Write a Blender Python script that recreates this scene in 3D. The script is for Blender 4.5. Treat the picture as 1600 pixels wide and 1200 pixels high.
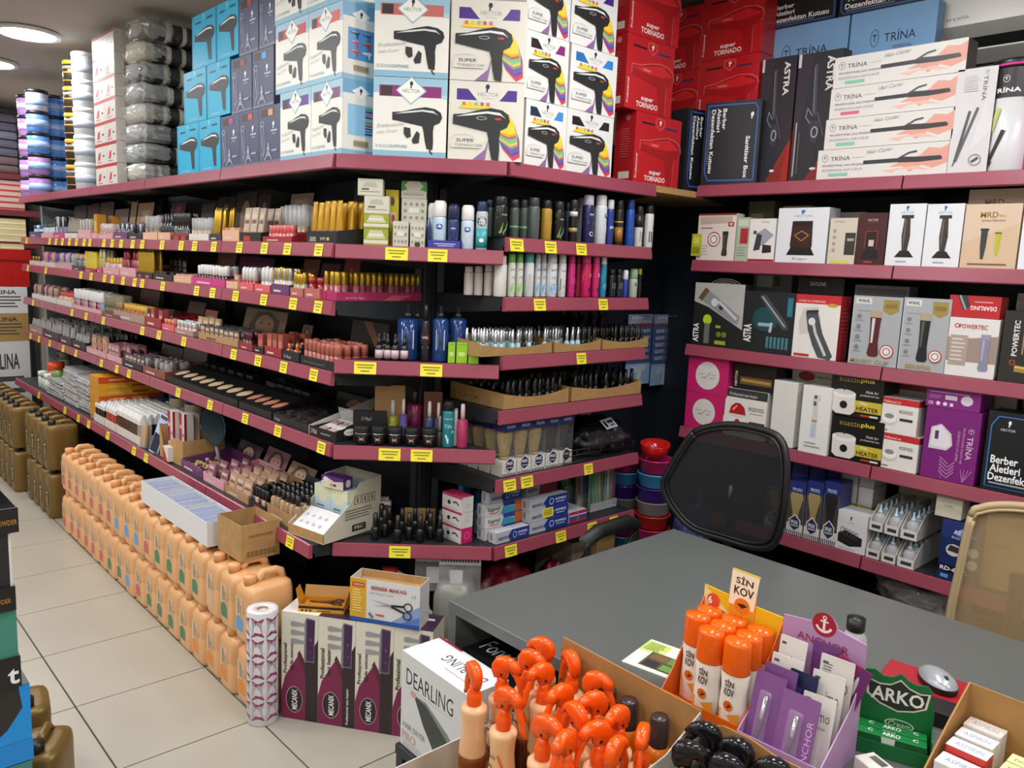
import bpy, bmesh, math, random
from mathutils import Vector, Matrix
random.seed(11)
scene = bpy.context.scene
for o in list(bpy.data.objects):
  bpy.data.objects.remove(o)
COL = scene.collection
R = math.radians
# ------------------------------------------------------------------ camera
F, YAW, PITCH, ROLL, CAM_H = 1258.31,0.82134,0.14744,0.04258,1.57
_f = Vector((-math.sin(YAW)*math.cos(PITCH), math.cos(YAW)*math.cos(PITCH),-math.sin(PITCH)))
_r0 = Vector((math.cos(YAW), math.sin(YAW),0))
_u0 = _r0.cross(_f)
CR = math.cos(ROLL) * _r0 + math.sin(ROLL) * _u0
CU = -math.sin(ROLL) * _r0 + math.cos(ROLL) * _u0
CF = _f
CPOS = Vector((0,0, CAM_H))
cd = bpy.data.cameras.new('camera')
cam = bpy.data.objects.new('camera', cd)
COL.objects.link(cam)
cd.sensor_fit = 'HORIZONTAL'
cd.sensor_width = 36
cd.lens = F / 1600*36
cd.clip_start = 0.05
m = Matrix((CR, CU, -CF)).transposed().to_4x4()
m.translation = CPOS
cam.matrix_world = m
scene.camera = cam
# ------------------------------------------------------------------ exposure, world
scene.view_settings.view_transform = 'Standard'
scene.view_settings.look = 'None'
scene.view_settings.gamma = 1
scene.view_settings.use_curve_mapping = False
scene.view_settings.exposure = 0.22
w = bpy.data.worlds.new('world')
scene.world = w
w.use_nodes = True
w.node_tree.nodes['Background'].inputs[0].default_value = (0.9,0.95,1,1)
w.node_tree.nodes['Background'].inputs[1].default_value = 0.25
CEIL = 2.75
LAMP_POWER = 6.5
# ------------------------------------------------------------------ colours, materials
def lin(c):
  return c / 12.92 if c <= 0.04045 else ((c + 0.055)/1.055) ** 2.4
def rgb(h):
  h = h.lstrip('#')
  return tuple(lin(int(h[i:i + 2],16)/255) for i in (0,2,4))
_M = {}
def M(col, rough=0.45, metal=0.0, alpha=1.0, coat=0.0, noise=None, bump=None, emit=0.0, trans=0.0, name=None):
  """Principled material; noise=(scale, amount) mottles the colour, bump=(scale, strength) gives relief."""
  key = (col, rough, metal, alpha, coat, noise, bump, emit, trans)
  if key in _M:
    return _M[key]
  mt = bpy.data.materials.new(name or 'mat_' + col.lstrip('#'))
  mt.use_nodes = True
  nt = mt.node_tree
  b = nt.nodes['Principled BSDF']
  c = rgb(col)
  b.inputs['Base Color'].default_value = (*c, 1)
  b.inputs['Roughness'].default_value = rough
  b.inputs['Metallic'].default_value = metal
  b.inputs['Alpha'].default_value = alpha
  b.inputs['Coat Weight'].default_value = coat
  b.inputs['Coat Roughness'].default_value = 0.08
  b.inputs['Transmission Weight'].default_value = trans
  if trans:
    b.inputs['IOR'].default_value = 1.3
  if emit:
    b.inputs['Emission Color'].default_value = (*c, 1)
    b.inputs['Emission Strength'].default_value = emit
  if noise or bump:
    tc = nt.nodes.new('ShaderNodeTexCoord')
  if noise:
    n = nt.nodes.new('ShaderNodeTexNoise')
    n.inputs['Scale'].default_value = noise[0]
    n.inputs['Detail'].default_value = 5
    nt.links.new(tc.outputs['Object'], n.inputs['Vector'])
    r = nt.nodes.new('ShaderNodeValToRGB')
    r.color_ramp.elements[0].position = 0.3
    r.color_ramp.elements[1].position = 0.7
    a = noise[1]
    r.color_ramp.elements[0].color = (*[x * (1 - a) for x in c],1)
    r.color_ramp.elements[1].color = (*[min(1, x * (1 + a)) for x in c],1)
    nt.links.new(n.outputs['Fac'], r.inputs['Fac'])
    nt.links.new(r.outputs['Color'], b.inputs['Base Color'])
  if bump:
    n2 = nt.nodes.new('ShaderNodeTexNoise')
    n2.inputs['Scale'].default_value = bump[0]
    nt.links.new(tc.outputs['Object'], n2.inputs['Vector'])
    bp = nt.nodes.new('ShaderNodeBump')
    bp.inputs['Strength'].default_value = bump[1]
    bp.inputs['Distance'].default_value = 0.01
    nt.links.new(n2.outputs['Fac'], bp.inputs['Height'])
    nt.links.new(bp.outputs['Normal'], b.inputs['Normal'])
  _M[key] = mt
  return mt
def glass(col='ffffff', amount=0.75, rough=0.08):
  """clear plastic: part of the light passes straight, the rest is glossy plastic"""
  return M(col, rough, alpha=1 - amount)
CARD = lambda c: M(c, 0.38)
MATTE = lambda c: M(c, 0.6)
GLOSS = lambda c: M(c, 0.16)
KRAFT = M('b08a58',0.8, noise=(25,0.10), bump=(60,0.15))
DARKM = M('23272b',0.5, noise=(8,0.15))
PANEL = M('1a212c',0.55, noise=(4,0.12))
RAIL = M('964556',0.28, noise=(6,0.06))
TAG = M('f2e23a',0.5)
GOLD = M('c9a24a',0.25, metal=0.9)
SILV = M('c8c8cc',0.22, metal=0.9)
CLEAR = glass('f4f6f8',0.72)
# ------------------------------------------------------------------ meshes and objects
def mesh_from(verts, faces, mats, fmi=None, smooth=False, name='mesh'):
  me = bpy.data.meshes.new(name)
  me.from_pydata([tuple(v) for v in verts],[], faces)
  for mt in mats:
    me.materials.append(mt)
  if fmi:
    me.polygons.foreach_set('material_index', fmi)
  if smooth:
    me.polygons.foreach_set('use_smooth',[True]*len(me.polygons))
  me.update()
  return me
def obj(name, me, parent=None, loc=(0,0,0), rot=(0,0,0), kind=None):
  o = bpy.data.objects.new(name, me)
  COL.objects.link(o)
  o.location = loc
  o.rotation_euler = rot
  o.parent = parent
  if kind:
    o['kind'] = kind
  return o
def tag(o, label, cat, group=None):
  o['label'] = label
  o['category'] = cat
  if group:
    o['group'] = group
  return o
def thing(name, label, cat, loc=(0,0,0), rotz=0.0, group=None):
  o = obj(name, None, None, loc, (0,0, rotz))
  o.empty_display_size = 0.05
  return tag(o, label, cat, group)
class G:
  """collects shapes with materials and becomes one mesh"""
  def __init__(s):
    s.v, s.f, s.mi, s.m, s.sm = [],[],[],[],[]
  def mid(s, mt):
    if mt not in s.m:
      s.m.append(mt)
    return s.m.index(mt)
  def add(s, verts, faces, mt, smooth=False):
    b = len(s.v)
    s.v += [tuple(v) for v in verts]
    i = s.mid(mt)
    for f in faces:
      s.f.append(tuple(b + k for k in f))
      s.mi.append(i)
      s.sm.append(smooth)
    return s
  def box(s, x0, x1, y0, y1, z0, z1, mt, bev=0.0):
    if bev:
      bm = bmesh.new()
      bmesh.ops.create_cube(bm, size=1)
      for v in bm.verts:
        v.co = Vector(((x0 + x1)/2 + v.co.x * (x1 - x0),(y0 + y1)/2 + v.co.y * (y1 - y0),(z0 + z1)/2 + v.co.z * (z1 - z0)))
      bmesh.ops.bevel(bm, geom=bm.edges[:], offset=bev, segments=2 if bev > 0.004 else 1, affect='EDGES', profile=0.6)
      bm.verts.index_update()
      s.add([v.co[:] for v in bm.verts],[[v.index for v in f.verts] for f in bm.faces], mt)
      bm.free()
      return s
    v = [(x0, y0, z0),(x1, y0, z0),(x1, y1, z0),(x0, y1, z0),(x0, y0, z1),(x1, y0, z1),(x1, y1, z1),(x0, y1, z1)]
    return s.add(v, [(0,3,2,1),(4,5,6,7),(0,1,5,4),(1,2,6,5),(2,3,7,6),(3,0,4,7)], mt)
  def lathe(s, prof, mt, n=16, c=(0,0), sx=1.0, sy=1.0, smooth=True, rot=0.0, sq=0.0):
    """prof = [(r, z)...]; sq squares the section off"""
    vs, fs = [],[]
    for r, z in prof:
      for k in range(n):
        a = 2*math.pi * k / n + rot
        ca, sa = math.cos(a), math.sin(a)
        q = 1.0
        if sq:
          q = 1 + sq * (1/max(abs(ca), abs(sa)) - 1)
        vs.append((c[0] + r * q * ca * sx, c[1] + r * q * sa * sy, z))
    for i in range(len(prof) - 1):
      for k in range(n):
        k2 = (k + 1) % n
        fs.append((i * n + k, i * n + k2,(i + 1)*n + k2,(i + 1)*n + k))
    if prof[0][0] > 1e-6:
      fs.append(tuple(reversed(range(n))))
    if prof[-1][0] > 1e-6:
      fs.append(tuple((len(prof) - 1)*n + k for k in range(n)))
    return s.add(vs, fs, mt, smooth)
  def tube(s, pts, r, mt, n=8, smooth=True):
    pts = [Vector(p) for p in pts]
    rs = r if isinstance(r, (list, tuple)) else [r]*len(pts)
    vs, fs = [],[]
    up = Vector((0.13,0.27,0.95))
    for i, p in enumerate(pts):
      d = (pts[min(i + 1, len(pts) - 1)] - pts[max(i - 1,0)]).normalized()
      a = d.cross(up)
      if a.length < 1e-3:
        a = d.cross(Vector((1,0,0)))
      a.normalize()
      b = d.cross(a)
      for k in range(n):
        t = 2*math.pi * k / n
        vs.append(p + (a * math.cos(t) + b * math.sin(t))*rs[i])
    for i in range(len(pts) - 1):
      for k in range(n):
        k2 = (k + 1) % n
        fs.append((i * n + k, (i + 1)*n + k, (i + 1)*n + k2, i * n + k2))
    fs.append(tuple(range(n)))
    fs.append(tuple(reversed([(len(pts) - 1)*n + k for k in range(n)])))
    return s.add(vs, fs, mt, smooth)
  def prism(s, poly, z0, z1, mt, axis='z', smooth=False):
    """poly in the two other axes: z -> (x,y), x -> (y,z), y -> (x,z)"""
    n = len(poly)
    def p3(a, b, c):
      return {'z': (a, b, c),'x': (c, a, b),'y': (a, c, b)}[axis]
    vs = [p3(a, b, z0) for a, b in poly] + [p3(a, b, z1) for a, b in poly]
    fs = [tuple(range(n)), tuple(range(n, 2*n))]
    for k in range(n):
      fs.append((k, (k + 1) % n, n + (k + 1) % n, n + k))
    return s.add(vs, fs, mt, smooth)
  def xf(s, mat):
    s.v = [tuple(mat @ Vector(v)) for v in s.v]
    return s
  def mesh(s, name='mesh', fix=True):
    me = mesh_from(s.v, s.f, s.m, s.mi, name=name)
    if s.sm:
      me.polygons.foreach_set('use_smooth', s.sm)
    if fix:
      bm = bmesh.new()
      bm.from_mesh(me)
      bmesh.ops.recalc_face_normals(bm, faces=bm.faces)
      bm.to_mesh(me)
      bm.free()
    return me
# ------------------------------------------------------------------ printed artwork (flat shapes and lettering on a face)
_T = {}
def text_geo(txt, bold=False, shear=0.0):
  k = (txt, bold, shear)
  if k in _T:
    return _T[k]
  cu = bpy.data.curves.new('lettering','FONT')
  cu.body = txt
  cu.size = 1
  cu.resolution_u = 2
  cu.shear = shear
  if bold:
    cu.offset = 0.022
  o = bpy.data.objects.new('lettering_tmp', cu)
  me = bpy.data.meshes.new_from_object(o)
  vs = [(v.co.x, v.co.y) for v in me.vertices]
  fs = [tuple(p.vertices) for p in me.polygons]
  bpy.data.objects.remove(o)
  bpy.data.curves.remove(cu)
  bpy.data.meshes.remove(me)
  if not vs:
    vs = [(0,0),(1,0),(0,1)]
  x0 = min(v[0] for v in vs); x1 = max(v[0] for v in vs)
  y0 = min(v[1] for v in vs); y1 = max(v[1] for v in vs)
  h = y1 - y0
  vs = [((a - x0)/h, (b - y0)/h) for a, b in vs]
  _T[k] = (vs, fs, (x1 - x0)/h)
  return _T[k]
STEP = 0.00013
def paint(g, art, W, H, to3, rough=0.38):
  """art: ('r',x0,y0,x1,y1,col) ('p',pts,col) ('e',cx,cy,rx,ry,col) ('o',cx,cy,rx,ry,thick,col) ('l',pts,width,col)
  ('t',text,cx,cy,height,col[,width,rot,bold,shear]); x in 0..1 of W, y in 0..1 of H."""
  off = 0.0004
  for a in art:
    off += STEP
    k = a[0]
    def put(pts, faces, col):
      g.add([to3(x, y, off) for x, y in pts], faces, M(col, rough))
    if k == 'r':
      _, x0, y0, x1, y1, c = a
      put([(x0 * W, y0 * H),(x1 * W, y0 * H),(x1 * W, y1 * H),(x0 * W, y1 * H)],[(0,1,2,3)], c)
    elif k == 'p':
      put([(x * W, y * H) for x, y in a[1]],[tuple(range(len(a[1])))], a[2])
    elif k == 'e':
      _, cx, cy, rx, ry, c = a
      n = 20
      put([(cx * W + rx * W * math.cos(i * 2*math.pi / n), cy * H + (ry * H if ry else rx * W)*math.sin(i * 2*math.pi / n)) for i in range(n)],[tuple(range(n))], c)
    elif k == 'o':
      _, cx, cy, rx, ry, th, c = a
      n = 24
      R2 = ry * H if ry else rx * W
      t = th * W
      pts = []
      for i in range(n):
        an = i * 2*math.pi / n
        pts.append((cx * W + rx * W * math.cos(an), cy * H + R2*math.sin(an)))
      for i in range(n):
        an = i * 2*math.pi / n
        pts.append((cx * W + (rx * W - t)*math.cos(an), cy * H + (R2 - t)*math.sin(an)))
      put(pts, [(i, (i + 1) % n, n + (i + 1) % n, n + i) for i in range(n)], c)
    elif k == 'l':
      pts = [Vector((x * W, y * H)) for x, y in a[1]]
      hw = a[2] * W / 2
      for p, q in zip(pts, pts[1:]):
        d = (q - p)
        if d.length < 1e-6:
          continue
        n = Vector((-d.y, d.x)).normalized()*hw
        put([p + n, p - n, q - n, q + n],[(0,1,2,3)], a[3])
    elif k == 't':
      txt, cx, cy, th, c = a[1:6]
      tw = a[6] if len(a) > 6 else None
      rot = R(a[7]) if len(a) > 7 else 0
      bold = a[8] if len(a) > 8 else False
      sh = a[9] if len(a) > 9 else 0.0
      vs, fs, asp = text_geo(txt, bold, sh)
      hh = th * H if abs(math.cos(rot)) > 0.7 else th * W
      ww = asp * hh
      if tw:
        ww = tw * (W if abs(math.cos(rot)) > 0.7 else H)
      pts = []
      for x, y in vs:
        x = (x / asp - 0.5)*ww
        y = (y - 0.5)*hh
        pts.append((cx * W + x * math.cos(rot) - y * math.sin(rot), cy * H + x * math.sin(rot) + y * math.cos(rot)))
      put(pts, fs, c)
def at(art, x, y, w, h):
  """place a piece of art drawn in the unit square at x, y with size w, h"""
  out = []
  for a in art:
    k = a[0]
    if k == 'r':
      out.append(('r', x + a[1]*w, y + a[2]*h, x + a[3]*w, y + a[4]*h, a[5]))
    elif k == 'p':
      out.append(('p',[(x + p * w, y + q * h) for p, q in a[1]], a[2]))
    elif k == 'l':
      out.append(('l',[(x + p * w, y + q * h) for p, q in a[1]], a[2]*w, a[3]))
    elif k == 'e':
      out.append(('e', x + a[1]*w, y + a[2]*h, a[3]*w, (a[4] or a[3])*h, a[5]))
    elif k == 'o':
      out.append(('o', x + a[1]*w, y + a[2]*h, a[3]*w, (a[4] or a[3])*h, a[5]*w, a[6]))
    elif k == 't':
      out.append(('t', a[1], x + a[2]*w, y + a[3]*h, a[4]*h, a[5]) + ((a[6]*w if a[6] else None,) + tuple(a[7:]) if len(a) > 6 else ()))
  return out
def lines(x0, x1, ytop, n, dy, col, th=0.012, jit=0.25):
  """small print: rows of strokes too small to read in the photograph"""
  out = []
  rr = random.Random(int(x0*1000 + ytop * 77 + n))
  for i in range(n):
    y = ytop - i * dy
    out.append(('r', x0, y, x0 + (x1 - x0)*(1 - jit * rr.random()), y + th, col))
  return out
# ------------------------------------------------------------------ shelf fronts: s runs left to right along the front, d goes in
class Frame:
  def __init__(s, ox, oy, ang):
    s.o = Vector((ox, oy, 0))
    s.ang = ang
    s.t = Vector((math.cos(ang), math.sin(ang),0))
    s.n = Vector((-math.sin(ang), math.cos(ang),0))
  def pt(s, q, d, z):
    return s.o + s.t * q + s.n * d + Vector((0,0, z))
  def s_at(s, px, z, d=0.0):
    """s of the point at height z, depth d that the photograph shows in pixel column px"""
    q = s.o + s.n * d + Vector((0,0, z)) - CPOS
    k = (px - 800) / F
    return -(q.dot(CR) - k * q.dot(CF))/(s.t.dot(CR) - k * s.t.dot(CF))
  def hit(s, px, py, d=0.0):
    r = CF * F + CR * (px - 800) - CU * (py - 600)
    q0 = s.o + s.n * d - CPOS
    k = q0.dot(s.n)/r.dot(s.n)
    p = CPOS + r * k
    return (p - s.o).dot(s.t), p.z
def ground(px, py, z=0.0):
  r = CF * F + CR * (px - 800) - CU * (py - 600)
  k = (z - CAM_H)/r.z
  return CPOS + r * k
XA, YA, XB, YB = -2.406,1.40,-2.03,1.836
LEFT = Frame(0,1.40,0)
BASE = Frame(0,1.32,0)
END = Frame(XB, 0, math.pi / 2)
CHAM = Frame(XA, YA, math.atan2(YB - YA, XB - XA))
CH_L = math.hypot(XB - XA, YB - YA)
RIGHT = Frame(0,2.90,0)
ZL = {'T': 1.904,1: 1.614,2: 1.42,3: 1.18,4: 0.930,5: 0.58}
ZC = {'T': 1.904,1: 1.612,3: 1.224,4: 0.925,6: 0.574}
ZE = {'T': 1.904,1: 1.658,2: 1.457,3: 1.255,4: 1.064,5: 0.818,6: 0.572}
ZR = {'T': 1.927,1: 1.620,2: 1.262,3: 0.902,4: 0.560}
# ------------------------------------------------------------------ cartons
_B = {}
def carton_mesh(w, d, h, mt, bev=0.0015):
  k = (round(w, 4), round(d, 4), round(h, 4), mt.name, bev)
  if k not in _B:
    _B[k] = G().box(0, w, 0, d, 0, h, mt, bev).mesh('carton')
  return _B[k]
_P = {}
def print_mesh(w, d, h, front, left, right, top, rough):
  key = (round(w, 4), round(d, 4), round(h, 4), repr(front), repr(left), repr(right), repr(top), rough)
  if key in _P:
    return _P[key]
  g = G()
  if front:
    paint(g, front, w, h, lambda x, y, o: (x, -o, y), rough)
  if left:
    paint(g, left, d, h, lambda x, y, o: (-o, d - x, y), rough)
  if right:
    paint(g, right, d, h, lambda x, y, o: (w + o, x, y), rough)
  if top:
    paint(g, top, w, d, lambda x, y, o: (x, y, h + o), rough)
  _P[key] = g.mesh('print', fix=False)
  return _P[key]
def carton(name, label, cat, loc, rotz, w, d, h, col, front=None, left=None, right=None, top=None, group=None, rough=0.38, rot=None, rest=True):
  mt = col if not isinstance(col, str) else CARD(col)
  o = obj(name, carton_mesh(w, d, h, mt), None, loc, rot or (0,0, rotz))
  tag(o, label, cat, group)
  if front or left or right or top:
    obj('printed_design', print_mesh(w, d, h, front, left, right, top, rough), o)
  return o
def shelf_box(fr, label, px0, px1, z, pytop, depth, col, name='carton', cat='box', d=0.02, h=None, front=None, left=None, right=None, top=None, group=None, gap=0.0012, rough=0.38, lean=0.0, w=None):
  """a carton on a shelf, its width and height read from the photograph at its front face"""
  s0 = fr.s_at(px0, z, d) + gap
  s1 = fr.s_at(px1, z, d) - gap
  if w:
    s1 = s0 + w
  if h is None:
    h = fr.hit((px0 + px1)/2, pytop, d)[1] - z
  return carton(name, label, cat, fr.pt(s0, d, z + 0.0008), fr.ang + lean, s1 - s0, depth, h, col, front, left, right, top, group, rough)
# ------------------------------------------------------------------ small goods: a kind is a list of (part name, mesh); the first one is the thing itself
_K = {}
def kind(key, maker):
  if key not in _K:
    _K[key] = [(n, (g.mesh(n) if isinstance(g, G) else g)) for n, g in maker()]
  return _K[key]
def spawn(name, parts, label, cat, loc, rotz=0.0, group=None, rot=None, scale=None):
  o = obj(name, parts[0][1], None, loc, rot or (0,0, rotz))
  if scale:
    o.scale = scale if isinstance(scale, (tuple, list)) else (scale,)*3
  tag(o, label, cat, group)
  for n, me in parts[1:]:
    obj(n, me, o)
  return o
# ================================================================== THE ROOM
X0, X1, Y0, Y1 = -8.6,1.6,-2.6,3.42
TILE = 0.45
# ---- floor: grout bed with single tiles
fl = obj('floor', G().box(X0, X1, Y0, Y1,-0.06,-0.003, M('3a3833',0.85)).mesh('floor'), kind='structure')
def tile_mat():
  mt = bpy.data.materials.new('floor_tile')
  mt.use_nodes = True
  nt = mt.node_tree
  b = nt.nodes['Principled BSDF']
  oi = nt.nodes.new('ShaderNodeObjectInfo')
  tc = nt.nodes.new('ShaderNodeTexCoord')
  mp = nt.nodes.new('ShaderNodeVectorMath'); mp.operation = 'ADD'
  nt.links.new(tc.outputs['Object'], mp.inputs[0])
  nt.links.new(oi.outputs['Location'], mp.inputs[1])
  n = nt.nodes.new('ShaderNodeTexNoise'); n.inputs['Scale'].default_value = 2.2; n.inputs['Detail'].default_value = 2
  nt.links.new(mp.outputs[0], n.inputs['Vector'])
  r = nt.nodes.new('ShaderNodeValToRGB')
  r.color_ramp.elements[0].position = 0.2; r.color_ramp.elements[0].color = (*rgb('a59f91'),1)
  r.color_ramp.elements[1].position = 0.8; r.color_ramp.elements[1].color = (*rgb('aea89a'),1)
  nt.links.new(n.outputs['Fac'], r.inputs['Fac'])
  nt.links.new(r.outputs['Color'], b.inputs['Base Color'])
  b.inputs['Roughness'].default_value = 0.22
  n2 = nt.nodes.new('ShaderNodeTexNoise'); n2.inputs['Scale'].default_value = 9
  nt.links.new(mp.outputs[0], n2.inputs['Vector'])
  mr = nt.nodes.new('ShaderNodeMapRange'); mr.inputs['To Min'].default_value = 0.27; mr.inputs['To Max'].default_value = 0.31
  nt.links.new(n2.outputs['Fac'], mr.inputs['Value'])
  nt.links.new(mr.outputs['Result'], b.inputs['Roughness'])
  return mt
tm = G().box(0.0026, TILE - 0.0026,0.0026, TILE - 0.0026,-0.004,0, tile_mat(),0.0008).mesh('tile')
tx, ty = -2.424,1.137
i0, i1 = math.ceil((X0 - tx) / TILE), math.floor((X1 - tx) / TILE) - 1
for i in range(i0, i1 + 1):
  for j in range(math.ceil((-1.2 - ty) / TILE),4):
    if (j >= 2 and tx + i * TILE < -2.4):
      continue
    obj('tile', tm, fl, (tx + i * TILE, ty + j * TILE, 0))
WALL = M('cfcac0',0.8, noise=(3,0.03))
for nm, a in (('wall_back',(X0, X1, Y1, Y1 + 0.1,0, CEIL)),('wall_left',(X0 - 0.1, X0, Y0, Y1,0, CEIL)),
       ('wall_front',(X0, X1, Y0 - 0.1, Y0,0, CEIL)),('wall_right',(X1, X1 + 0.1, Y0, Y1,0, CEIL))):
  obj(nm, G().box(*a, WALL).mesh(nm), kind='structure')
# partition behind the long shelf run
obj('wall_partition', G().box(X0,-2.475,1.852,1.95,0, CEIL, WALL).mesh('wall_partition'), kind='structure')
obj('ceiling', G().box(X0, X1, Y0, Y1, CEIL, CEIL + 0.08, M('bdb6ad',0.75, noise=(1.5,0.03))).mesh('ceiling'), kind='structure')
# ---- round ceiling lamps in rows
lampglow = M('f4f7ff',0.4, emit=16.0)
rim = G().lathe([(0.145,0),(0.165,-0.004),(0.17,0.016),(0.15,0.022)], M('e8e8e8',0.4),32).mesh('rim')
disc = G().lathe([(0.146,0.002),(0.14,-0.003),(0.0,-0.0035)], lampglow, 32).mesh('diffuser')
places = [(-5.38 + 1.06*k, 1.18) for k in range(-2,1)] + [(-4.3,0.42),(-3.2,0.42),(-2.1,0.42)] + [(-6.44 + 1.06*k, -0.55) for k in range(-1,8)] + [(-1.1,1.35),(-0.1,1.35),(0.9,1.35)] + [(-5.4,-1.9),(-3.3,-1.9),(-1.1,-1.9),(0.9,-1.9)] + [(-1.35,2.12),(-0.15,2.12)]  # short row over the aisle is added, unseen, to brighten the towel end
for k, (x, y) in enumerate(places):
  lab = 'round white ceiling lamp above the towel rolls' if k == 2 else 'round white ceiling lamp at the left edge above the jar stacks' if k == 1 else 'round white recessed lamp assumed in the ceiling out of view'
  t = thing('ceiling_lamp', lab, 'lamp',(x, y, CEIL - 0.022),0,'round lamps in the ceiling')
  obj('rim', rim, t)
  obj('diffuser', disc, t)
  ld = bpy.data.lights.new('lamp_light','AREA')
  ld.shape = 'DISK'; ld.size = 0.27; ld.energy = LAMP_POWER; ld.color = (1.0,0.985,0.955)
  lo = bpy.data.objects.new('lamp_light', ld)
  COL.objects.link(lo)
  lo.parent = t
  lo.location = (0,0,-0.008)
# ================================================================== SHELVING
def rail_mesh(w, h=0.047):
  return G().prism([(0.012,0.0),(0.004,0.002),(0.0,0.0),(-0.007,-h + 0.004),(-0.003,-h),(0.012,-h)],0, w, RAIL, 'x').mesh('price_rail')
def tag_mesh(w):
  g = G()
  h = 0.042
  g.add([(0,-0.0022,-0.003),(w, -0.0022,-0.003),(w, -0.009,-h - 0.002),(0,-0.009,-h - 0.002)],[(0,3,2,1)], TAG)
  g.add([(0,-0.0018,-0.003),(w, -0.0018,-0.003),(w, -0.0086,-h - 0.002),(0,-0.0086,-h - 0.002)],[(0,1,2,3)], TAG)
  ink = M('8a8428',0.6)
  for u0, u1, v in ((0.1,0.9,0.2),(0.16,0.84,0.42),(0.3,0.7,0.7)):
    def p(u, vv):
      return (u * w, -0.0024 - 0.0068*vv - 0.0004,-0.003 - (h - 0.001)*vv)
    g.add([p(u0, v), p(u1, v), p(u1, v + 0.1), p(u0, v + 0.1)],[(0,3,2,1)], ink)
  return g.mesh('price_tag', fix=False)
_rails, _tags = {},{}
def put_rail(par, w, z, y=0.0):
  k = round(w, 3)
  if k not in _rails:
    _rails[k] = rail_mesh(w)
  return obj('price_rail', _rails[k], par, (0, y, z))
def put_tag(par, x, w, z, y=0.0):
  k = round(w, 3)
  if k not in _tags:
    _tags[k] = tag_mesh(w)
  return obj('price_tag', _tags[k], par, (x, y, z))
def bay(label, fr, s0, s1, rows, dep=0.41, tags=None, base=None, left_cap=True, right_cap=True, group=None):
  """one shelving bay: back panel, uprights, shelves with price rails and tags"""
  w = s1 - s0
  t = thing('shelving_unit', label, 'shelving', fr.pt(s0,0,0), fr.ang, group)
  zt = max(rows.values())
  obj('back_panel', G().box(0, w, dep + 0.004, dep + 0.02,0.02, zt + 0.25, PANEL).mesh('back_panel'), t)
  for x in (0.0, w - 0.028):
    obj('upright', G().box(x, x + 0.028, dep - 0.03, dep + 0.003,0, zt + 0.25, DARKM, 0.002).mesh('upright'), t)
  bd = base or 0.0
  obj('plinth', G().box(0.002, w - 0.002, bd + 0.05, dep - 0.035,0.0,0.09, DARKM).mesh('plinth'), t)
  for key, z in rows.items():
    yy = base if (base is not None and key == 5) else 0.0
    g = G().box(0.002, w - 0.002, yy + 0.013, dep - 0.032, z - 0.03, z, DARKM)
    # folded sheet: side gussets that carry the board
    for x in (0.002, w - 0.006):
      g.prism([(yy + 0.02, z - 0.03),(dep - 0.034, z - 0.03),(dep - 0.034, z - 0.075),(dep - 0.12, z - 0.07),(yy + 0.02, z - 0.045)], x, x + 0.004, DARKM, 'x')
    sh = obj('shelf', g.mesh('shelf'), t)
    put_rail(sh, w - 0.006, z, yy).location.x = 0.003
    for px, wt in (tags or {}).get(key, ()):
      f2 = fr if yy == 0 else BASE
      s = f2.s_at(px, z - 0.02,0) - s0
      if -0.02 < s - wt / 2 and s < w:
        put_tag(sh, max(0.005, s - wt / 2), wt, z, yy)
  return t
LT = {1: [(p, 0.055) for p in (43,79,89,99,110,121,133,142,164,177,191,209,224,255,285,306,336,376,415,451,500)],
   2: [(p, 0.055) for p in (45,73,128,144,165,177,194,212,224,256,309,334,370,414,460,499)],
   3: [(p, 0.055) for p in (53,114,136,163,224,250,289,367,405,445,492)],
   4: [(p, 0.055) for p in (49,62,79,100,120,160,184,203,280,330,385,436,504)],
   5: [(p, 0.055) for p in (62,103,124,140,170,211,230,455)]}
LB = [-6.83,-5.95,-5.08,-4.19,-3.30, XA]
names = ['farthest bay of the long dark shelving, beside the red crate','long dark shelving bay under the blue and lilac jars','middle bay of the long dark shelving, under the towel rolls',
    'long dark shelving bay under the cyan hair dryer boxes','nearest bay of the long dark shelving, above the peach jerrycans']
for a, b, nm in zip(LB, LB[1:], names):
  bay(nm, LEFT, a, b, ZL, tags=LT, base=-0.08, group='long shelving run')
ET = {1: [(806, .062),(859, .058),(907, .055)],2: [(842, .058),(941, .052)],3: [(907, .052)],5: [(795, .06),(822, .06),(918, .05)],6: [(797, .058),(875, .056),(924, .054),(958, .052)]}
bay('dark shelving bay with deodorants, polish and toothpaste beside the office chair', END, YB, 2.622, ZE, tags=ET, dep=0.42)
RB = [-2.03,-1.19,-0.35]
bay('dark wall shelving bay with clipper boxes behind the black chair', RIGHT, RB[0], RB[1], ZR, tags={})
bay('dark wall shelving bay under the air conditioner behind the beige chair', RIGHT, RB[1], RB[2], ZR, tags={})
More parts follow.
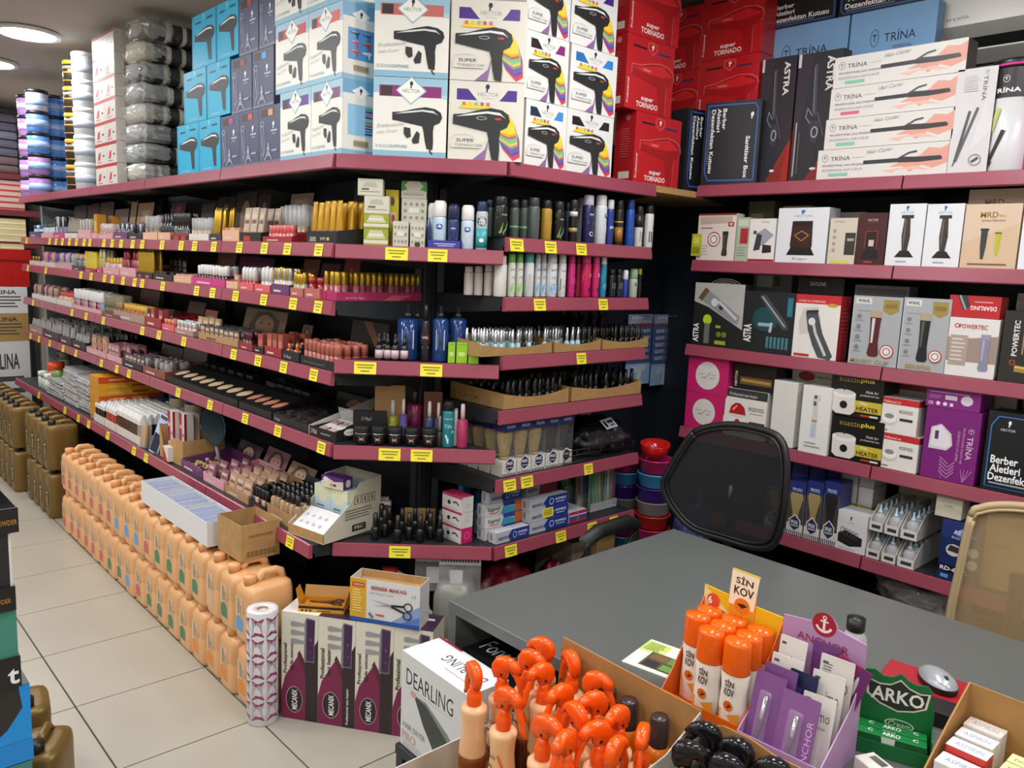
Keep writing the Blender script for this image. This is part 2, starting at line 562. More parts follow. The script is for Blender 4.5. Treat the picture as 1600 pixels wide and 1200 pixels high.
# corner bay, triangular boards
ct = thing('corner_shelving_unit','dark corner shelving between the make-up run and the deodorant bay','shelving', CHAM.pt(0,0,0), CHAM.ang)
apex = Vector((-2.446,1.83,0))
al = apex - CHAM.o
ax, ay = al.dot(CHAM.t), al.dot(CHAM.n)
CT = {1: [(620, .075),(684, .065)],3: [(571, .075),(674, .075)],4: [(609, .075),(659, .075)],6: [(625, .075)]}
for key, z in ZC.items():
  ed = 0.008
  sh = obj('shelf', G().prism([(ed + 0.01,0.013),(CH_L - ed - 0.01,0.013),(ax + 0.02, ay - 0.012),(ax - 0.01, ay - 0.012)], z - 0.03, z, DARKM).mesh('shelf'), ct)
  put_rail(sh, CH_L - 2*ed, z).location.x = ed
  for px, wt in CT.get(key, ()):
    put_tag(sh, CHAM.s_at(px, z - 0.02,0) - wt / 2, wt, z)
for dx in (-0.05,0.03):
  obj('upright', G().box(ax + dx, ax + dx + 0.028, ay + 0.005 - abs(dx), ay + 0.03 - abs(dx),0,2.1, DARKM, 0.002).mesh('upright'), ct)
# dark side panel that closes the recess between the two shelf walls
obj('wall_recess_panel', G().box(-2.475,-2.455,2.632,3.32,0.0,2.12, PANEL).mesh('panel'), kind='structure')
obj('trim_1', G().box(-2.454,-2.449,2.632,3.32,1.5,1.503, M('39404a',0.4)).mesh('trim'), kind='structure')
obj('wall_recess_back', G().box(-2.455,-2.034,3.30,3.32,0.0,2.12, PANEL).mesh('panel'), kind='structure')
obj('wall_recess_top', G().box(-2.475,-2.455,2.632,3.42,2.12, CEIL, WALL).mesh('wall'), kind='structure')
obj('wall_recess_end', G().box(-2.475,-2.455,1.96,2.632,0, CEIL, WALL).mesh('wall'), kind='structure')
# ================================================================== TOP SHELF GOODS
DRY = [(0.0,0.84),(0.0,0.66),(0.1,0.645),(0.3,0.60),(0.5,0.56),(0.6,0.54),(0.63,0.42),(0.66,0.2),(0.70,0.02),(0.82,0.0),(0.83,0.2),(0.82,0.42),(0.84,0.57),(0.95,0.63),(1.0,0.75),(0.97,0.87),(0.86,0.95),(0.66,0.985),(0.42,0.93),(0.2,0.86)]
def dryer(col='24262a', hi='d9dde0', cord=True):
  a = [('p', DRY, col),('p',[(0.04,0.80),(0.3,0.87),(0.6,0.92),(0.82,0.9),(0.92,0.8),(0.84,0.85),(0.6,0.88),(0.3,0.83)], hi)]
  if cord:
    a.append(('l',[(0.76,0.0),(0.78,-0.06),(0.82,-0.1)],0.03, col))
  return a
NOZ = [('p',[(0.0,0.95),(0.4,0.9),(0.45,0.4),(0.2,0.3),(0.0,0.55)],'2b2d30'),('p',[(0.5,0.2),(0.8,0.75),(1.0,0.6),(0.95,0.05),(0.6,0.0)],'2b2d30')]
BUST = [('p',[(0.3,0.0),(0.35,0.35),(0.2,0.6),(0.3,0.9),(0.6,1.0),(0.85,0.8),(0.8,0.45),(0.55,0.3),(0.6,0.0)],'23324a')]
def bust(c):
  return [('p', BUST[0][1], c)]
DIAM = lambda c: ('p',[(0.5,0),(1,0.5),(0.5,1),(0,0.5)], c)
def art_blue(win):
  a = [('r',0,0,1,1,'eceae2'),('r',0,0.8,1,1,'9cc4d8'),('p',[(0,0.8),(1,0.8),(1,0.74),(0.7,0.8)],'b4d2de'),('r',0,0,1,0.075,'8ab8cf'),
    ('r',0.08,0.76,0.92,0.9, win),('r',0.1,0.77,0.25,0.89,'3a2a30')]
  a += at([DIAM('8fb9cb')],0.3,0.66,0.42,0.36) + at([DIAM('f4f2ea')],0.32,0.68,0.38,0.32)
  a += at(bust('233048'),0.475,0.87,0.07,0.09) + [('t','HECTOR',0.51,0.835,0.045,'7d8890',0.24)]
  a += at(dryer(),0.26,0.1,0.68,0.55) + at(NOZ, 0.42,0.17,0.22,0.22)
  a += [('t','Professional',0.24,0.4,0.05,'b8b9b6',0.38,8, False, 0.3),('t','Hair Dryer',0.2,0.31,0.05,'b8b9b6',0.3,8, False, 0.3),
     ('t','3500',0.14,0.13,0.04,'a9bcc6',0.22),('t','SAPPHIRE',0.36,0.13,0.04,'5f9ab5',0.22)]
  return a
def art_blue_side(chart):
  a = [('r',0,0,1,1,'e6e4dc'),('r',0,0.82,1,1,'6fa6cc'),('r',0,0,1,0.07,'8ab8cf')] + at([DIAM('f2f0ea')],0.25,0.77,0.5,0.17) + at(bust('233048'),0.44,0.82,0.12,0.08)
  a += [('r',0.14,0.27,0.86,0.68,'4f93c9' if chart else '8cc0df')]
  if chart:
    for i in range(2):
      for j in range(3):
        a += at(dryer(['d03a3a','c43a8a','2a3a70','e8e8ee','c0392b','4a4f8a'][i * 3 + j],'ffffff', False),0.2 + i * 0.34,0.3 + j * 0.12,0.26,0.1)
  else:
    for j, c in enumerate(['202c40','2f7fc0','8a2a2a','c23b34','3fae8f','d8c040','5a2a88','c86ab0','3a3a3a','78b050']):
      a.append(('r',0.62,0.29 + j * 0.038,0.84,0.31 + j * 0.038, c))
  a += [('r',0.3,0.12,0.72,0.2,'c8b088')] + [('r',0.31 + 0.05*i, 0.13,0.33 + 0.05*i, 0.19,'5a5040') for i in range(8)]
  return a
RAIN = ['f0d23a','e8a32e','b8663a','6fb6b0','8cc46a','d6d04e','a88a9a','7a5a8a','4a6ab8','6a3f98','c93a72','d8433a']
def art_tornado(bg, w1, w2):
  a = [('r',0,0,1,1, bg),('r',0.1,0.76,0.9,0.9, w1),('p',[(0.62,0.76),(0.9,0.76),(0.9,0.9),(0.7,0.9)], w2),('p',[(0.22,0.93),(0.8,0.93),(0.72,0.82),(0.62,0.71),(0.42,0.71),(0.32,0.82)], bg)]
  a += at(bust('1d2b45'),0.46,0.87,0.09,0.1) + [('t','HECTOR',0.52,0.84,0.05,'8c939a',0.28),('r',0.44,0.785,0.6,0.793,'b8bcc0')]
  # fan of coloured ghosts behind the dryer
  for i in range(11,-1,-1):
    k = i / 11
    a.append(('p',[(0.58 + 0.06*k, 0.6 + 0.02*k),(0.8 + 0.06*k, 0.6 - 0.13*k),(0.88 + 0.075*k, 0.48 - 0.2*k),(0.9 + 0.07*k, 0.36 - 0.3*k),(0.8 + 0.08*k, 0.34 - 0.33*k),(0.62 + 0.12*k, 0.4 - 0.25*k),(0.62,0.4)], RAIN[i]))
  a.append(('p',[(0.12,0.66),(0.2,0.71),(0.4,0.74),(0.54,0.7),(0.56,0.66),(0.3,0.65)],'f0d040'))
  for i, c in enumerate(('e06a3a','d8d040','8ab0d8','8a60b8','d060a0')):
    a.append(('r',0.18 + i * 0.08,0.69,0.22 + i * 0.08,0.735, c))
  a.append(('p',[(0.33,0.0),(0.5,0.14),(0.55,0.3),(0.5,0.0)],'8a6a9a'))
  a += at(dryer('26282a','e4e4e0', False),0.06,0.0,0.76,0.68)
  a += [('e',0.44,0.535,0.07,0.022,'c8ccd0'),('e',0.44,0.535,0.06,0.016,'26282a'),('r',0.62,0.52,0.7,0.545,'c8402e')]
  a += [('o',0.2,0.26,0.16,0.07,0.006,'c4c4c2'),('r',0.04,0.15,0.45,0.25, bg),('t','SUPER',0.23,0.245,0.045,'50545a',0.24,0, True),('t','TORNADO 5200',0.27,0.185,0.036,'50545a',0.36)]
  return a
ART_CYAN = [('r',0,0,1,1,'18a9d2'),('r',0,0,0.06,1,'0f93bb'),('r',0.15,0.83,0.4,0.865,'16324a'),('r',0.62,0.85,0.88,0.885,'16324a')] + at(bust('8fd8ec'),0.46,0.88,0.1,0.1) + \
  at(dryer('2a2d33','f2f2f2', False),0.12,0.08,0.84,0.66) + [('t','TORNADO',0.4,0.06,0.035,'bfe8f4',0.42)]
def art_navy(win):
  a = [('r',0,0,1,1,'474e6b'),('r',0,0,1,0.05,'6d7188'),('r',0.12,0.82,0.72,0.95,'3a2a2c'),('r',0.45,0.83,0.66,0.94, win)]
  a += at(bust('f0f0f4'),0.62,0.6,0.14,0.12) + [('r',0.58,0.55,0.86,0.575,'c2c6d2'),('r',0.62,0.5,0.8,0.515,'aeb2c2')]
  # line drawing: torch arm and tower
  a += [('o',0.16,0.7,0.09,0.05,0.02,'a9aec2'),('l',[(0.1,0.66),(0.24,0.14)],0.025,'a9aec2'),('l',[(0.22,0.66),(0.3,0.18)],0.02,'a9aec2'),('l',[(0.12,0.7),(0.14,0.1)],0.015,'8f95ad')]
  a += [('l',[(0.3,0.06),(0.42,0.2),(0.45,0.36)],0.03,'b4b8c8'),('l',[(0.62,0.06),(0.5,0.2),(0.46,0.36)],0.03,'b4b8c8'),('p',[(0.36,0.12),(0.56,0.12),(0.5,0.22),(0.42,0.22)],'9096ac'),('r',0.4,0.24,0.52,0.27,'b4b8c8'),('r',0.62,0.2,0.86,0.235,'a0a5ba'),
     ('l',[(0.12,0.06),(0.2,0.2),(0.28,0.06)],0.02,'9ba0b6')]
  return a
def art_red():
  hi = 'd84a48'
  a = [('r',0,0,1,1,'c01f25'),('r',0.12,0.845,0.4,0.875,'33161c'),('r',0.64,0.83,0.9,0.86,'3a3060')]
  a += [('p',[(0.42,0.95),(0.5,0.97),(0.62,0.95),(0.62,0.86),(0.52,0.79),(0.42,0.86)],'d8605e'),('p',[(0.435,0.94),(0.5,0.955),(0.605,0.94),(0.605,0.865),(0.52,0.81),(0.435,0.865)],'c01f25')] + at(bust('f2e2e0'),0.48,0.86,0.08,0.075)
  a += at([('p', DRY, 'd4625c')],0.1,0.0,0.92,0.73) + at([('p', DRY, 'a81a20')],0.115,0.0,0.89,0.715) + at([('p',[(0.0,0.8),(0.3,0.86),(0.7,0.96),(0.97,0.8),(0.7,0.74),(0.3,0.74)],'d3282c')],0.115,0.0,0.89,0.715)
  a += [('t','TORNADO',0.42,0.57,0.03,'f0b8b4',0.16),('t','super',0.46,0.165,0.065,'f6eeea',0.26,0, True),('t','TORNADO',0.46,0.09,0.075,'f6eeea',0.46,0, True),('t','Professional',0.045,0.24,0.035,'f0dcd8',0.34,90, True)]
  return a
def art_sanit():
  return [('r',0,0,1,1,'15171c'),('l',[(0.06,0.16),(0.13,0.06),(0.94,0.06),(0.94,0.9),(0.88,0.96),(0.06,0.96),(0.06,0.16)],0.022,'2f62b0'),
      ('t','Berber',0.36,0.79,0.07,'f2f2f2',0.25,-90, True),('t','Aletleri',0.26,0.78,0.07,'f2f2f2',0.28,-90, True),('t','Dezenfektan Kutusu',0.16,0.53,0.07,'f2f2f2',0.76,-90, True),('r',0.09,0.25,0.105,0.9,'6a6e76'),
      ('t','Sanitizer Box',0.8,0.33,0.075,'f2f2f2',0.5,-90, True)] + at(bust('f2f2f2'),0.8,0.78,0.09,0.08)
def stack(fr, n, z, h, fn):
  for k in range(n):
    fn(k, z + k * (h + 0.0012))
def rowbox(fr, pxs, z, h, dep, col, art, lab, name='hair_dryer_box', d=0.02, right=None, left=None, group=None):
  for i, (a, b) in enumerate(pxs):
    s0, s1 = fr.s_at(a, z, d), fr.s_at(b, z, d)
    carton(name, lab(i),'box', fr.pt(s0 + 0.001, d, z + 0.0008), fr.ang, s1 - s0 - 0.002, dep, h, col, front=art(i), right=right(i) if right else None, left=left(i) if left else None, group=group)
ORD = ['first','second','third','fourth','fifth','sixth','seventh','eighth','ninth','tenth','eleventh','twelfth','thirteenth','fourteenth','fifteenth','sixteenth','seventeenth','eighteenth','nineteenth','twentieth','twenty-first','twenty-second','twenty-third','twenty-fourth']
LV = ['bottom','second','third','top']
zt = ZL['T'] + 0.001
# cyan dryer boxes
hC = LEFT.hit(311,190,0.02)[1] - zt
for k, pxs in enumerate([[(278,311),(311,345)],[(288,323),(324,360)],[(301,338),(339,373)]]):
  rowbox(LEFT, pxs, zt + k * (hC + 0.0015), hC, 0.2,'159fc8', lambda i: ART_CYAN, lambda i: '%s cyan hair dryer box in the %s layer next to the towel rolls' % (['left','right'][i], LV[k]), group='cyan hair dryer boxes')
# navy boxes
hN = LEFT.hit(374,177,0.02)[1] - zt
wins = ['a03a90','d8453f','d89a6a','9a4a3a','3aa0e8','7a3fd0','b03a3a','8a5a3a']
wi = 0
for k, pxs in enumerate([[(346,375),(375,405),(405,438)],[(362,394),(395,428)],[(374,404),(405,430)]]):
  rowbox(LEFT, pxs, zt + k * (hN + 0.0015), hN, 0.2,'474e6b', lambda i: art_navy(wins[(k * 3 + i) % 8]), lambda i: '%s slate blue box with white line drawing in the %s layer beside the cyan boxes' % (['left','middle' if k == 0 else 'right','right'][i], LV[k]), group='slate blue appliance boxes')
# blue and white dryer boxes at the end of the long run
hB = LEFT.hit(486,135,0.02)[1] - zt
for k, pxs in enumerate([[(438,486),(486,535)],[(431,482),(482,534)],[(430,480),(480,532)]]):
  for i, (a, b) in enumerate(pxs):
    s0, s1 = LEFT.s_at(a, zt, 0.02), LEFT.s_at(b, zt, 0.02)
    lab = '%s white and pale blue hair dryer box, %s layer, left of the corner' % (['left','right'][i], LV[k])
    carton('hair_dryer_box', lab, 'box', LEFT.pt(s0 + 0.001,0.02, zt + 0.0008 + k * (hB + 0.0015)),0, s1 - s0 - 0.002,0.135, hB, 'e4e2da',
       front=art_blue(['5a2f90','7a3a6a','c23b34','d8605c','5a6a90','7a3f90'][k * 2 + i]), right=art_blue_side(k == 1) if i == 1 else None, group='white and blue dryer boxes of the long run')
# corner: large boxes
zc = ZC['T'] + 0.001
hH = CHAM.hit(640,122,0.012)[1] - zc
for k in range(2):
  s0, s1 = CHAM.s_at(582, zc, 0.012), CHAM.s_at(696, zc, 0.012)
  carton('hair_dryer_box','%s of the two large white and light blue hair dryer boxes on the corner' % ('lower','upper')[k],'box', CHAM.pt(s0,0.012, zc + 0.0008 + k * (hH + 0.002)), CHAM.ang, s1 - s0,0.09, hH, 'e4e2da', front=art_blue(['8a2a72','c86a68'][k]), left=[('r',0,0,1,1,'8ab8cf')], group='large dryer boxes on the corner')
  s0, s1 = CHAM.s_at(699, zc, 0.012), CHAM.s_at(815, zc, 0.012)
  carton('hair_dryer_box','%s of the two cream rainbow hair dryer boxes on the corner' % ('lower','upper')[k],'box', CHAM.pt(s0,0.012, zc + 0.0008 + k * (hH + 0.002)), CHAM.ang, s1 - s0,0.052, hH, 'dfdbcf', front=art_tornado('dfdbcf','4a2a86','4a2a86'), group='cream rainbow dryer boxes')
# rainbow boxes of the deodorant bay
ze = ZE['T'] + 0.001
hT = END.hit(850,160,0.02)[1] - ze
wc = [('1d2c44','3a8fd8'),('161618','2a1a20'),('2a161c','8a2a72'),('2a70b0','2f86d8'),('c0392b','8a2a2a'),('4a2a86','4a2a86')]
for k, pxs in enumerate([[(818,882),(882,954)],[(819,885),(888,960)],[(821,889),(890,961)]]):
  rowbox(END, pxs, ze + k * (hT + 0.0015), hT, 0.17,'e6e5e2', lambda i: art_tornado('e6e5e2', *wc[(k * 2 + i) % 6]), lambda i: '%s white rainbow hair dryer box in the %s layer left of the red boxes' % (['left','right'][i], LV[k]), group='white rainbow dryer boxes')
# red dryer boxes
hR = END.hit(1020,178,0.02)[1] - ze
s1e = END.s_at(957, ze, 0.02)
AR = art_red()
rs = [('r',0,0,1,1,'a91b21'),('r',0.25,0.06,0.8,0.16,'d8cfc0'),('e',0.6,0.92,0.12,0.04,'d87a76')] + lines(0.3,0.8,0.75,12,0.035,'c25a58')
for k, (a, b) in enumerate([(988,1058),(968,1040),(968,1044)]):
  d = 0.03
  s0, s1 = END.s_at(a, ze, d), END.s_at(b, ze, d)
  o = carton('hair_dryer_box','%s red hair dryer box in the stack beside the white rainbow boxes' % LV[k if k < 2 else 3],'box', END.pt(s0, d, ze + 0.0008 + k * (hR + 0.0015)), END.ang, s1 - s0,0.10, hR, 'b01c22', front=AR, left=rs, group='red dryer boxes in the near stack')
# board that bridges the corner gap
br = obj('bridge_board', G().box(-2.44,-2.035,2.632,3.30,1.878,1.9035, KRAFT, 0.001).mesh('bridge_board'))
tag(br, 'brown board bridging the gap between the two top shelves','board')
for k in range(3):
  for i, (a, b) in enumerate([(1018,1087),(1087,1180)]):
    d = 0.10
    zz = 2.018
    h = 0.262
    s0, s1 = RIGHT.s_at(a, 2.2, d), RIGHT.s_at(b, 2.2, d)
    z = ZR['T'] + 0.001 + k * (h + 0.0015) - (0.024 if i == 0 else 0)
    carton('hair_dryer_box','%s glossy red hair dryer box in the back corner, %s layer' % (['left','right'][i],('bottom','middle','top')[k]),'box',(s0 + 0.001,2.9 + d, z + 0.0008),0, s1 - s0 - 0.002,0.10, h, 'b01c22', front=AR, rough=0.2, group='red dryer boxes in the back corner')
# black sanitizer boxes, one beside the other
AS = art_sanit()
hS = RIGHT.hit(1135,155,0.0)[1] - 1.93
s0, s1 = RIGHT.s_at(1093,1.93,0.01), RIGHT.s_at(1180,1.93,0.01)
carton('sanitizer_box','black sanitizer box with blue border standing beside the curling iron boxes','box',(s0,2.914,1.9288), R(13),(s1 - s0)*0.9,0.045, hS, '15171c', front=AS, group='black sanitizer boxes on the top shelf')
s0 = END.s_at(1062,1.906,0.05)
carton('sanitizer_box','black sanitizer box with blue border wedged beside the red boxes','box', END.pt(s0,0.03,1.9045), END.ang - R(8), s1 - s1 + 0.215,0.10, hS, '15171c', front=AS, left=[('r',0,0,1,1,'202329')], group='black sanitizer boxes on the top shelf')
# ---- jars, tubs and tins at the far end of the long run
def jar_kind(key, body, lid, r, h, band=None):
  def mk():
    parts = [('jar', G().lathe([(r * .9,0),(r * .96,0.004),(r, h * .5),(r, h * .82),(r * .9, h * .85)], M(body, 0.25),20)),
        ('lid', G().lathe([(r * .98, h * .84),(r * 1.03, h * .86),(r * 1.03, h * .97),(r * .97, h),(0, h)], M(lid, 0.35),20))]
    if band:
      g = G()
      for z0, z1, c in band:
        g.lathe([(r * 1.004, h * z0),(r * 1.006, h * z1)], M(c, 0.35),20)
      parts.append(('label', g))
    return parts
  return kind(key, mk)
jarspec = [('pink_jar','b98bd0','1a1a22','lilac','lilac jar with black lid'),('blue_jar','5f94e4','1a1a22','blue','blue jar with black lid')]
zj = ZL['T'] + 0.001
r_j = 0.07
hj = 0.143
def jar_stack(px, d, n, key, body, lid, label, group, r=r_j, h=hj, band=None, mixed=None, name='wax_jar'):
  s = LEFT.s_at(px, zj, d)
  for k in range(n):
    b = mixed[k] if mixed else body
    p = LEFT.pt(s, d, zj + 0.0005 + k * (h + 0.001))
    spawn(name, jar_kind((key, b), b, lid, r, h, band), label % LV[min(k, 3)] if '%' in label else label, 'jar', p, 0.3*k, group)
LB1 = [(0.25,0.6,'a8c4f2'),(0.3,0.34,'3a5fb0')]
LB2 = [(0.25,0.6,'d8bce8'),(0.3,0.34,'7a4a9a')]
jar_stack(64,0.08,5,'mx', None, '15151c','lilac, blue or white jar with black lid in the front end stack','jars in the front end stack', mixed=['b98bd0','b98bd0','5f94e4','5f94e4','c9c6d8'], band=LB1)
jar_stack(50,0.09,5,'pk','b98bd0','15151c','lilac jar with black lid at the very far end of the top shelf','lilac jars at the far end', band=LB2)
jar_stack(88,0.21,5,'bl','5f94e4','15151c','blue jar with black lid in the middle stack behind the lilac jars','blue jars in the middle stack', band=LB1)
jar_stack(111,0.30,5,'bl','5f94e4','15151c','blue jar with black lid in the rear stack next to the black tins','blue jars in the rear stack', r=0.055, band=LB1)
jar_stack(121,0.07,5,'afr','2a241c','e0a92c','black tin with orange bands and yellow lid in the tall stack','black and orange tins', r=0.058, h=0.153, band=[(0.5,0.56,'e08a1c'),(0.2,0.24,'a8742c'),(0.66,0.78,'8f8a80')], name='hair_tin')
jar_stack(138,0.08,5,'wht','dfe4ea','f2f4f6','white plastic tub in the tall stack beside the black tins','white tubs', r=0.068, h=0.157, band=[(0.25,0.55,'c4cce0')], name='plastic_tub')
jar_stack(156,0.3,6,'wh2','d4d8dc','22242a','pale tub with black lid in the rear stack behind the white tubs','pale tubs with black lids', r=0.06, h=0.138, band=[(0.4,0.6,'7a5a48')], name='plastic_tub')
# ---- white boxes with red bands
AW = [('r',0,0,1,1,'d9d2cc'),('r',0,0.86,1,1,'b8282c'),('e',0.75,0.4,0.08,0.05,'1c1a1a'),('p',[(0.2,0.2),(0.45,0.25),(0.5,0.6),(0.3,0.55)],'c24a48'),('r',0.15,0.1,0.6,0.14,'b05a58')]
hW = 0.112
for k in range(7):
  for i, (a, b) in enumerate([(151,168),(168,184)]):
    s0, s1 = LEFT.s_at(a, zj, 0.02), LEFT.s_at(b, zj, 0.02)
    carton('small_box','%s white box with red band, %s from the shelf, left of the towel rolls' % (['left','right'][i], ORD[k]),'box', LEFT.pt(s0 + 0.001,0.02, zj + 0.0008 + k * (hW + 0.0014)),0, s1 - s0 - 0.002,0.05, hW, 'd9d2cc', front=AW, group='white boxes with red bands')
# ---- wrapped towel rolls
def towel_kind(i, stripes, endc, base, L, ry, rz):
  def mk():
    g = G()
    prof = [(0.0,-L / 2),(0.7,-L / 2 + 0.002),(0.92,-L / 2 + 0.012),(1.0,-L / 2 + 0.035)]
    N = 22
    rr = random.Random(i)
    zs = [-L / 2 + 0.035 + (L - 0.07)*k / 26 for k in range(27)]
    rings = [(0.02,-L / 2 - 0.012),(0.55,-L / 2 - 0.004),(0.88,-L / 2 + 0.008)] + [(1.0 + 0.012*rr.uniform(-1,1), z) for z in zs] + [(0.88, L / 2 - 0.008),(0.5, L / 2),(0.02, L / 2 + 0.006)]
    vs, fs, ms = [],[],[]
    for q, z in rings:
      for k in range(N):
        a = 2*math.pi * k / N
        c, s = math.cos(a), math.sin(a)
        sq = 1/(abs(c) ** 4 + abs(s) ** 4) ** 0.25
        vs.append((z, q * ry * c * sq, rz + q * rz * s * sq * (1 + 0.01*rr.uniform(-1,1))))
    gm = {}
    for j in range(len(rings) - 1):
      zc_ = (rings[j][1] + rings[j + 1][1])/2
      u = zc_ / L + 0.5
      mt = base
      if u < 0.22:
        mt = endc
      for a0, a1 in stripes:
        if a0 < u < a1:
          mt = 'cfc9b8'
      gm.setdefault(mt, []).extend((j * N + k, j * N + (k + 1) % N, (j + 1) * N + (k + 1) % N, (j + 1) * N + k) for k in range(N))
    first = True
    for c, f in gm.items():
      if first:
        g.add(vs, f, M(c, 0.55, coat=1.0, bump=(45,0.5)), True)
        first = False
      else:
        b = g.mid(M(c, 0.55, coat=1.0, bump=(45,0.5)))
        for q in f:
          g.f.append(q); g.mi.append(b); g.sm.append(True)
    parts = [('towel_roll', g)]
    # crumpled clear wrap: a loose puckered skin over the near end
    w = G()
    vs, fs = [],[]
    rings = 7
    for j in range(rings):
      z = -L / 2 - 0.03 + j * 0.03
      for k in range(N):
        a = 2*math.pi * k / N
        c, s = math.cos(a), math.sin(a)
        sq = 1/(abs(c) ** 4 + abs(s) ** 4) ** 0.25
        q = (0.35 if j == 0 else 0.8 if j == 1 else 1.045)*(1 + 0.05*rr.uniform(-1,1))
        vs.append((z + 0.006*rr.uniform(-1,1), q * ry * c * sq, rz + 0.003 + q * (rz - 0.001)*s * sq))
    fs = [(j * N + k, j * N + (k + 1) % N, (j + 1) * N + (k + 1) % N, (j + 1) * N + k) for j in range(rings - 1) for k in range(N)]
    w.add(vs, fs, glass('f2f4f2',0.66,0.08), False)
    parts.append(('clear_wrap', w))
    return parts
  return kind(('towel', i), mk)
ST = [(0.3,0.38),(0.55,0.62),(0.8,0.87)]
specs = [(207,300,'b8b2a2','26282a',[(0.3,0.36)]),(192,292,'7c7f80','2a2c30',[(0.56,0.62)]),(190,290,'85888a','33363a',[(0.62,0.68)]),(192,300,'b8b2a6','26282a',[(0.35,0.42),(0.6,0.66)]),
    (187,303,'8f9290','26282a',[(0.4,0.5),(0.62,0.71),(0.84,0.92)]),(190,303,'55585c','26282a',[(0.36,0.42),(0.6,0.66),(0.82,0.88)]),(189,303,'c6bf9e','2a2c30',[(0.4,0.47),(0.62,0.69),(0.82,0.89)]),(192,301,'6a6c6a','303234',[(0.34,0.41),(0.58,0.65),(0.82,0.89)])]
hts = [277,248,215,182,153,122,87,50]
ztw = zj
tops = []
for k, (a, b, endc, base, stp) in enumerate(specs):
  hz = 0.0975
  s0, s1 = LEFT.s_at(190 + (5 if k in (0,7) else 0), ztw + 0.05,0.03), LEFT.s_at(216 + (3 if k == 7 else 0), ztw + 0.05,0.03)
  L = 0.34 if k > 2 else 0.33
  spawn('towel_roll', towel_kind(k, stp, endc, base, L, (s1 - s0)/2*0.98, hz / 2),'%s striped black and cream towel roll in clear wrap, counted from the shelf up' % ORD[k],'towel', LEFT.pt((s0 + s1)/2,0.035 + L / 2, ztw + 0.0005),0,'wrapped towel rolls', rot=(0,0, R(90 + random.uniform(-2,2))))
  ztw += hz + 0.001
# ---- top shelf of the right wall
zr = ZR['T'] + 0.001
TRI = lambda c='3a4048': [('o',0.5,0.5,0.46,0.5,0.06, c),('r',0.3,0.62,0.7,0.7, c),('r',0.46,0.3,0.54,0.7, c)]
IRON = [('l',[(0.5,1.0),(0.56,0.55)],0.09,'4c4f5a'),('l',[(0.47,0.98),(0.52,0.58)],0.02,'8a8d98'),('p',[(0.46,0.5),(0.7,0.5),(0.74,0.38),(0.64,0.28),(0.5,0.32)],'3c3e46'),('o',0.6,0.4,0.1,0.05,0.03,'b8bac0'),
    ('l',[(0.5,0.55),(0.36,0.62),(0.32,0.54),(0.46,0.48)],0.03,'8a8d98'),('l',[(0.64,0.58),(0.86,0.36)],0.02,'6a6d78'),('l',[(0.6,0.3),(0.64,0.08)],0.14,'2c2d33'),('e',0.645,0.075,0.09,0.012,'e8e8e8')]
def art_astra_iron(side):
  return [('r',0,0,1,1,'2f2f35'),('p',[(0,0),(0,1),(0.35,1)],'38343c'),('p',[(0.3,0),(1,0),(1,0.36)],'a82c20'),('p',[(0.3,0),(0.75,0),(0.95,0.3)],'8a2a22'),('t','ASTRA',0.74,0.83,0.17,'f0eeea',0.26,-90, True),('r',0.0,0.9,0.07,1.0,'d8d8d8'),
      ('r',0.06,0.06,0.09,0.48,'b8b4b0'),('r',0.15,0.08,0.17,0.4,'6f6a68')] + at(IRON, 0.02,0.05,0.8,0.86)
for i, (a, b) in enumerate([(1176,1229),(1231,1300)]):
  h = RIGHT.hit((a + b)/2,93 if i == 0 else 84,0.11)[1] - zr
  shelf_box(RIGHT, '%s of the two tall black curling iron boxes with red corner' % ['left','right'][i], a, b, zr, 0,0.06,'26252b', name='curling_iron_box', d=0.11, h=h, front=art_astra_iron(i), right=[('r',0,0,1,1,'1f1f24'),('p',[(0,0),(1,0),(1,0.6),(0,0.4)],'8a221a'),('t','Velvet',0.5,0.35,0.4,'d04030',0.25,-90)], group='black curling iron boxes')
AB = [('r',0,0,1,1,'7fa9d3'),('p',[(0,0),(1,0),(1,0.25),(0.5,0.35)],'8fb6dc'),('t','TR\u00cdNA',0.6,0.84,0.06,'2a3644',0.36)] + at(TRI('2a3644'),0.25,0.79,0.11,0.1) + [('t','PROFESSIONAL',0.64,0.775,0.018,'3f5268',0.22),
   ('t','PROFESYONEL AYAK MASAJ ALET\u0130',0.5,0.71,0.026,'3f5268',0.7),('t','PROFESSIONAL FOOT MASSAGER',0.5,0.655,0.026,'4f6a8a',0.68),('e',0.45,0.3,0.14,0.2,'5a7fd0')]
for i, (a, b) in enumerate([(1172,1303),(1305,1436)]):
  h = RIGHT.hit(1370,16,0.2)[1] - zr
  shelf_box(RIGHT, '%s large light blue foot massager box behind the curling iron boxes' % ['left','right'][i], a, b, zr, 0,0.06,'6f9bc8', name='massager_box', d=0.2, h=h, front=AB, rough=0.16, group='blue foot massager boxes')
  s0, s1 = RIGHT.s_at(a + (22 if i == 0 else 2), zr + h, 0.19), RIGHT.s_at(b, zr + h, 0.19)
  AB2 = [('r',0,0,1,1,'16171c'),('l',[(0.03,1),(0.03,0.12),(0.06,0.05),(0.97,0.05),(0.97,1)],0.018,'2f5aa0'),('t','Berber',0.26,0.42,0.09,'f2f2f2',0.28,0, True),('t','Aletleri',0.26,0.3,0.09,'f2f2f2',0.3,0, True),('t','Dezenfektan Kutusu',0.49,0.17,0.1,'f2f2f2',0.82,0, True),('r',0.1,0.085,0.7,0.1,'8a8e96')]
  carton('sanitizer_box','%s black sanitizer box lying on the light blue massager box' % ['left','right'][i],'box', RIGHT.pt(s0,0.203, zr + h + 0.0018),0, s1 - s0,0.055,0.20,'16171c', front=AB2, group='black sanitizer boxes on the blue boxes')
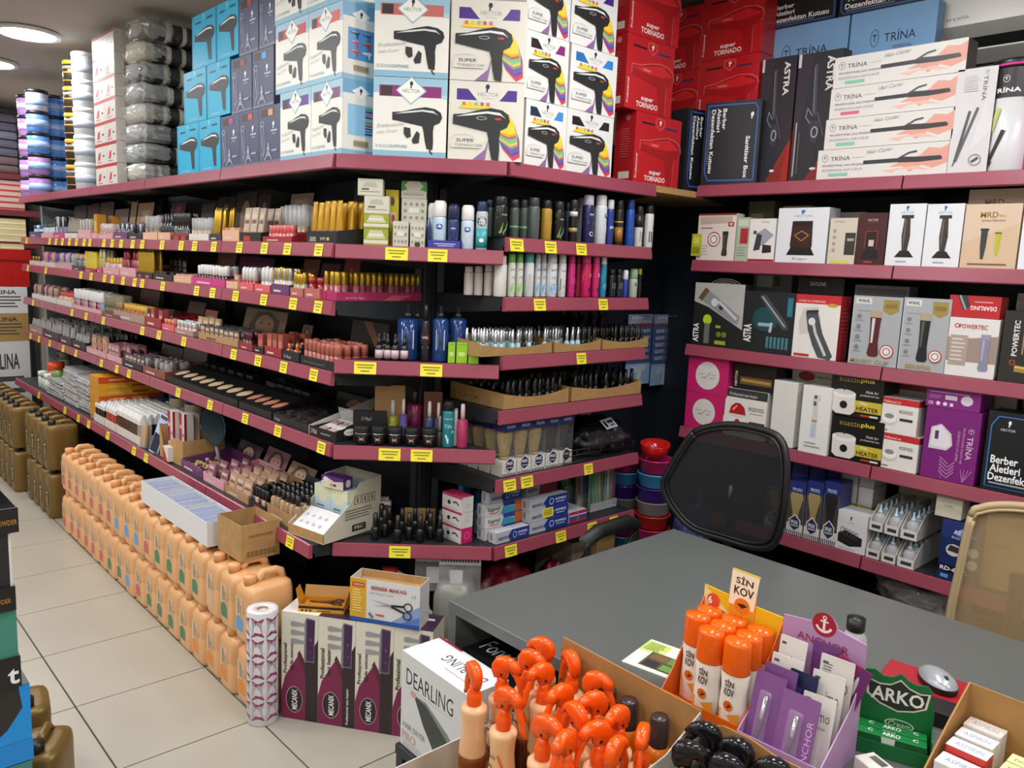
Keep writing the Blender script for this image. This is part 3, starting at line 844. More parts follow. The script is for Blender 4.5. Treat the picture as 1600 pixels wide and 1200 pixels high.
def art_trina(c):
  blot = 'd99a8a'
  return [('r',0,0,1,1,'d6d3ce'),('p',[(0.58,0.3),(0.7,0.5),(0.8,0.62),(0.86,0.85),(0.95,0.8),(1.0,0.92),(1.0,0.35),(0.9,0.2),(0.82,0.32),(0.74,0.12),(0.68,0.3)], blot),('p',[(0.52,0.2),(0.6,0.1),(0.66,0.22),(0.9,0.14),(0.78,0.3)],'e4b4a6')] + at(TRI('4a4e54'),0.035,0.58,0.055,0.26) + \
     [('t','TR\u00cdNA',0.19,0.7,0.18,'3a3e44',0.16),('r',0.285,0.68,0.38,0.69,'8a8a8a'),('t','PROFESYONEL SA\u00c7 MA\u015eASI',0.21,0.45,0.09,'5a5a5a',0.33),('t','PROFESSIONAL HAIR CURLER',0.21,0.3,0.08,'9a9a98',0.33),('r',0.1,0.1,0.26,0.2, c),
      ('t','Hair Curler',0.5,0.86,0.12,'9a9a9a',0.2,4, False, 0.4),('l',[(0.38,0.5),(0.95,0.52)],0.028,'2e3034'),('l',[(0.64,0.54),(0.72,0.72),(0.78,0.76)],0.012,'3a3c40'),('p',[(0.64,0.44),(0.68,0.6),(0.84,0.57),(0.96,0.54),(0.96,0.46),(0.8,0.42)],'2b2d31')]
hq = 0.106
for k, (a, b, c) in enumerate([(1275,1478,'7fbfa6'),(1287,1487,'7fbfa6'),(1295,1491,'d4647c'),(1301,1508,'7fbfa6')]):
  z = zr + k * (hq + 0.0015)
  s0, s1 = RIGHT.s_at(a, z, 0.014), RIGHT.s_at(b, z, 0.014)
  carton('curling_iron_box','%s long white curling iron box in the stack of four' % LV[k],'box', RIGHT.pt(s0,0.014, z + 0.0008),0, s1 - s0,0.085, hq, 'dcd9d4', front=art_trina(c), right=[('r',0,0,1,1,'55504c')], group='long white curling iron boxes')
STRT = [('l',[(0.1,0.02),(0.55,0.95)],0.12,'4a4a4c'),('l',[(0.12,0.02),(0.9,1.0)],0.12,'55555a'),('l',[(0.02,-0.06),(0.12,0.05)],0.05,'3a3a3c')]
h = RIGHT.hit(1515,108,0.014)[1] - zr
shelf_box(RIGHT, 'tall white hair straightener box leaning on the curling iron stack',1478,1541, zr, 0,0.035,'d8d4d2', name='straightener_box', d=0.014, h=h, front=[('r',0,0,1,1,'d0cdce'),('p',[(0,0.3),(0.5,0.6),(0.2,0.8)],'d2cfd2'),('p',[(0.5,0.2),(1,0.4),(0.8,0.7)],'d6d3d6'),('t','TR\u00cdNA',0.74,0.8,0.13,'3a3a40',0.24,-90)] + at(TRI(),0.7,0.93,0.1,0.04) + lines(0.2,0.6,0.92,8,0.02,'b4b0b4',0.006) + at(STRT, 0.12,0.1,0.55,0.52) + [('o',0.68,0.12,0.16,0.055,0.02,'8a7a80'),('l',[(0.6,0.1),(0.76,0.14)],0.06,'4a4a4c')],
     right=[('r',0,0,1,1,'4a3c44'),('l',[(0.2,0.2),(0.8,0.6)],0.2,'c8b8c0')])
# round tubes
def tube_thing(px, label, c1, c2, z, h, r, art):
  s = RIGHT.s_at(px, z, r + 0.012)
  g = G().lathe([(r * .98,0),(r, 0.004),(r, h - 0.03),(r, h - 0.03)], M(c1,0.3),28)
  o = spawn('straightener_tube',[('straightener_tube', g.mesh('tube'))], label, 'tube box', RIGHT.pt(s, r + 0.014, z + 0.0005), R(16))
  obj('lid', G().lathe([(r * 1.01, h - 0.03),(r * 1.015, h - 0.004),(r * 0.97, h),(0, h)], M('1c1a1c',0.35),28).mesh('lid'), o)
  g = G()
  paint(g, art, 2*r * 1.35, h - 0.03, lambda x, y, of: ((r + of)*math.cos(-math.pi / 2 + (x / r - 1.35)),(r + of)*math.sin(-math.pi / 2 + (x / r - 1.35)), y),0.3)
  obj('printed_design', g.mesh('print', fix=False), o)
  obj('lid_band', G().lathe([(r * 1.017, h - 0.022),(r * 1.018, h - 0.015)], M(c2,0.4),28).mesh('band'), o)
vst = lambda a, n: [('r', a[1] + (a[3] - a[1])*i / n, a[2], a[1] + (a[3] - a[1])*(i + 1)/n, a[4], a[5]) for i in range(n)]
hh = RIGHT.hit(1568,96,0.05)[1] - zr
tube_thing(1571,'round white and yellow straightener tube with black lid','d4d4d6','d83aa0', zr, hh, 0.074,
     vst(('r',0.0,0.78,1,1,'e2cc34'),12) + vst(('r',0.1,0.72,0.62,1.0,'2a2226'),8) + vst(('r',0.62,0.68,1,0.8,'d8c230'),6) + [('t','TR\u00cdNA',0.36,0.79,0.055,'f2f2f2',0.42,0, True)] + at(TRI('f2f2f2'),0.31,0.86,0.1,0.07) + [('l',[(0.2,0.06),(0.4,0.4)],0.06,'3a3e3a'),('l',[(0.2,0.06),(0.7,0.72)],0.1,'454a44'),('l',[(0.22,0.4),(0.3,0.62)],0.07,'c8cc7a'),('r',0.82,0.3,0.9,0.6,'4a4a4a')])
tube_thing(1634,'round magenta straightener tube at the right end of the top shelf','c8288a','2a2a2c', zr, hh - 0.03,0.07,[('t','TR\u00cdNA',0.5,0.6,0.08,'f2f2f2',0.6,0, True)])
# ---- air conditioner on the back wall
ac = thing('air_conditioner','white wall air conditioner with open louver above the top shelf','air conditioner',(-1.262,3.405,2.335),0)
W_, D_ = 0.88,0.235
prof = [(0,0.0),(-0.10,-0.0),(-0.165,0.03),(-0.215,0.085),(-D_, 0.13),(-D_, 0.24),(-0.21,0.285),(0,0.29)]
g = G().prism([prof[0], prof[1],(-0.10,0.05),(-0.20,0.115),(-D_, 0.135)] + prof[5:],0.028, W_, M('dcdad4',0.3),'x')
g.prism(prof, 0.0,0.028, M('dcdad4',0.3),'x')
obj('housing', g.mesh('housing'), ac)
obj('outlet', G().prism([(-0.06,0.008),(-0.16,0.035),(-0.205,0.095),(-0.12,0.09)],0.07, W_ - 0.03, M('0c0d0f',0.6),'x').mesh('outlet'), ac)
obj('louver', G().prism([(-0.13,0.02),(-0.205,0.052),(-0.203,0.058),(-0.13,0.028)],0.06, W_ - 0.02, M('e2e0da',0.3),'x').mesh('louver'), ac)
for x in [0.13 + i * 0.1 for i in range(8)]:
  obj('vane', G().box(x, x + 0.004,-0.18,-0.13,0.05,0.085, M('2a2c30',0.5)).mesh('vane'), ac)
g = G()
paint(g, [('t','ar\u00e7elik',0.1,0.5,0.5,'6a6a6a',0.09),('e',0.03,0.5,0.008,0.14,'6a6a6a')], W_, 0.03, lambda x, y, o: (x, -D_ - o, 0.145 + y))
obj('lettering', g.mesh('print', fix=False), ac)
# ================================================================== RIGHT WALL, SHELVES BELOW THE TOP
def clip_art(body='3a2a28', metal='8a8a8e', blade='2a2a2c', accent=None):
  """an upright hair clipper, unit square"""
  a = [('p',[(0.2,0.86),(0.8,0.86),(0.78,1.0),(0.22,1.0)], blade),('p',[(0.22,0.86),(0.78,0.86),(0.74,0.6),(0.72,0.3),(0.8,0.06),(0.7,0.0),(0.3,0.0),(0.2,0.06),(0.28,0.3),(0.26,0.6)], body),('p',[(0.32,0.84),(0.48,0.84),(0.44,0.3),(0.34,0.3)], metal)]
  if accent:
    a += [('p',[(0.4,0.8),(0.62,0.8),(0.62,0.62),(0.5,0.56),(0.4,0.62)], accent)]
  return a
TRIM = [('r',0.22,0.92,0.78,1.0,'2a2a2c'),('p',[(0.36,0.92),(0.64,0.92),(0.7,0.5),(0.62,0.14),(0.38,0.14),(0.3,0.5)],'3a302c'),('p',[(0.4,0.9),(0.47,0.9),(0.45,0.2),(0.38,0.4)],'6a5f58'),('p',[(0.3,0.16),(0.7,0.16),(0.95,0.0),(0.05,0.0)],'17181a')]
HEC = lambda y=0.9: at(bust('2a70c0'),0.42, y, 0.14,0.08) + [('t','HECTOR',0.5, y - 0.03,0.035,'7a828c',0.36)]
seal = lambda x, y, r: [('e', x, y, r, None, 'c23038'),('e', x, y, r * 0.84, None, 'f0ece6'),('e', x, y, r * 0.62, None, '9a8f8c'),('e', x, y, r * 0.4, None, 'ece4e0')]
zr = ZR[1] + 0.001
def R1(label, a, b, pt, dep, col, front, **k):
  return shelf_box(RIGHT, label, a, b, zr, pt, dep, col, front=front, **k)
R1('cream clipper box with red seal at the left end of the clipper shelf',1087,1146,334,0.06,'d6cabd',[('r',0,0,1,1,'ddd3c8'),('r',0,0.96,1,1,'8a2a30'),('p',[(0.05,0.76),(0.9,0.8),(0.9,0.94),(0.05,0.94)],'c0aca0'),('r',0.8,0.72,0.95,0.82,'b03038'),('t','M',0.875,0.77,0.06,'ffffff', None, 0, True),('r',0.08,0.68,0.4,0.7,'a04a44')] + seal(0.45,0.45,0.17) + at(clip_art('3a3a36','5a5a54'),0.62,0.1,0.26,0.52) + lines(0.1,0.3,0.3,4,0.06,'b0a49a'), name='clipper_box', d=0.02)
lt = carton('leaflet','small yellow-green leaflet hanging before the cream clipper box','leaflet', RIGHT.pt(RIGHT.s_at(1080,1.65,0.012),0.010,1.638),0,0.048,0.002,0.092,'b8b838', front=[('r',0.1,0.1,0.9,0.4,'8a8f2a'),('r',0.2,0.55,0.8,0.85,'d8d85a')])
R1('thin green and red trimmer box second on the clipper shelf',1147,1168,340,0.07,'7a8a72',[('r',0,0,1,1,'a9b4a0'),('r',0.3,0.4,0.9,0.75,'a8323a'),('r',0.1,0.8,0.9,0.95,'c8d0c0')] + lines(0.1,0.8,0.3,4,0.06,'6a7a66'), name='trimmer_box')
shelf_box(RIGHT, 'olive carton at the back behind the thin green box',1163,1203, zr, 315,0.06,'6a6a48', d=0.2, front=[('r',0,0,1,1,'66684a'),('r',0.1,0.7,0.6,0.8,'a8a078')])
R1('white trimmer box with grey trimmer picture and red foot',1167,1208,342,0.07,'d8d4ce',[('r',0,0,1,1,'e2ded8'),('r',0,0,1,0.06,'9a2a32'),('t','WAHL',0.6,0.92,0.045,'6a6a6a',0.3),('e',0.22,0.68,0.07, None, '4a4a4c'),('p',[(0.25,0.3),(0.6,0.4),(0.95,0.62),(0.6,0.78),(0.3,0.66)],'9a9ca6'),('p',[(0.2,0.25),(0.45,0.28),(0.5,0.62),(0.3,0.66)],'3a3c46'),('p',[(0.55,0.2),(0.9,0.22),(0.88,0.38),(0.55,0.4)],'2a2a30')], name='trimmer_box')
R1('white box with dark red shaver on black stand',1210,1289,325,0.085,'c9ccd0',[('r',0,0,1,1,'dcdee2')] + HEC(0.88) + [('p',[(0.3,0.76),(0.7,0.76),(0.72,0.3),(0.66,0.2),(0.34,0.2),(0.28,0.3)],'3a1c1a'),('p',[(0.32,0.76),(0.68,0.76),(0.66,0.66),(0.34,0.66)],'241412'),('l',[(0.36,0.5),(0.5,0.58),(0.64,0.5),(0.5,0.4),(0.36,0.5)],0.015,'b88a4a'),('p',[(0.22,0.14),(0.78,0.14),(0.7,0.28),(0.3,0.28)],'17181a'),('t','Badger',0.5,0.07,0.05,'a88a5a',0.3)], name='shaver_box', right=[('r',0,0,1,1,'b8bcc2'),('r',0.2,0.3,0.8,0.7,'a0a4ac')])
R1('beige shaver box with dark foil shaver in the middle of the clipper shelf',1291,1334,341,0.07,'c2b8a4',[('r',0,0,1,1,'cdc4b2'),('t','WAHL',0.35,0.92,0.045,'6f6658',0.4),('r',0.6,0.2,0.98,0.68,'33322f'),('r',0.68,0.5,0.92,0.56,'a8a090'),('r',0.1,0.02,0.8,0.08,'d4cc5a')] + [('e',0.2,0.72 - 0.14*i, 0.07, None, 'a49a88') for i in range(4)], name='shaver_box')
R1('dark red box with black shaver and swirl pattern',1335,1380,333,0.07,'3a1a1e',[('r',0,0,1,1,'42191e')] + [('l',[(0.0,0.5 + 0.08*i),(0.2,0.55 + 0.08*i),(0.8,0.6 + 0.07*i),(1.0,0.5 + 0.08*i)],0.015,'6e2028') for i in range(5)] + [('t','HECTOR',0.5,0.86,0.05,'c8c0c0',0.36),('p',[(0.3,0.65),(0.7,0.65),(0.72,0.25),(0.28,0.25)],'1e1214'),('l',[(0.3,0.65),(0.7,0.65),(0.72,0.25),(0.28,0.25),(0.3,0.65)],0.02,'a83a38'),('p',[(0.2,0.12),(0.8,0.12),(0.72,0.3),(0.28,0.3)],'121214'),('r',0.42,0.36,0.6,0.48,'d0b8b0'),('r',0.3,0.04,0.6,0.07,'b03a3a')], name='shaver_box')
for i, (a, b) in enumerate([(1381,1438),(1439,1497)]):
  R1('%s of the two identical white trimmer boxes on the clipper shelf' % ['left','right'][i], a, b, 319,0.07,'d4d6da',[('r',0,0,1,1,'e0e2e6')] + HEC(0.89) + at(TRIM, 0.22,0.14,0.6,0.68) + [('r',0.3,0.06,0.6,0.08,'8aa0b8')], name='trimmer_box', group='white trimmer boxes')
MRD = [('r',0,0,1,1,'d2b698'),('p',[(0,0.4),(1,0.7),(1,1),(0,1)],'d8c0a8'),('t','MRD',0.44,0.83,0.09,'9a6a28',0.32,0, True),('t','PRO',0.68,0.81,0.04,'7a5a30',0.12),('t','SMARTBRAIN',0.52,0.74,0.035,'5a4430',0.42)] + at([('r',0.2,0.93,0.8,1.0,'3a3a3a'),('p',[(0.26,0.93),(0.74,0.93),(0.7,0.4),(0.6,0.0),(0.4,0.0),(0.3,0.4)],'3f4046')],0.26,0.14,0.26,0.48) + at([('r',0.2,0.93,0.8,1.0,'6a6a20'),('p',[(0.26,0.93),(0.74,0.93),(0.7,0.4),(0.6,0.0),(0.4,0.0),(0.3,0.4)],'b8b83a')],0.54,0.2,0.2,0.36) + [('r',0.14,0.05,0.84,0.075,'7a6248')]
R1('rose gold trimmer box with one black and one lime trimmer',1498,1586,319,0.09,'c4a58a', MRD, name='trimmer_box', rough=0.25)
shelf_box(RIGHT, 'rose gold trimmer box standing behind the front rose gold one',1500,1596, zr, 296,0.09,'c4a58a', d=0.13, front=MRD, name='trimmer_box', rough=0.25)
R1('white trimmer box at the right edge of the clipper shelf',1588,1650,322,0.07,'d4d6da',[('r',0,0,1,1,'e0e2e6')] + HEC(0.89) + at(TRIM, 0.22,0.14,0.6,0.68), name='trimmer_box')
for a, b, t_, lab in ((1215,1260,322,'white carton row end behind the dark red shaver box'),(1300,1345,332,'pale carton at the back behind the beige shaver box')):
  shelf_box(RIGHT, lab, a, b, zr, t_, 0.08,'b4b2ae', d=0.2, front=[('r',0.1,0.1,0.9,0.9,'a6a4a2')])
# ---- second shelf
zr = ZR[2] + 0.001
def astra(x, y, w, r=90):
  return [('t','ASTRA', x, y, w, 'f2f0ec',0.3, r, True)]
wood = [('o',0.62,0.92,0.1 + 0.06*i, 0.04 + 0.03*i, 0.008,'a8a8a2') for i in range(5)]
R1('black and silver clipper box with steel clipper at the left end',1080,1157,443,0.07,'2a2b2c',[('r',0,0,1,1,'222324'),('p',[(0,1),(1,1),(1,0.3),(0.3,0.62),(0,0.7)],'b2b2ac')] + wood + [('p',[(0.08,0.76),(0.22,0.93),(0.95,0.5),(0.9,0.38),(0.8,0.4)],'8c8e92'),('p',[(0.08,0.76),(0.22,0.93),(0.3,0.88),(0.16,0.71)],'6a5038'),('e',0.42,0.7,0.07, None, 'd0d2d6'),('e',0.56,0.63,0.05, None, '3a3c40'),('l',[(0.5,0.72),(0.88,0.46)],0.05,'c4c6ca'),('e',0.3,0.42,0.09, None, 'b8cc2a'),('r',0.25,0.04,0.36,0.36,'6a6c6a'),('e',0.55,0.2,0.05, None, '6a7a20'),('e',0.66,0.2,0.05, None, '6a7a20'),('r',0.48,0.04,0.7,0.1,'98a82a'),('r',0.48,0.3,0.58,0.34,'98a82a')] + astra(0.08,0.2,0.12), name='clipper_box')
R1('dark teal box with slim black hair trimmer and razor',1156,1236,456,0.07,'1c2124',[('r',0,0,1,1,'1f2428'),('e',0.45,0.55,0.25,0.2,'1c4a50'),('p',[(0.3,0.92),(0.42,0.96),(0.88,0.5),(0.9,0.4),(0.8,0.4)],'44484c'),('l',[(0.36,0.92),(0.84,0.45)],0.025,'a8acb0'),('l',[(0.32,0.46),(0.58,0.46)],0.06,'9ab0b4'),('l',[(0.56,0.34),(0.58,0.5)],0.05,'b8c4c8'),('r',0.86,0.62,0.96,0.92,'2a7a86')] + [('r',0.5 + 0.075*i, 0.08,0.55 + 0.075*i, 0.27,'4a7a86') for i in range(6)] + astra(0.12,0.3,0.16), name='trimmer_box')
shelf_box(RIGHT, 'grey clear plastic case at the back above the dark teal box',1168,1228, zr, 425,0.06,'75757a', d=0.2, front=[('r',0.1,0.8,0.5,0.95,'b8b8b8'),('r',0.55,0.82,0.7,0.95,'5a4a3a')])
bx = R1('white and red clipper box with large chrome clipper',1236,1306,461,0.08,'b3242c',[('r',0,0,1,1,'e4e0da'),('r',0,0.88,1,1,'c42a30'),('r',0,0.86,1,0.9,'c42a30'),('t','CORD & CORDLESS',0.36,0.9,0.03,'f0e8e0',0.6),('e',0.82,0.85,0.12,0.03,'c89a3a'),('p',[(0.1,0.55),(0.18,0.78),(0.5,0.82),(0.6,0.6),(0.36,0.4),(0.14,0.36)],'ccc8c2'),('p',[(0.25,0.7),(0.52,0.72),(0.66,0.4),(0.92,0.06),(0.86,0.0),(0.6,0.02),(0.46,0.2),(0.32,0.45)],'4c4e52'),('p',[(0.25,0.7),(0.52,0.72),(0.53,0.77),(0.26,0.75)],'2a2a2c'),('l',[(0.4,0.64),(0.5,0.4),(0.76,0.06)],0.06,'c8cace'),('e',0.4,0.58,0.08,0.06,'d8dade'),('r',0.05,0.02,0.4,0.06,'c42a30')], name='clipper_box', right=[('r',0,0,1,1,'b3242c')] + lines(0.2,0.8,0.8,9,0.06,'d06a6a'))
hb = RIGHT.hit(1270,461,0.02)[1] - zr
for a, b, t_, lab, c, tx in ((1237,1308,434,'black carton lettered in white above the red and white clipper box','2a2a2c','DAYLINK'),):
  shelf_box(RIGHT, lab, a, b, zr, t_, 0.08, c, d=0.15, front=[('r',0,0,1,1,'2b2b2d'),('t', tx, 0.45,0.92,0.05,'e8e8e8',0.36,0, True)])
def wahl(name, body, acc):
  return [('r',0,0,1,1,'a9acb0'),('r',0.0,0.0,0.02,1,'c4c6c8'),('r',0.05,0.885,0.38,0.975,'d8d8d6'),('t','WAHL',0.215,0.93,0.05,'2f3034',0.26,0, True),('p',[(0.62,0.96),(0.94,0.96),(0.94,0.8),(0.78,0.74),(0.62,0.8)],'a08a4a'),('r',0.66,0.84,0.9,0.9,'8a7438'),('r',0.1,0.78,0.5,0.79,'8a8d92')] + [('e',0.15,0.7 - 0.15*i, 0.05, None, '7c8086') for i in range(4)] + \
    [('r',0.08,0.64 - 0.15*i, 0.24,0.65 - 0.15*i, '8a8e94') for i in range(4)] + at(clip_art(body, acc, 'b0a080'),0.3,0.13,0.4,0.66) + seal(0.78,0.22,0.14) + [('t', name, 0.45,0.055,0.06,'a8945a',0.8 if len(name) > 7 else 0.56,0, True)]
R1('silver clipper box with dark red clipper and gold badge',1324,1400,463,0.08,'9da0a4', wahl('MAGIC CLIP','5a2024','d0d2d6'), name='clipper_box', rough=0.28)
R1('silver clipper box with black clipper and gold badge',1401,1475,466,0.08,'9da0a4', wahl('SENIOR','222224','55565a'), name='clipper_box', rough=0.28)
shelf_box(RIGHT, 'grey carton at the back above the silver clipper boxes',1324,1408, zr, 446,0.08,'86888c', d=0.16, front=[('r',0.04,0.85,0.96,0.96,'6a6c72')])
R1('white and taupe trimmer box under the upside-down red box',1473,1552,497,0.08,'d4d0cc',[('r',0,0,1,1,'e0dcda'),('r',0,0.25,1,0.66,'a08a80'),('p',[(0,0.66),(1,0.66),(1,0.72),(0.5,0.66)],'a08a80'),('r',0.06,0.18,0.42,0.7,'b09c92'),('o',0.17,0.86,0.05, None, 0.02,'c02a30'),('t','POWERTEC',0.5,0.855,0.075,'b02a34',0.56,0, True)] + lines(0.1,0.38,0.62,6,0.07,'e0d8d2',0.02) + at(clip_art('8a88a0','aaa8bc','9a98a8'),0.6,0.12,0.34,0.62), name='trimmer_box')
z2 = zr + RIGHT.hit(1512,497,0.02)[1] - zr
s0, s1 = RIGHT.s_at(1482, z2,0.03), RIGHT.s_at(1562, z2,0.03)
carton('dryer_box','red box lying upside down on the white and taupe trimmer box','box', RIGHT.pt(s0,0.024, z2 + 0.002),0, s1 - s0,0.075,0.072,'b3242c', front=[('r',0,0,1,1,'b8262c'),('t','DEARLING',0.68,0.45,0.2,'f0e0dc',0.5,180, True),('p',[(0.15,1),(0.35,1),(0.42,0.5),(0.3,0.3)],'3a3a3c'),('l',[(0.2,1),(0.34,0.35)],0.04,'9a9a9a'),('r',0.5,0.7,0.85,0.75,'e0a09c')])
R1('black trimmer box lettered vertically at the right edge of the second shelf',1557,1640,487,0.08,'242220',[('r',0,0,1,1,'2a2826'),('t','POWERTEC',0.26,0.62,0.11,'e8e4e0',0.5,90, True),('o',0.25,0.28,0.06, None, 0.02,'c23a34'),('l',[(0.3,0.2),(1,0.16)],0.14,'a8843a'),('l',[(0.3,0.22),(1,0.19)],0.03,'e0c070'),('r',0.4,0.4,0.43,0.7,'9a8a5a')], name='trimmer_box')
shelf_box(RIGHT, 'clear plastic case at the back above the black lettered box',1572,1640, zr, 459,0.08,'b0aeaa', d=0.16, front=[('r',0.05,0.8,0.95,0.95,'9a9484'),('r',0.3,0.82,0.6,0.93,'b8a86a')])
# ---- third shelf
zr = ZR[3] + 0.001
hp = (RIGHT.hit(1105,559,0.0)[1] - zr)/2 - 0.001
LB_ = [('r',0,0,1,1,'c22468'),('e',0.5,0.5,0.3, None, 'd8d4ce'),('l',[(0.42,0.4),(0.58,0.6)],0.012,'6a6a6a'),('t','BEAUTY',0.36,0.53,0.045,'7a7672',0.14),('t','LOOK',0.64,0.53,0.045,'7a7672',0.12),('r',0.34,0.43,0.46,0.45,'8a8682'),('r',0.56,0.43,0.68,0.45,'8a8682')]
for k in range(2):
  s0, s1 = RIGHT.s_at(1066 + (4 if k else 0), zr + k * hp, 0.0), RIGHT.s_at(1124 + (8 if k else 0), zr + k * hp, 0.0)
  carton('gift_box','%s magenta box with round pale label beside the office chair' % ['lower','upper'][k],'box', RIGHT.pt(s0,0.014, zr + 0.0008 + k * (hp + 0.0012)),0, s1 - s0,0.14, hp, 'b81f60', front=LB_, group='magenta boxes')
POT = lambda lid: [('p',[(0.1,0.55),(0.14,0.06),(0.3,0.0),(0.7,0.0),(0.86,0.06),(0.9,0.55)],'e6e2de'),('e',0.5,0.58,0.42,0.1,'d8d2cc'),('p',[(0.12,0.6),(0.2,0.85),(0.4,0.98),(0.6,0.98),(0.8,0.85),(0.88,0.6)], lid),('p',[(0.25,0.75),(0.45,0.92),(0.5,0.88),(0.32,0.7)],'e88a84' if lid != 'd8d4d0' else 'f4f4f4'),('e',0.52,0.3,0.14,0.14,'b8222a' if lid != 'd8d4d0' else '26262a')]
WXS = [('r',0,0,1,1,'e2ded6'),('r',0,0.82,1,1,'38383a'),('t','Professional wax heater',0.45,0.89,0.07,'d8d4d0',0.66,0, False, 0.3),('r',0,0.4,0.03,0.8,'8a2a2a'),('t','waxness',0.76,0.62,0.085,'3a3a3c',0.36),('r',0.62,0.52,0.92,0.535,'8a8a88'),('r',0.62,0.28,0.98,0.36,'3a3a3c')] + at(POT('b01c22'),0.08,0.1,0.52,0.62)
h1 = RIGHT.hit(1160,609,0.02)[1] - zr
shelf_box(RIGHT, 'white wax heater box with red-lidded pot under the black trimmer box',1127,1194, zr, 609,0.1,'d2cec8', front=WXS, name='wax_heater_box')
s0, s1 = RIGHT.s_at(1147, zr + h1,0.04), RIGHT.s_at(1212, zr + h1,0.04)
carton('trimmer_box','black box with gold trimmer lying on the wax heater box','box', RIGHT.pt(s0,0.03, zr + h1 + 0.002),0, s1 - s0,0.08,0.105,'1c1a1a', front=[('r',0,0,1,1,'1e1c1b'),('r',0.16,0.2,0.92,0.5,'6a5030'),('l',[(0.2,0.36),(0.9,0.34)],0.06,'b08a4a'),('t','HECTOR',0.07,0.4,0.06,'d8d0c0',0.6,90, True)])
s0 = RIGHT.s_at(1197, zr, 0.0)
carton('plain_box','tall plain white box set at an angle','box', RIGHT.pt(s0,0.02, zr + 0.0008), R(-4),0.105,0.085, RIGHT.hit(1215,594,0.02)[1] - zr, 'e0ded8', front=[('r',0.3,0.02,0.7,0.09,'c8c4bc')] + [('r',0.34 + 0.05*i, 0.03,0.36 + 0.05*i, 0.08,'5a5a5a') for i in range(7)] + [('r',0.48,0,0.485,1,'c4c2bc')])
DEV = [('p',[(0.3,1.0),(0.7,1.0),(0.72,0.86),(0.6,0.82),(0.64,0.5),(0.62,0.3),(0.3,0.3),(0.34,0.6),(0.28,0.8)],'d0ccc8'),('p',[(0.36,0.98),(0.52,0.98),(0.5,0.9),(0.36,0.9)],'3a4a6a'),('r',0.34,0.74,0.5,0.84,'3a5a8a'),('r',0.3,0.36,0.62,0.41,'b8904a'),('r',0.3,0.0,0.62,0.3,'b8c4d8')]
shelf_box(RIGHT, 'white box with pore cleaner picture beside the black wax heater boxes',1246,1291, zr, 603,0.09,'dcdad6', front=[('r',0,0,1,1,'e4e2de')] + at(DEV, 0.2,0.24,0.6,0.64) + [('r',0.2,0.14,0.6,0.16,'9a9a98'),('r',0.2,0.09,0.75,0.11,'9a9a98')], name='device_box', d=0.0)
shelf_box(RIGHT, 'white and red wax heater box at the back behind the pore cleaner box',1228,1294, zr, 573,0.1,'d2cec8', d=0.14, front=[('r',0,0,1,1,'d8d4ce'),('e',0.35,0.88,0.2,0.06,'b02a2a'),('t','waxness',0.76,0.88,0.03,'4a4a4a',0.34)], name='wax_heater_box')
EG = [('r',0,0,1,1,'171512'),('t','EGES\u0130R',0.36,0.86,0.11,'a8904a',0.4),('t','plus',0.7,0.86,0.13,'d8c83a',0.26,0, True),('t','Made for',0.8,0.62,0.06,'e0dcd4',0.24,0, False, 0.3),('t','professional use.',0.76,0.53,0.06,'e0dcd4',0.36,0, False, 0.3),('r',0.48,0.14,1.0,0.4,'c9b43a'),('t','Wax',0.66,0.35,0.07,'f4f0d8',0.16),('t','HEATER',0.74,0.22,0.1,'26241c',0.42,0, True),('r',0.62,0.05,0.8,0.09,'c0392b'),('r',0.8,0.05,0.95,0.09,'e0dcd4'),('p',[(0.04,0.5),(0.05,0.12),(0.14,0.04),(0.42,0.04),(0.5,0.12),(0.5,0.5)],'dcd8d2'),('e',0.27,0.52,0.235,0.1,'ece8e2'),('e',0.27,0.56,0.19,0.06,'d0ccc6'),('r',0.25,0.6,0.29,0.7,'2a2826'),('e',0.28,0.26,0.075, None, '1c1a1a')]
hg = (RIGHT.hit(1335,584,0.0)[1] - zr)/2 - 0.001
for k in range(2):
  s0, s1 = RIGHT.s_at(1291, zr + k * hg, 0.0), RIGHT.s_at(1376, zr + k * hg, 0.0)
  carton('wax_heater_box','%s black wax heater box with white pot and yellow band' % ['lower','upper'][k],'box', RIGHT.pt(s0 + 0.002,0.014, zr + 0.0008 + k * (hg + 0.0012)),0, s1 - s0 - 0.01,0.14, hg - 0.002,'171512', front=EG, group='black wax heater boxes')
WX2 = [('r',0,0,1,1,'e4e0da'),('r',0,0.82,1,1,'c22a2e'),('t','Professional use',0.3,0.89,0.07,'f4e4e0',0.46,0, False, 0.3),('t','waxness',0.68,0.64,0.1,'3a3a3c',0.36),('r',0.54,0.38,0.88,0.46,'3a3a3c'),('e',0.26,0.38,0.22,0.17,'d0ccc8'),('e',0.26,0.42,0.2,0.13,'ecebe8'),('e',0.26,0.48,0.13,0.07,'8a8a88'),('r',0.05,0.06,0.25,0.1,'8a8a88')]
hx = 0.127
for k in range(2):
  s0, s1 = RIGHT.s_at(1366, zr + k * hx, -0.0), RIGHT.s_at(1427, zr + k * hx, -0.0)
  carton('wax_heater_box','%s small white and red wax heater box beside the purple boxes' % ['lower','upper'][k],'box', RIGHT.pt(s0 + 0.006,0.018, zr + 0.0008 + k * (hx + 0.0012)), R(-2), s1 - s0 - 0.004,0.13, hx, 'd4d0ca', front=WX2, right=[('r',0,0.82,1,1,'a8262a')], group='small white and red wax heater boxes')
shelf_box(RIGHT, 'white and red wax heater box standing behind the small stacked ones',1376,1440, zr, 600,0.1,'d2cec8', d=0.17, front=[('r',0,0,1,1,'d8d4ce'),('r',0,0.93,1,1,'b02a2a'),('t','waxness',0.7,0.86,0.03,'4a4a4a',0.34)], name='wax_heater_box')
hpu = RIGHT.hit(1480,640,0.0)[1] - zr
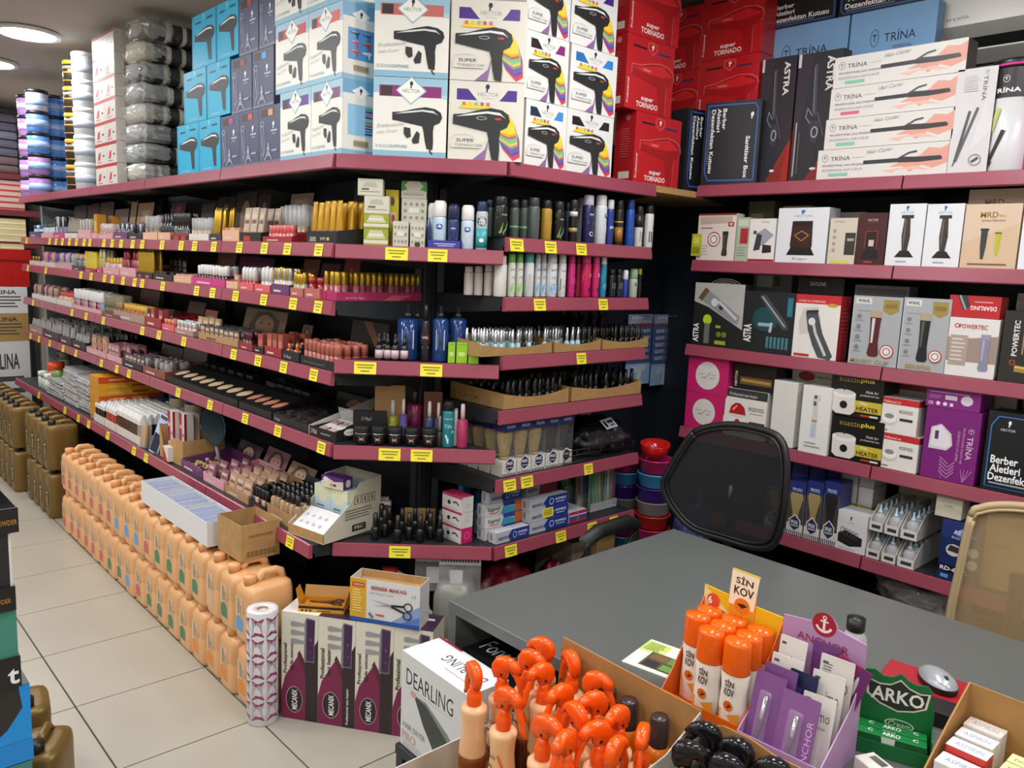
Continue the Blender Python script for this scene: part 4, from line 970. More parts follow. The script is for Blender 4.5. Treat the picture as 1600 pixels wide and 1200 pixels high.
PUR = [('r',0,0,1,1,'7a1f74'),('p',[(0.1,0.42),(0.12,0.72),(0.3,0.78),(0.5,0.66),(0.54,0.5),(0.44,0.42)],'d4c8d4'),('p',[(0.14,0.46),(0.15,0.7),(0.3,0.75),(0.47,0.64),(0.5,0.5),(0.42,0.45)],'e4dce4'),('r',0.2,0.56,0.27,0.68,'4a3a5a'),('t','TR\u00cdNA',0.86,0.5,0.13,'e4d0e0',0.32,-90),('t','PROFESYONEL KALICI OJE',0.72,0.52,0.045,'d0a8cc',0.5,-90),('t','KURUTUCU UV LAMBA',0.64,0.5,0.045,'d0a8cc',0.42,-90)] + at(TRI('e4d0e0'),0.8,0.7,0.11,0.07) + \
   [('l',[(0.4 + 0.02*i, 0.02),(0.36 + 0.03*i, 0.3 - 0.01*i * i)],0.012,'b070b0') for i in range(1)] + [('l',[(0.5,0.04 + 0.05*i),(0.34,0.12 + 0.05*i)],0.03,'a868a8') for i in range(5)] + [('l',[(0.5,0.04 + 0.05*i),(0.62,0.14 + 0.045*i)],0.03,'a868a8') for i in range(4)] + [('l',[(0.8,0.02),(0.74 + 0.07*i, 0.2)],0.02,'a868a8') for i in range(4)]
shelf_box(RIGHT, 'upright purple nail lamp box under a second purple one',1436,1521, zr, 0,0.1,'7a1f74', d=0.014, h=hpu, front=PUR, name='nail_lamp_box')
s0, s1 = RIGHT.s_at(1443, zr + hpu, 0.0), RIGHT.s_at(1528, zr + hpu, 0.0)
carton('nail_lamp_box','purple nail lamp box lying across the upright purple one','box', RIGHT.pt(s0,0.016, zr + hpu + 0.002), R(-1), s1 - s0,0.12, min(0.108, ZR[2] - 0.032 - zr - hpu),'7f2078', front=[('r',0,0,1,1,'84237c'),('t','TR\u00cdNA',0.28,0.84,0.12,'e8d4e4',0.2)] + at(TRI('e8d4e4'),0.07,0.78,0.07,0.12) + [('r',0.06,0.62,0.8,0.66,'c89ac4'),('r',0.36,0.36,0.58,0.54,'d8c8d4'),('e',0.76,0.4,0.11,0.2,'d8ccd8'),('r',0.06,0.46,0.3,0.49,'b884b4'),('r',0.06,0.38,0.26,0.41,'b884b4'),('t','CE',0.1,0.16,0.13,'e8d4e4',0.09,0, True),('e',0.24,0.17,0.04,0.08,'e8d4e4'),('e',0.37,0.17,0.04,0.08,'e8d4e4'),('r',0.46,0.1,0.52,0.23,'e8d4e4')])
shelf_box(RIGHT, 'black sanitizer box with blue border at the right end of the third shelf',1530,1660, zr, 648,0.1,'17181c', d=0.014, front=[('r',0,0,1,1,'17181c'),('l',[(0.05,0.05),(0.05,0.82),(0.13,0.94),(1,0.94)],0.014,'3a78c8'),('l',[(0.05,0.05),(1,0.05)],0.012,'2f62b0')] + at(bust('f0f0f0'),0.24,0.82,0.06,0.08) + [('t','HECTOR',0.26,0.78,0.03,'e0e0e0',0.18),('t','Sanitizer',0.72,0.8,0.08,'f4f4f4',0.34,0, True),('t','Berber',0.26,0.4,0.1,'f4f4f4',0.34,0, True),('t','Aletleri',0.28,0.29,0.1,'f4f4f4',0.38,0, True),('t','Dezenfektan',0.38,0.18,0.1,'f4f4f4',0.6,0, True),('r',0.1,0.09,0.8,0.11,'a0a4aa')], name='sanitizer_box')
shelf_box(RIGHT, 'beige carton at the back left above the third shelf sanitizer box',1536,1572, zr, 612,0.08,'b8b0a0', d=0.17, front=[('r',0.3,0.8,0.6,0.84,'8a8478')])
shelf_box(RIGHT, 'black carton at the back right above the third shelf sanitizer box',1578,1650, zr, 618,0.08,'1c1c1e', d=0.17, front=[('r',0.1,0.8,0.9,0.9,'3a3a3e')])
# ---- fourth shelf
zr = ZR[4] + 0.001
BRUSH = [('p',[(0.3,0.0),(0.7,0.0),(0.74,0.3),(0.98,0.85),(0.9,1.0),(0.1,1.0),(0.02,0.85),(0.26,0.3)],'b09a68')] + [('l',[(0.3 + 0.1*i, 0.2),(0.14 + 0.18*i, 0.96)],0.03,'94804f') for i in range(5)]
def PNX(dark=False):
  br = [('p', BRUSH[0][1],'26262a')] if dark else BRUSH
  return [('r',0,0,1,1,'6a6a74'),('r',0.04,0.24,0.96,0.8,'4a4640'),('r',0,0.8,1,1,'2a3478'),('t','PROFIX',0.5,0.86,0.06,'c4c8e0',0.6,0, True),('r',0,0,1,0.22,'e0dcd6')] + [('r',0.04 + 0.125*i, 0.0,0.1 + 0.125*i, 0.085,'1e2030') for i in range(8)] + at(br, 0.08,0.3,0.84,0.5) + [('r',0.3,0.2,0.7,0.34,'a88a62'),('p',[(0.5,0.4),(0.86,0.3),(0.86,0.16),(0.5,0.08),(0.14,0.16),(0.14,0.3)],'eceae6'),('p',[(0.5,0.38),(0.8,0.29),(0.8,0.17),(0.5,0.1),(0.2,0.17),(0.2,0.29)],'2a3050'),('t','PNX',0.5,0.25,0.07,'f0f0f0',0.44,0, True),('r',0.26,0.18,0.74,0.2,'d0d2dc')]
for i, (a, b) in enumerate([(1193,1226),(1227,1253),(1254,1279),(1280,1305)]):
  shelf_box(RIGHT, '%s navy and white neck brush box on the lowest shelf behind the black chair' % ORD[i], a, b, zr, 752,0.1,'2a3478', front=PNX(i == 3), name='brush_box', d=0.014, group='neck brush boxes on the lowest wall shelf')
  s0, s1 = RIGHT.s_at(a, zr, 0.12), RIGHT.s_at(b, zr, 0.12)
  carton('brush_box','%s navy neck brush box in the rear row on the lowest wall shelf' % ORD[i],'box', RIGHT.pt(s0 + 0.002,0.13, zr + 0.0008),0, s1 - s0 - 0.004,0.1,0.3,'2a3478', front=[('r',0,0.86,1,0.92,'5a64a0')], group='neck brush boxes in the rear row')
hw = RIGHT.hit(1330,800,0.0)[1] - zr
shelf_box(RIGHT, 'white box with black guide combs in front of the yellow boxes',1300,1351, zr, 800,0.1,'d4d4d4', d=0.014, front=[('r',0,0,1,1,'dedede')] + at(bust('4a5058'),0.44,0.78,0.1,0.12) + [('r',0.4,0.72,0.6,0.735,'a0a0a0'),('p',[(0.14,0.2),(0.14,0.42),(0.36,0.52),(0.88,0.4),(0.88,0.2),(0.5,0.12)],'1e1e20')] + [('o',0.26 + 0.11*i, 0.5 - 0.02*i, 0.06,0.1,0.02,'4a4a4e') for i in range(5)] + [('r',0.2,0.05,0.7,0.07,'a8a8a8')], name='comb_box')
YEL = [('r',0,0,1,1,'ccc03a'),('t','DUDE',0.6,0.5,0.3,'5a5420',0.4,0, True)]
for i, (a, b) in enumerate([(1314,1341),(1342,1366)]):
  s0, s1 = RIGHT.s_at(a, 0.8,0.13), RIGHT.s_at(b, 0.8,0.13)
  for k in range(4):
    carton('yellow_box' if k < 2 else 'white_box','%s in the %s column behind the guide combs, %s from below' % (['yellow box','dashed white box'][k // 2],['left','right'][i], ORD[k]),'box', RIGHT.pt(s0 + 0.001,0.13, zr + 0.0008 + k * 0.0762),0, s1 - s0 - 0.002,0.12,0.075,'b8ae3a' if k < 2 else 'd8d6d0', front=YEL if k < 2 else [('r',0,0,1,1,'deddd8')] + [('r',0.0,0.08 + 0.16*q, 0.06,0.16 + 0.16*q, '3a3a3c') for q in range(6)], group='small boxes behind the guide comb box')
# bottle trays: two levels, three trays side by side, each holding a row of clear bottles
def clear_bottle(key, liquid, r=0.021, h=0.075):
  def mk():
    return [('clear_bottle', G().lathe([(r * .95,0),(r, 0.004),(r, h * .62),(r * .8, h * .72),(r * .4, h * .8)], glass('e6eaec',0.55),12)),
        ('liquid', G().lathe([(r * .9,0.002),(r * .93, h * .3),(0, h * .3)], M(liquid, 0.2),12)),
        ('nozzle', G().lathe([(r * .45, h * .78),(r * .42, h * .9),(r * .22, h * .94),(r * .14, h * 1.22),(0, h * 1.23)], M('b9cfe0',0.3),10))]
  return kind(key, mk)
def tray_art():
  return [('r',0,0,1,1,'dad7d2'),('r',0.2,0.3,0.85,0.7,'3a3a3e')]
tz = zr
for lev in range(2):
  for i, (a, b) in enumerate([(1350,1372),(1374,1397),(1399,1426)]):
    off = 5*lev
    s0, s1 = RIGHT.s_at(a + off, tz, -0.0), RIGHT.s_at(b + off, tz, -0.0)
    wd = s1 - s0 - 0.003
    dd = 0.26
    t = thing('bottle_tray','%s white tray of clear bottles, %s level, on the lowest wall shelf' % (['left','middle','right'][i],['lower','upper'][lev]),'tray', RIGHT.pt(s0,0.012, tz + 0.0005),0,'white bottle trays')
    g = G().box(0, wd, 0, dd, 0,0.003, CARD('d8d5d0')).box(0, wd, 0,0.002,0.003,0.034, CARD('d8d5d0'))
    g.prism([(0,0.003),(dd, 0.003),(dd, 0.1),(0.06,0.085),(0,0.034)],0,0.0018, CARD('d8d5d0'),'x').prism([(0,0.003),(dd, 0.003),(dd, 0.1),(0.06,0.085),(0,0.034)], wd - 0.0018, wd, CARD('d8d5d0'),'x')
    obj('tray', g.mesh('tray'), t)
    gp = G()
    paint(gp, tray_art(), wd, 0.032, lambda x, y, o: (x, -o, 0.001 + y))
    obj('printed_design', gp.mesh('print', fix=False), t)
    for r in range(5):
      spawn('clear_bottle', clear_bottle('cb','b07a80'),'clear bottle with pointed nozzle in the %s %s tray' % (['lower','upper'][lev],['left','middle','right'][i]),'bottle', RIGHT.pt(s0 + wd / 2,0.012 + 0.03 + r * 0.046, tz + 0.0042),0,'bottles in the %s %s tray' % (['lower','upper'][lev],['left','middle','right'][i]))
  tz += 0.1045
ASR = [('r',0,0,1,1,'1d2a5c'),('p',[(0,0.7),(1,0.8),(1,1),(0,1)],'27366e'),('p',[(0.3,0.8),(0.5,0.9),(0.8,0.86),(0.9,0.78),(0.5,0.76)],'7a88a8'),('t','ASTRA',0.56,0.83,0.07,'d8dcE8'.lower(),0.5,0, True),('t','Baby Hair',0.52,0.73,0.05,'c8cce0',0.5,0, False, 0.3),('e',0.36,0.52,0.2,0.1,'d0ccca'),('p',[(0.2,0.5),(0.5,0.48),(0.5,0.58),(0.26,0.6)],'3a3030'),('e',0.86,0.55,0.14,0.08,'c8c4c2'),('e',0.86,0.35,0.14,0.08,'c8c4c2'),('r',0,0.14,1,0.26,'10162c'),('t','RD-600S',0.42,0.2,0.07,'f0f0f4',0.7,0, True),('r',0.1,0.04,0.3,0.1,'5a9ad8'),('r',0.5,0.04,0.7,0.1,'5a9ad8')]
hn = RIGHT.hit(1490,815,0.0)[1] - zr
shelf_box(RIGHT, 'navy clipper box with round photo insets behind the beige chair',1462,1523, zr, 815,0.12,'1d2a5c', d=0.014, front=ASR, name='clipper_box')
s0, s1 = RIGHT.s_at(1464, zr + hn, 0.03), RIGHT.s_at(1505, zr + hn, 0.03)
carton('small_box','cream carton lying on the navy clipper box','box', RIGHT.pt(s0 - 0.005,0.02, zr + hn + 0.002),0, s1 - s0,0.08,0.083,'cfc6b2', front=[('t','FS-880',0.5,0.5,0.12,'8a8478',0.3)])
s0 = RIGHT.s_at(1373,0.8,0.1)
carton('small_box','cream carton behind the upper bottle trays','box', RIGHT.pt(s0,0.29, zr + 0.0008),0,0.13,0.08,0.27,'cfc6b2', front=[('t','FS-880',0.4,0.88,0.05,'8a8478',0.3)])
shelf_box(RIGHT, 'brown carton right of the navy clipper box',1528,1600, zr, 790,0.12, KRAFT, d=0.06, front=[('r',0.2,0.5,0.6,0.55,'8a6a40')])
# ================================================================== CORNER AND DEODORANT BAY
def rpx(fr, a, b, z, d):
  p = fr.pt(fr.s_at((a + b)/2, z, d), d, z)
  return (b - a)/2*(p - CPOS).dot(CF) / F
def cyl_print(g, art, r, z0, z1, span=1.25, rough=0.35):
  paint(g, art, 2*r * span, z1 - z0, lambda x, y, o: ((r + o)*math.sin(x / r - span),-(r + o)*math.cos(x / r - span), z0 + y), rough)
def face(fr, s, d, z):
  """turn that makes the front of a round thing look along its shelf normal"""
  return fr.ang
def can_kind(key, body, cap, r, h, bands=(), art=None, style='cap'):
  def mk():
    hb = h * (0.80 if style in ('cap','dome') else 0.66)
    g = G().lathe([(r * .93,0),(r, 0.003),(r, hb * .93),(r * .94, hb * .97),(r * .8, hb)], M(body, 0.22),16)
    if style == 'cap':
      c = G().lathe([(r * .84, hb * .99),(r * .88, hb),(r * .86, h * .97),(r * .76, h),(0, h)], M(cap, 0.35),16)
    elif style == 'dome':
      c = G().lathe([(r * .9, hb * .99),(r * .93, hb + 0.001),(r * .86, h * .92),(r * .6, h * .985),(0, h)], M(cap, 0.3),16)
    else:
      c = G().lathe([(r * .9, hb),(r * .98, hb + .002),(r * .96, h * .93),(r * .72, h),(0, h)], M(cap, 0.3),16)
    parts = [('can', g),('cap', c)]
    L = G()
    for z0, z1, col in bands:
      L.lathe([(r * 1.004, hb * z0),(r * 1.004, hb * z1)], M(col, 0.3),16)
    if art:
      cyl_print(L, art, r * 1.008,0.02*hb, 0.93*hb)
    if bands or art:
      parts.append(('label', L))
    return parts
  return kind(key, mk)
def can(fr, label, a, b, z, pytop, body, cap, bands=(), art=None, style='cap', d=None, name='spray_can', cat='spray can', group=None, back=0.0, dmin=0.02):
  d0 = dmin + back
  r = rpx(fr, a, b, z, d0 + 0.02)*0.97
  d = d0 + r
  s = fr.s_at((a + b)/2, z, d)
  h = fr.hit((a + b)/2, pytop, d)[1] - z
  spawn(name, can_kind((body, cap, round(r, 4), round(h, 4), repr(bands), repr(art), style), body, cap, r, h, bands, art, style), label, cat, fr.pt(s, d, z + 0.0006), fr.ang, group)
  return s, d, r
# ---- corner, first shelf: soap boxes and roll-ons
z = ZC[1] + 0.001
SOAPW = [('r',0,0,1,1,'d2d0be'),('p',[(0.2,0.5),(0.8,0.5),(0.7,0.8),(0.3,0.8)],'b8b6a2'),('r',0.1,0.2,0.9,0.25,'8f8d7a'),('r',0.15,0.32,0.45,0.42,'5a5c50')]
SOAPG = [('r',0,0,1,1,'9aa232'),('p',[(0.1,0.4),(0.25,0.9),(0.75,0.9),(0.9,0.4)],'c8c8a0'),('r',0.2,0.55,0.8,0.7,'e0dcc8'),('r',0,0.1,1,0.32,'d8d6c4')]
SOAPD = [('r',0,0,1,1,'c9c7b8')] + [('e',0.15 + 0.23*i, 0.2 + 0.28*j, 0.06,0.07,'8c8a7a') for i in range(4) for j in range(3)] + [('r',0.3,0.4,0.7,0.6,'dedccf')]
SOAPT = [('r',0,0,1,1,'d2d0be'),('p',[(0,1),(0.3,1),(0.12,0.75),(0.25,0.5),(0,0.4)],'4a9a3a'),('p',[(1,1),(0.7,1),(0.88,0.75),(0.75,0.5),(1,0.4)],'4a9a3a'),('r',0.1,0.15,0.9,0.3,'b8b6a2')]
zz = z
for k, (a, b, t_, art, c, nm) in enumerate([(568,606,357, SOAPG, 'a9b03c','green soap box at the bottom'),(568,607,334, SOAPG, 'a9b03c','green soap box second'),(569,608,306, SOAPW, 'c2c2a0','pale soap box third'),(559,598,279, SOAPW, 'c2c2a0','pale soap box topmost')]):
  h = CHAM.hit((a + b)/2, t_, 0.03)[1] - zz
  s0, s1 = CHAM.s_at(a, zz, 0.03), CHAM.s_at(b, zz, 0.03)
  carton('soap_box', nm + ' in the left stack on the corner shelf','soap', CHAM.pt(s0,0.03, zz + 0.0006), CHAM.ang, s1 - s0,0.05, h - 0.001, c, front=art, left=[('r',0,0,1,1,'aeb24a' if c == 'a9b03c' else 'c8c8b0'),('r',0.2,0.3,0.8,0.7,'d8d8c0')], group='soap boxes on the corner')
  zz += h
shelf_box(CHAM, 'tall yellow box behind the left soap stack',601,622, z, 297,0.03,'c9b42a', d=0.09, front=[('r',0,0,1,1,'d2bc2c'),('e',0.6,0.5,0.25,0.12,'d8d0b8'),('e',0.6,0.5,0.14,0.07,'c04a3a'),('e',0.5,0.8,0.2,0.08,'5a5020')])
shelf_box(CHAM, 'patterned white soap box, front left of the second group',613,638, z, 346,0.05,'c4c2b4', front=SOAPD, name='soap_box', cat='soap', d=0.03)
shelf_box(CHAM, 'patterned white soap box, front right of the second group',640,664, z, 348,0.05,'c4c2b4', front=SOAPD + [('e',0.5,0.1,0.2,0.1,'3a3a30')], name='soap_box', cat='soap', d=0.03)
zz = z
for k, (t_, art, nm) in enumerate([(348, SOAPD, 'lowest rear'),(310, SOAPD, 'middle rear'),(283, SOAPT, 'topmost rear leaf-patterned')]):
  s0, s1 = CHAM.s_at(627, zz, 0.085), CHAM.s_at(666, zz, 0.085)
  h = CHAM.hit(645, t_, 0.085)[1] - zz
  carton('soap_box', nm + ' soap box in the second group on the corner','soap', CHAM.pt(s0,0.085, zz + 0.0006), CHAM.ang, s1 - s0,0.05, h - 0.001,'c4c2b4', front=art, group='soap boxes on the corner')
  zz += h
# purple display tray with roll-ons
s0, s1 = CHAM.s_at(668, z, 0.016), CHAM.s_at(719, z, 0.016)
t = thing('display_tray','purple blue display tray under the roll-on bottles','tray', CHAM.pt(s0,0.016, z + 0.0005), CHAM.ang)
wd = s1 - s0
pm = CARD('3a3a9a')
g = G().box(0, wd, 0,0.075,0,0.002, pm).box(0, wd, 0,0.0015,0.002,0.026, pm)
g.prism([(0,0.002),(0.075,0.002),(0.075,0.12),(0.03,0.07),(0,0.026)],0,0.0015, pm, 'x').prism([(0,0.002),(0.075,0.002),(0.075,0.05),(0.03,0.04),(0,0.026)], wd - 0.0015, wd, pm, 'x')
obj('tray', g.mesh('tray'), t)
g = G(); paint(g, [('r',0.2,0.5,0.85,0.62,'c4c4e4'),('r',0.3,0.25,0.8,0.36,'c4c4e4')], wd, 0.026, lambda x, y, o: (x, -o, y)); obj('printed_design', g.mesh('print', fix=False), t)
NV = lambda c: [('e',0.5,0.72,0.2,0.1,'1a3f9a'),('t','NIVEA',0.5,0.72,0.05,'ffffff',0.28,0, True),('r',0.25,0.3,0.75,0.34, c),('r',0.3,0.2,0.7,0.23, c)]
can(CHAM, 'clear roll-on with big white cap at the front of the purple tray',675,697, z + 0.002,314,'b8cede','eceae6', art=NV('e8eef4'), style='roll', name='roll_on', cat='roll-on', dmin=0.022)
can(CHAM, 'navy roll-on with dark cap in the purple tray',698,717, z + 0.002,319,'2a3660','20284a', art=NV('8a98c0'), style='roll', name='roll_on', cat='roll-on', dmin=0.022)
can(CHAM, 'roll-on with white cap half hidden at the left rear of the purple tray',667,686, z + 0.002,318,'b8cede','e4e2de', style='roll', name='roll_on', cat='roll-on', dmin=0.065)
can(CHAM, 'clear roll-on with white cap right of the purple tray',719,740, z, 321,'c4d2de','eceae6', art=NV('e8eef4'), style='roll', name='roll_on', cat='roll-on')
can(CHAM, 'turquoise and silver spray can with navy cap at the corner edge',742,761, z, 315,'b4bcc0','25355c', bands=[(0.05,0.55,'3aa0a6')], art=[('e',0.5,0.78,0.34,0.13,'1c2440'),('t','NIVEA',0.5,0.8,0.05,'f0f0f4',0.5,0, True),('t','MEN',0.5,0.72,0.04,'f0f0f4',0.3),('r',0.2,0.38,0.8,0.5,'d8c85a'),('e',0.5,0.25,0.16,0.06,'e0ece8')])
# ---- deodorant bay, first shelf
z = ZE[1] + 0.001
grn = [('r',0,0,1,1,'1e1e1c'),('r',0.0,0.82,1,0.9,'9ac03a'),('r',0.0,0.6,1,0.66,'9ac03a'),('t','FORET',0.5,0.73,0.05,'d8e0c0',0.4),('p',[(0.1,0.1),(0.4,0.5),(0.3,0.1)],'5a8a3a'),('t','Jagler',0.6,0.32,0.13,'d0dcb8',0.6,60, False, 0.3)]
drow = [('dark grey spray can half hidden behind the black and green one',757,771,312,'3a4440','1c2020',(), None, 0.05),
    ('black spray can with lime bands at the left end',770,792,307,'1e1e1c','262624',(), grn, 0),
    ('dark grey green spray can, second in the row',794,810,312,'4a5450','2a2e2c',[(0.3,0.4,'6a8a6a')], None, 0.01),
    ('dark grey green spray can, third in the row',810,824,312,'4a5450','2a2e2c',[(0.3,0.4,'6a8a6a')], None, 0.03),
    ('large grey green spray can beside the gold can',822,842,309,'525c58','3a403e',(),[('r',0.2,0.65,0.8,0.7,'5aa05a'),('r',0.2,0.4,0.7,0.43,'8a9490')],0),
    ('gold spray can with black cap',843,861,313,'b08a34','22201c',(),[('r',0.2,0.55,0.8,0.6,'d8bc70'),('r',0.2,0.3,0.7,0.33,'8a6a28')],0),
    ('black spray can with lime bands beside the gold can',862,880,315,'1e1e1c','262624',(), grn, 0),
    ('dark navy spray can behind the black and cream one',879,892,316,'23284a','1a1c2c',(),[('r',0.2,0.4,0.8,0.5,'6a70a0')],0.03),
    ('black and cream spray can with white top band',887,901,312,'201e1c','2a2828',[(0.76,0.9,'d8d4cc'),(0.3,0.42,'b89a60')], None, 0.0),
    ('purple navy spray can with pale cap and moon mark',907,926,305,'2a2650','c8c0d4',(),[('e',0.5,0.8,0.26,0.08,'1a3f9a'),('t','NIVEA',0.5,0.8,0.04,'ffffff',0.4,0, True),('o',0.5,0.25,0.2,0.07,0.08,'b8b0d8'),('r',0.2,0.55,0.8,0.6,'a098c8')],0),
    ('white spray can with round blue logo',926,946,305,'d4d8dc','e4e4e2',(),[('e',0.7,0.78,0.26,0.08,'1a3f9a'),('t','NIVEA',0.7,0.78,0.04,'ffffff',0.36,0, True),('r',0.2,0.3,0.7,0.5,'b8c4d4')],0),
    ('slim blue spray can with pale cap beside the white can',945,957,312,'2a3f8a','d0d4dc',(),[('t','JEAN',0.5,0.5,0.1,'dfe4f0',0.7,0, True)],0),
    ('black spray can with amber lower half',958,972,312,'26221c','1c1a18',[(0.1,0.5,'a07030'),(0.62,0.66,'c8a860')], None, 0),
    ('bright blue spray can near the right end',975,989,312,'2450a8','1c3a80',(),[('r',0.2,0.5,0.8,0.56,'d04a4a'),('r',0.2,0.2,0.7,0.3,'5a80c8')],0),
    ('black and white spray can second from the right end',989,1003,322,'d0d0d0','1c1c1e',[(0.6,1.0,'2a2a2c')],[('r',0.3,0.15,0.6,0.5,'3a3a3c')],0),
    ('black and white spray can at the right end with blue dot',1004,1019,320,'d8d8d6','1c1c1e',(),[('r',0.0,0.6,1,1,'2c2c30'),('e',0.75,0.62,0.2,0.07,'1a3f9a'),('r',0.2,0.15,0.5,0.5,'3a3a3c')],0),
    ('pale grey spray can standing behind the purple navy one',899,913,309,'a8aaae','8a8c90',(), None, 0.08)]
for lab, a, b, t_, bc, cc, bands, art, bk in drow:
  can(END, lab, a, b, z, t_, bc, cc, bands, art, back=bk, group='deodorants on the upper shelf')
# ---- second shelf
z = ZE[2] + 0.001
emo = lambda c1, c2: [('t','Emotion',0.5,0.86,0.08,'3a3a3a',0.7,10, False, 0.4),('t','H2O',0.5,0.6,0.09,'8a8a88',0.5),('e',0.5,0.25,0.36,0.16, c1),('e',0.6,0.32,0.2,0.1, c2)]
drow = [('plain white spray can at the far left rear of the second row',724,739,416,'c2b8b4','d0c8c4',(), None, 0.10),('plain white spray can second at the left rear',739,754,416,'c2b8b4','d0c8c4',(), None, 0.085),('plain white spray can third at the left rear',755,771,414,'c8beba','d4ccc8',(), None, 0.06),
    ('white spray can with small pink flower, fourth from left',770,791,399,'d8d6d2','dcdad6',(),[('e',0.85,0.5,0.14,0.06,'d86a6a'),('e',0.9,0.3,0.12,0.06,'a8c86a')],0),
    ('white and green spray can with green cap, left of two',791,804,396,'d6dace','6ab04a',(), emo('8ac85a','b0d890'),0),('white and green spray can with green cap, right of two',803,816,396,'d6dace','6ab04a',(), emo('8ac85a','b0d890'),0.004),
    ('white spray can with teal cap',816,833,396,'d4d8d8','4aa8a0',(),[('r',0.2,0.2,0.4,0.7,'b8bcbc'),('r',0.2,0.1,0.7,0.14,'a0a4a4')],0),
    ('white spray can with blue cloud, left of three',833,843,397,'d6d9dc','c4c8ca',(), emo('6ab0dc','a0cce8'),0.01),('white spray can with blue cloud, middle of three',842,852,397,'d6d9dc','c4c8ca',(), emo('6ab0dc','a0cce8'),0.02),
    ('white spray can with blue cloud, right of three',851,869,397,'d6d9dc','c4c8ca',(), emo('6ab0dc','a0cce8'),0),
    ('white spray can with black tick',869,883,397,'d4d4d2','c8c8c6',(),[('t','Rexona',0.5,0.82,0.06,'4a4a4a',0.6),('p',[(0.1,0.6),(0.45,0.3),(0.95,0.75),(0.9,0.3),(0.5,0.12),(0.1,0.2)],'222426')],0),
    ('magenta spray can beside the white ticked one',884,897,397,'c42a78','b42268',(),[('r',0.3,0.4,0.7,0.6,'d8a0c0'),('r',0.2,0.15,0.8,0.18,'e8b8d0')],0),('dark red spray can behind the magenta ones',896,906,398,'8a2030','6a1828',(),[('r',0.2,0.3,0.8,0.7,'a83a48')],0.03),
    ('pink and orange spray can',904,922,397,'c82060','d0407a',(),[('p',[(0,0.5),(0.5,0.62),(1,0.55),(1,0.8),(0.5,0.85),(0,0.75)],'e07a2a'),('t','S',0.6,0.68,0.12,'f0c030',0.3,0, True),('e',0.6,0.22,0.2,0.08,'5a1830')],0),
    ('pink and blue spray can',922,935,397,'c8286a','d04a86',(),[('p',[(0,0.5),(0.5,0.62),(1,0.55),(1,0.8),(0.5,0.85),(0,0.75)],'3050c0'),('t','S',0.6,0.68,0.12,'dfe4f8',0.3,0, True),('e',0.6,0.22,0.2,0.08,'501838')],0),
    ('teal and green spray can with white cap',935,946,400,'2a86a8','d0d8d4',(),[('r',0.1,0.55,0.9,0.75,'6ab84a'),('e',0.5,0.35,0.3,0.1,'50b0d0')],0),
    ('short black spray can, left of two',948,960,421,'1c1e20','141516',(),[('r',0.2,0.05,0.8,0.35,'3a8aa8'),('r',0.3,0.4,0.7,0.7,'c8ccd0')],0),('short black spray can, right of two',960,971,421,'1c1e20','141516',(),[('r',0.2,0.05,0.8,0.35,'3a8aa8'),('r',0.3,0.4,0.7,0.7,'c8ccd0')],0)]
for lab, a, b, t_, bc, cc, bands, art, bk in drow:
  can(END, lab, a, b, z, t_, bc, cc, bands, art, back=bk, group='deodorants on the second shelf')
can(END, 'small blue roll-on with white dome cap',971,980, z, 422,'28409a','d8dce4', style='roll', name='roll_on', cat='roll-on')
can(END, 'clear roll-on with green cap near the right end',981,995, z, 420,'a8b4a8','8aa888', style='roll', name='roll_on', cat='roll-on', art=[('e',0.5,0.75,0.24,0.1,'3a6a5a')])
can(END, 'black and yellow can at the right end of the second row',994,1001, z, 420,'1e1e1e','c8b82a', name='spray_can', back=0.03)
# ---- polish bottles in cardboard trays
def polish_kind(key, body, cap, r, h, metal=False, cap_frac=0.52):
  def mk():
    hb = h * (1 - cap_frac)
    return [('polish_bottle', G().lathe([(r * .9,0),(r, 0.002),(r, hb * .8),(r * .6, hb * .96),(r * .5, hb)], M(body, 0.12),12, sq=0.25)),
        ('cap', G().lathe([(r * .62, hb * .97),(r * .66, hb),(r * .5, h * .98),(0, h)], M(cap, 0.18, metal=0.85 if metal else 0),12))]
  return kind(key, mk)
def tray_obj(fr, label, s0, s1, d0, dd, z, hf, hb_, mt, name='display_tray', header=None, front=None, left=None, wave=True, cat='tray', group=None):
  """open carton tray: floor, low front lip with a dip, rising sides, back"""
  wd = s1 - s0
  t = thing(name, label, cat, fr.pt(s0, d0, z + 0.0006), fr.ang, group)
  g = G().box(0, wd, 0, dd, 0,0.002, mt)
  n = 10
  top = [(wd * k / n, hf * (1 - (0.35*math.sin(math.pi * k / n) if wave else 0))) for k in range(n + 1)]
  g.prism([(0,0.002)] + top + [(wd, 0.002)],0,0.002, mt, 'y')
  for x in (0, wd - 0.002):
    g.prism([(0.002,0.002),(dd, 0.002),(dd, hb_),(dd * 0.35, hf + (hb_ - hf)*0.4),(0.002, hf)], x, x + 0.002, mt, 'x')
  g.box(0.002, wd - 0.002, dd - 0.002, dd, 0.002, hb_, mt)
  obj('tray', g.mesh('tray'), t)
  if front or left:
    g = G()
    if front:
      paint(g, front, wd, hf * 0.66, lambda x, y, o: (x, -o, y))
    if front:
      obj('printed_design', g.mesh('print', fix=False), t)
    if left:
      g = G()
      paint(g, left, dd, hf, lambda x, y, o: (-o, dd - x, y))
      obj('side_print', g.mesh('print', fix=False), t)
  if header:
    hh, art, back = header
    g = G().prism([(dd - 0.0045,0.004),(dd - 0.0025,0.004),(dd + back, hh),(dd + back - 0.002, hh)],0.002, wd - 0.002, CARD(art[0][-1]),'x')
    def hp(x, y, o):
      k = y / hh
      return (x, dd - 0.0045 + (back + 0.0025)*k - o, 0.004 + (hh - 0.004)*k)
    paint(g, art, wd - 0.004, hh, lambda x, y, o: tuple(a + b for a, b in zip(hp(x, y, o),(0.002,0,0))))
    obj('header_card', g.mesh('header_card', fix=False), t)
  return t
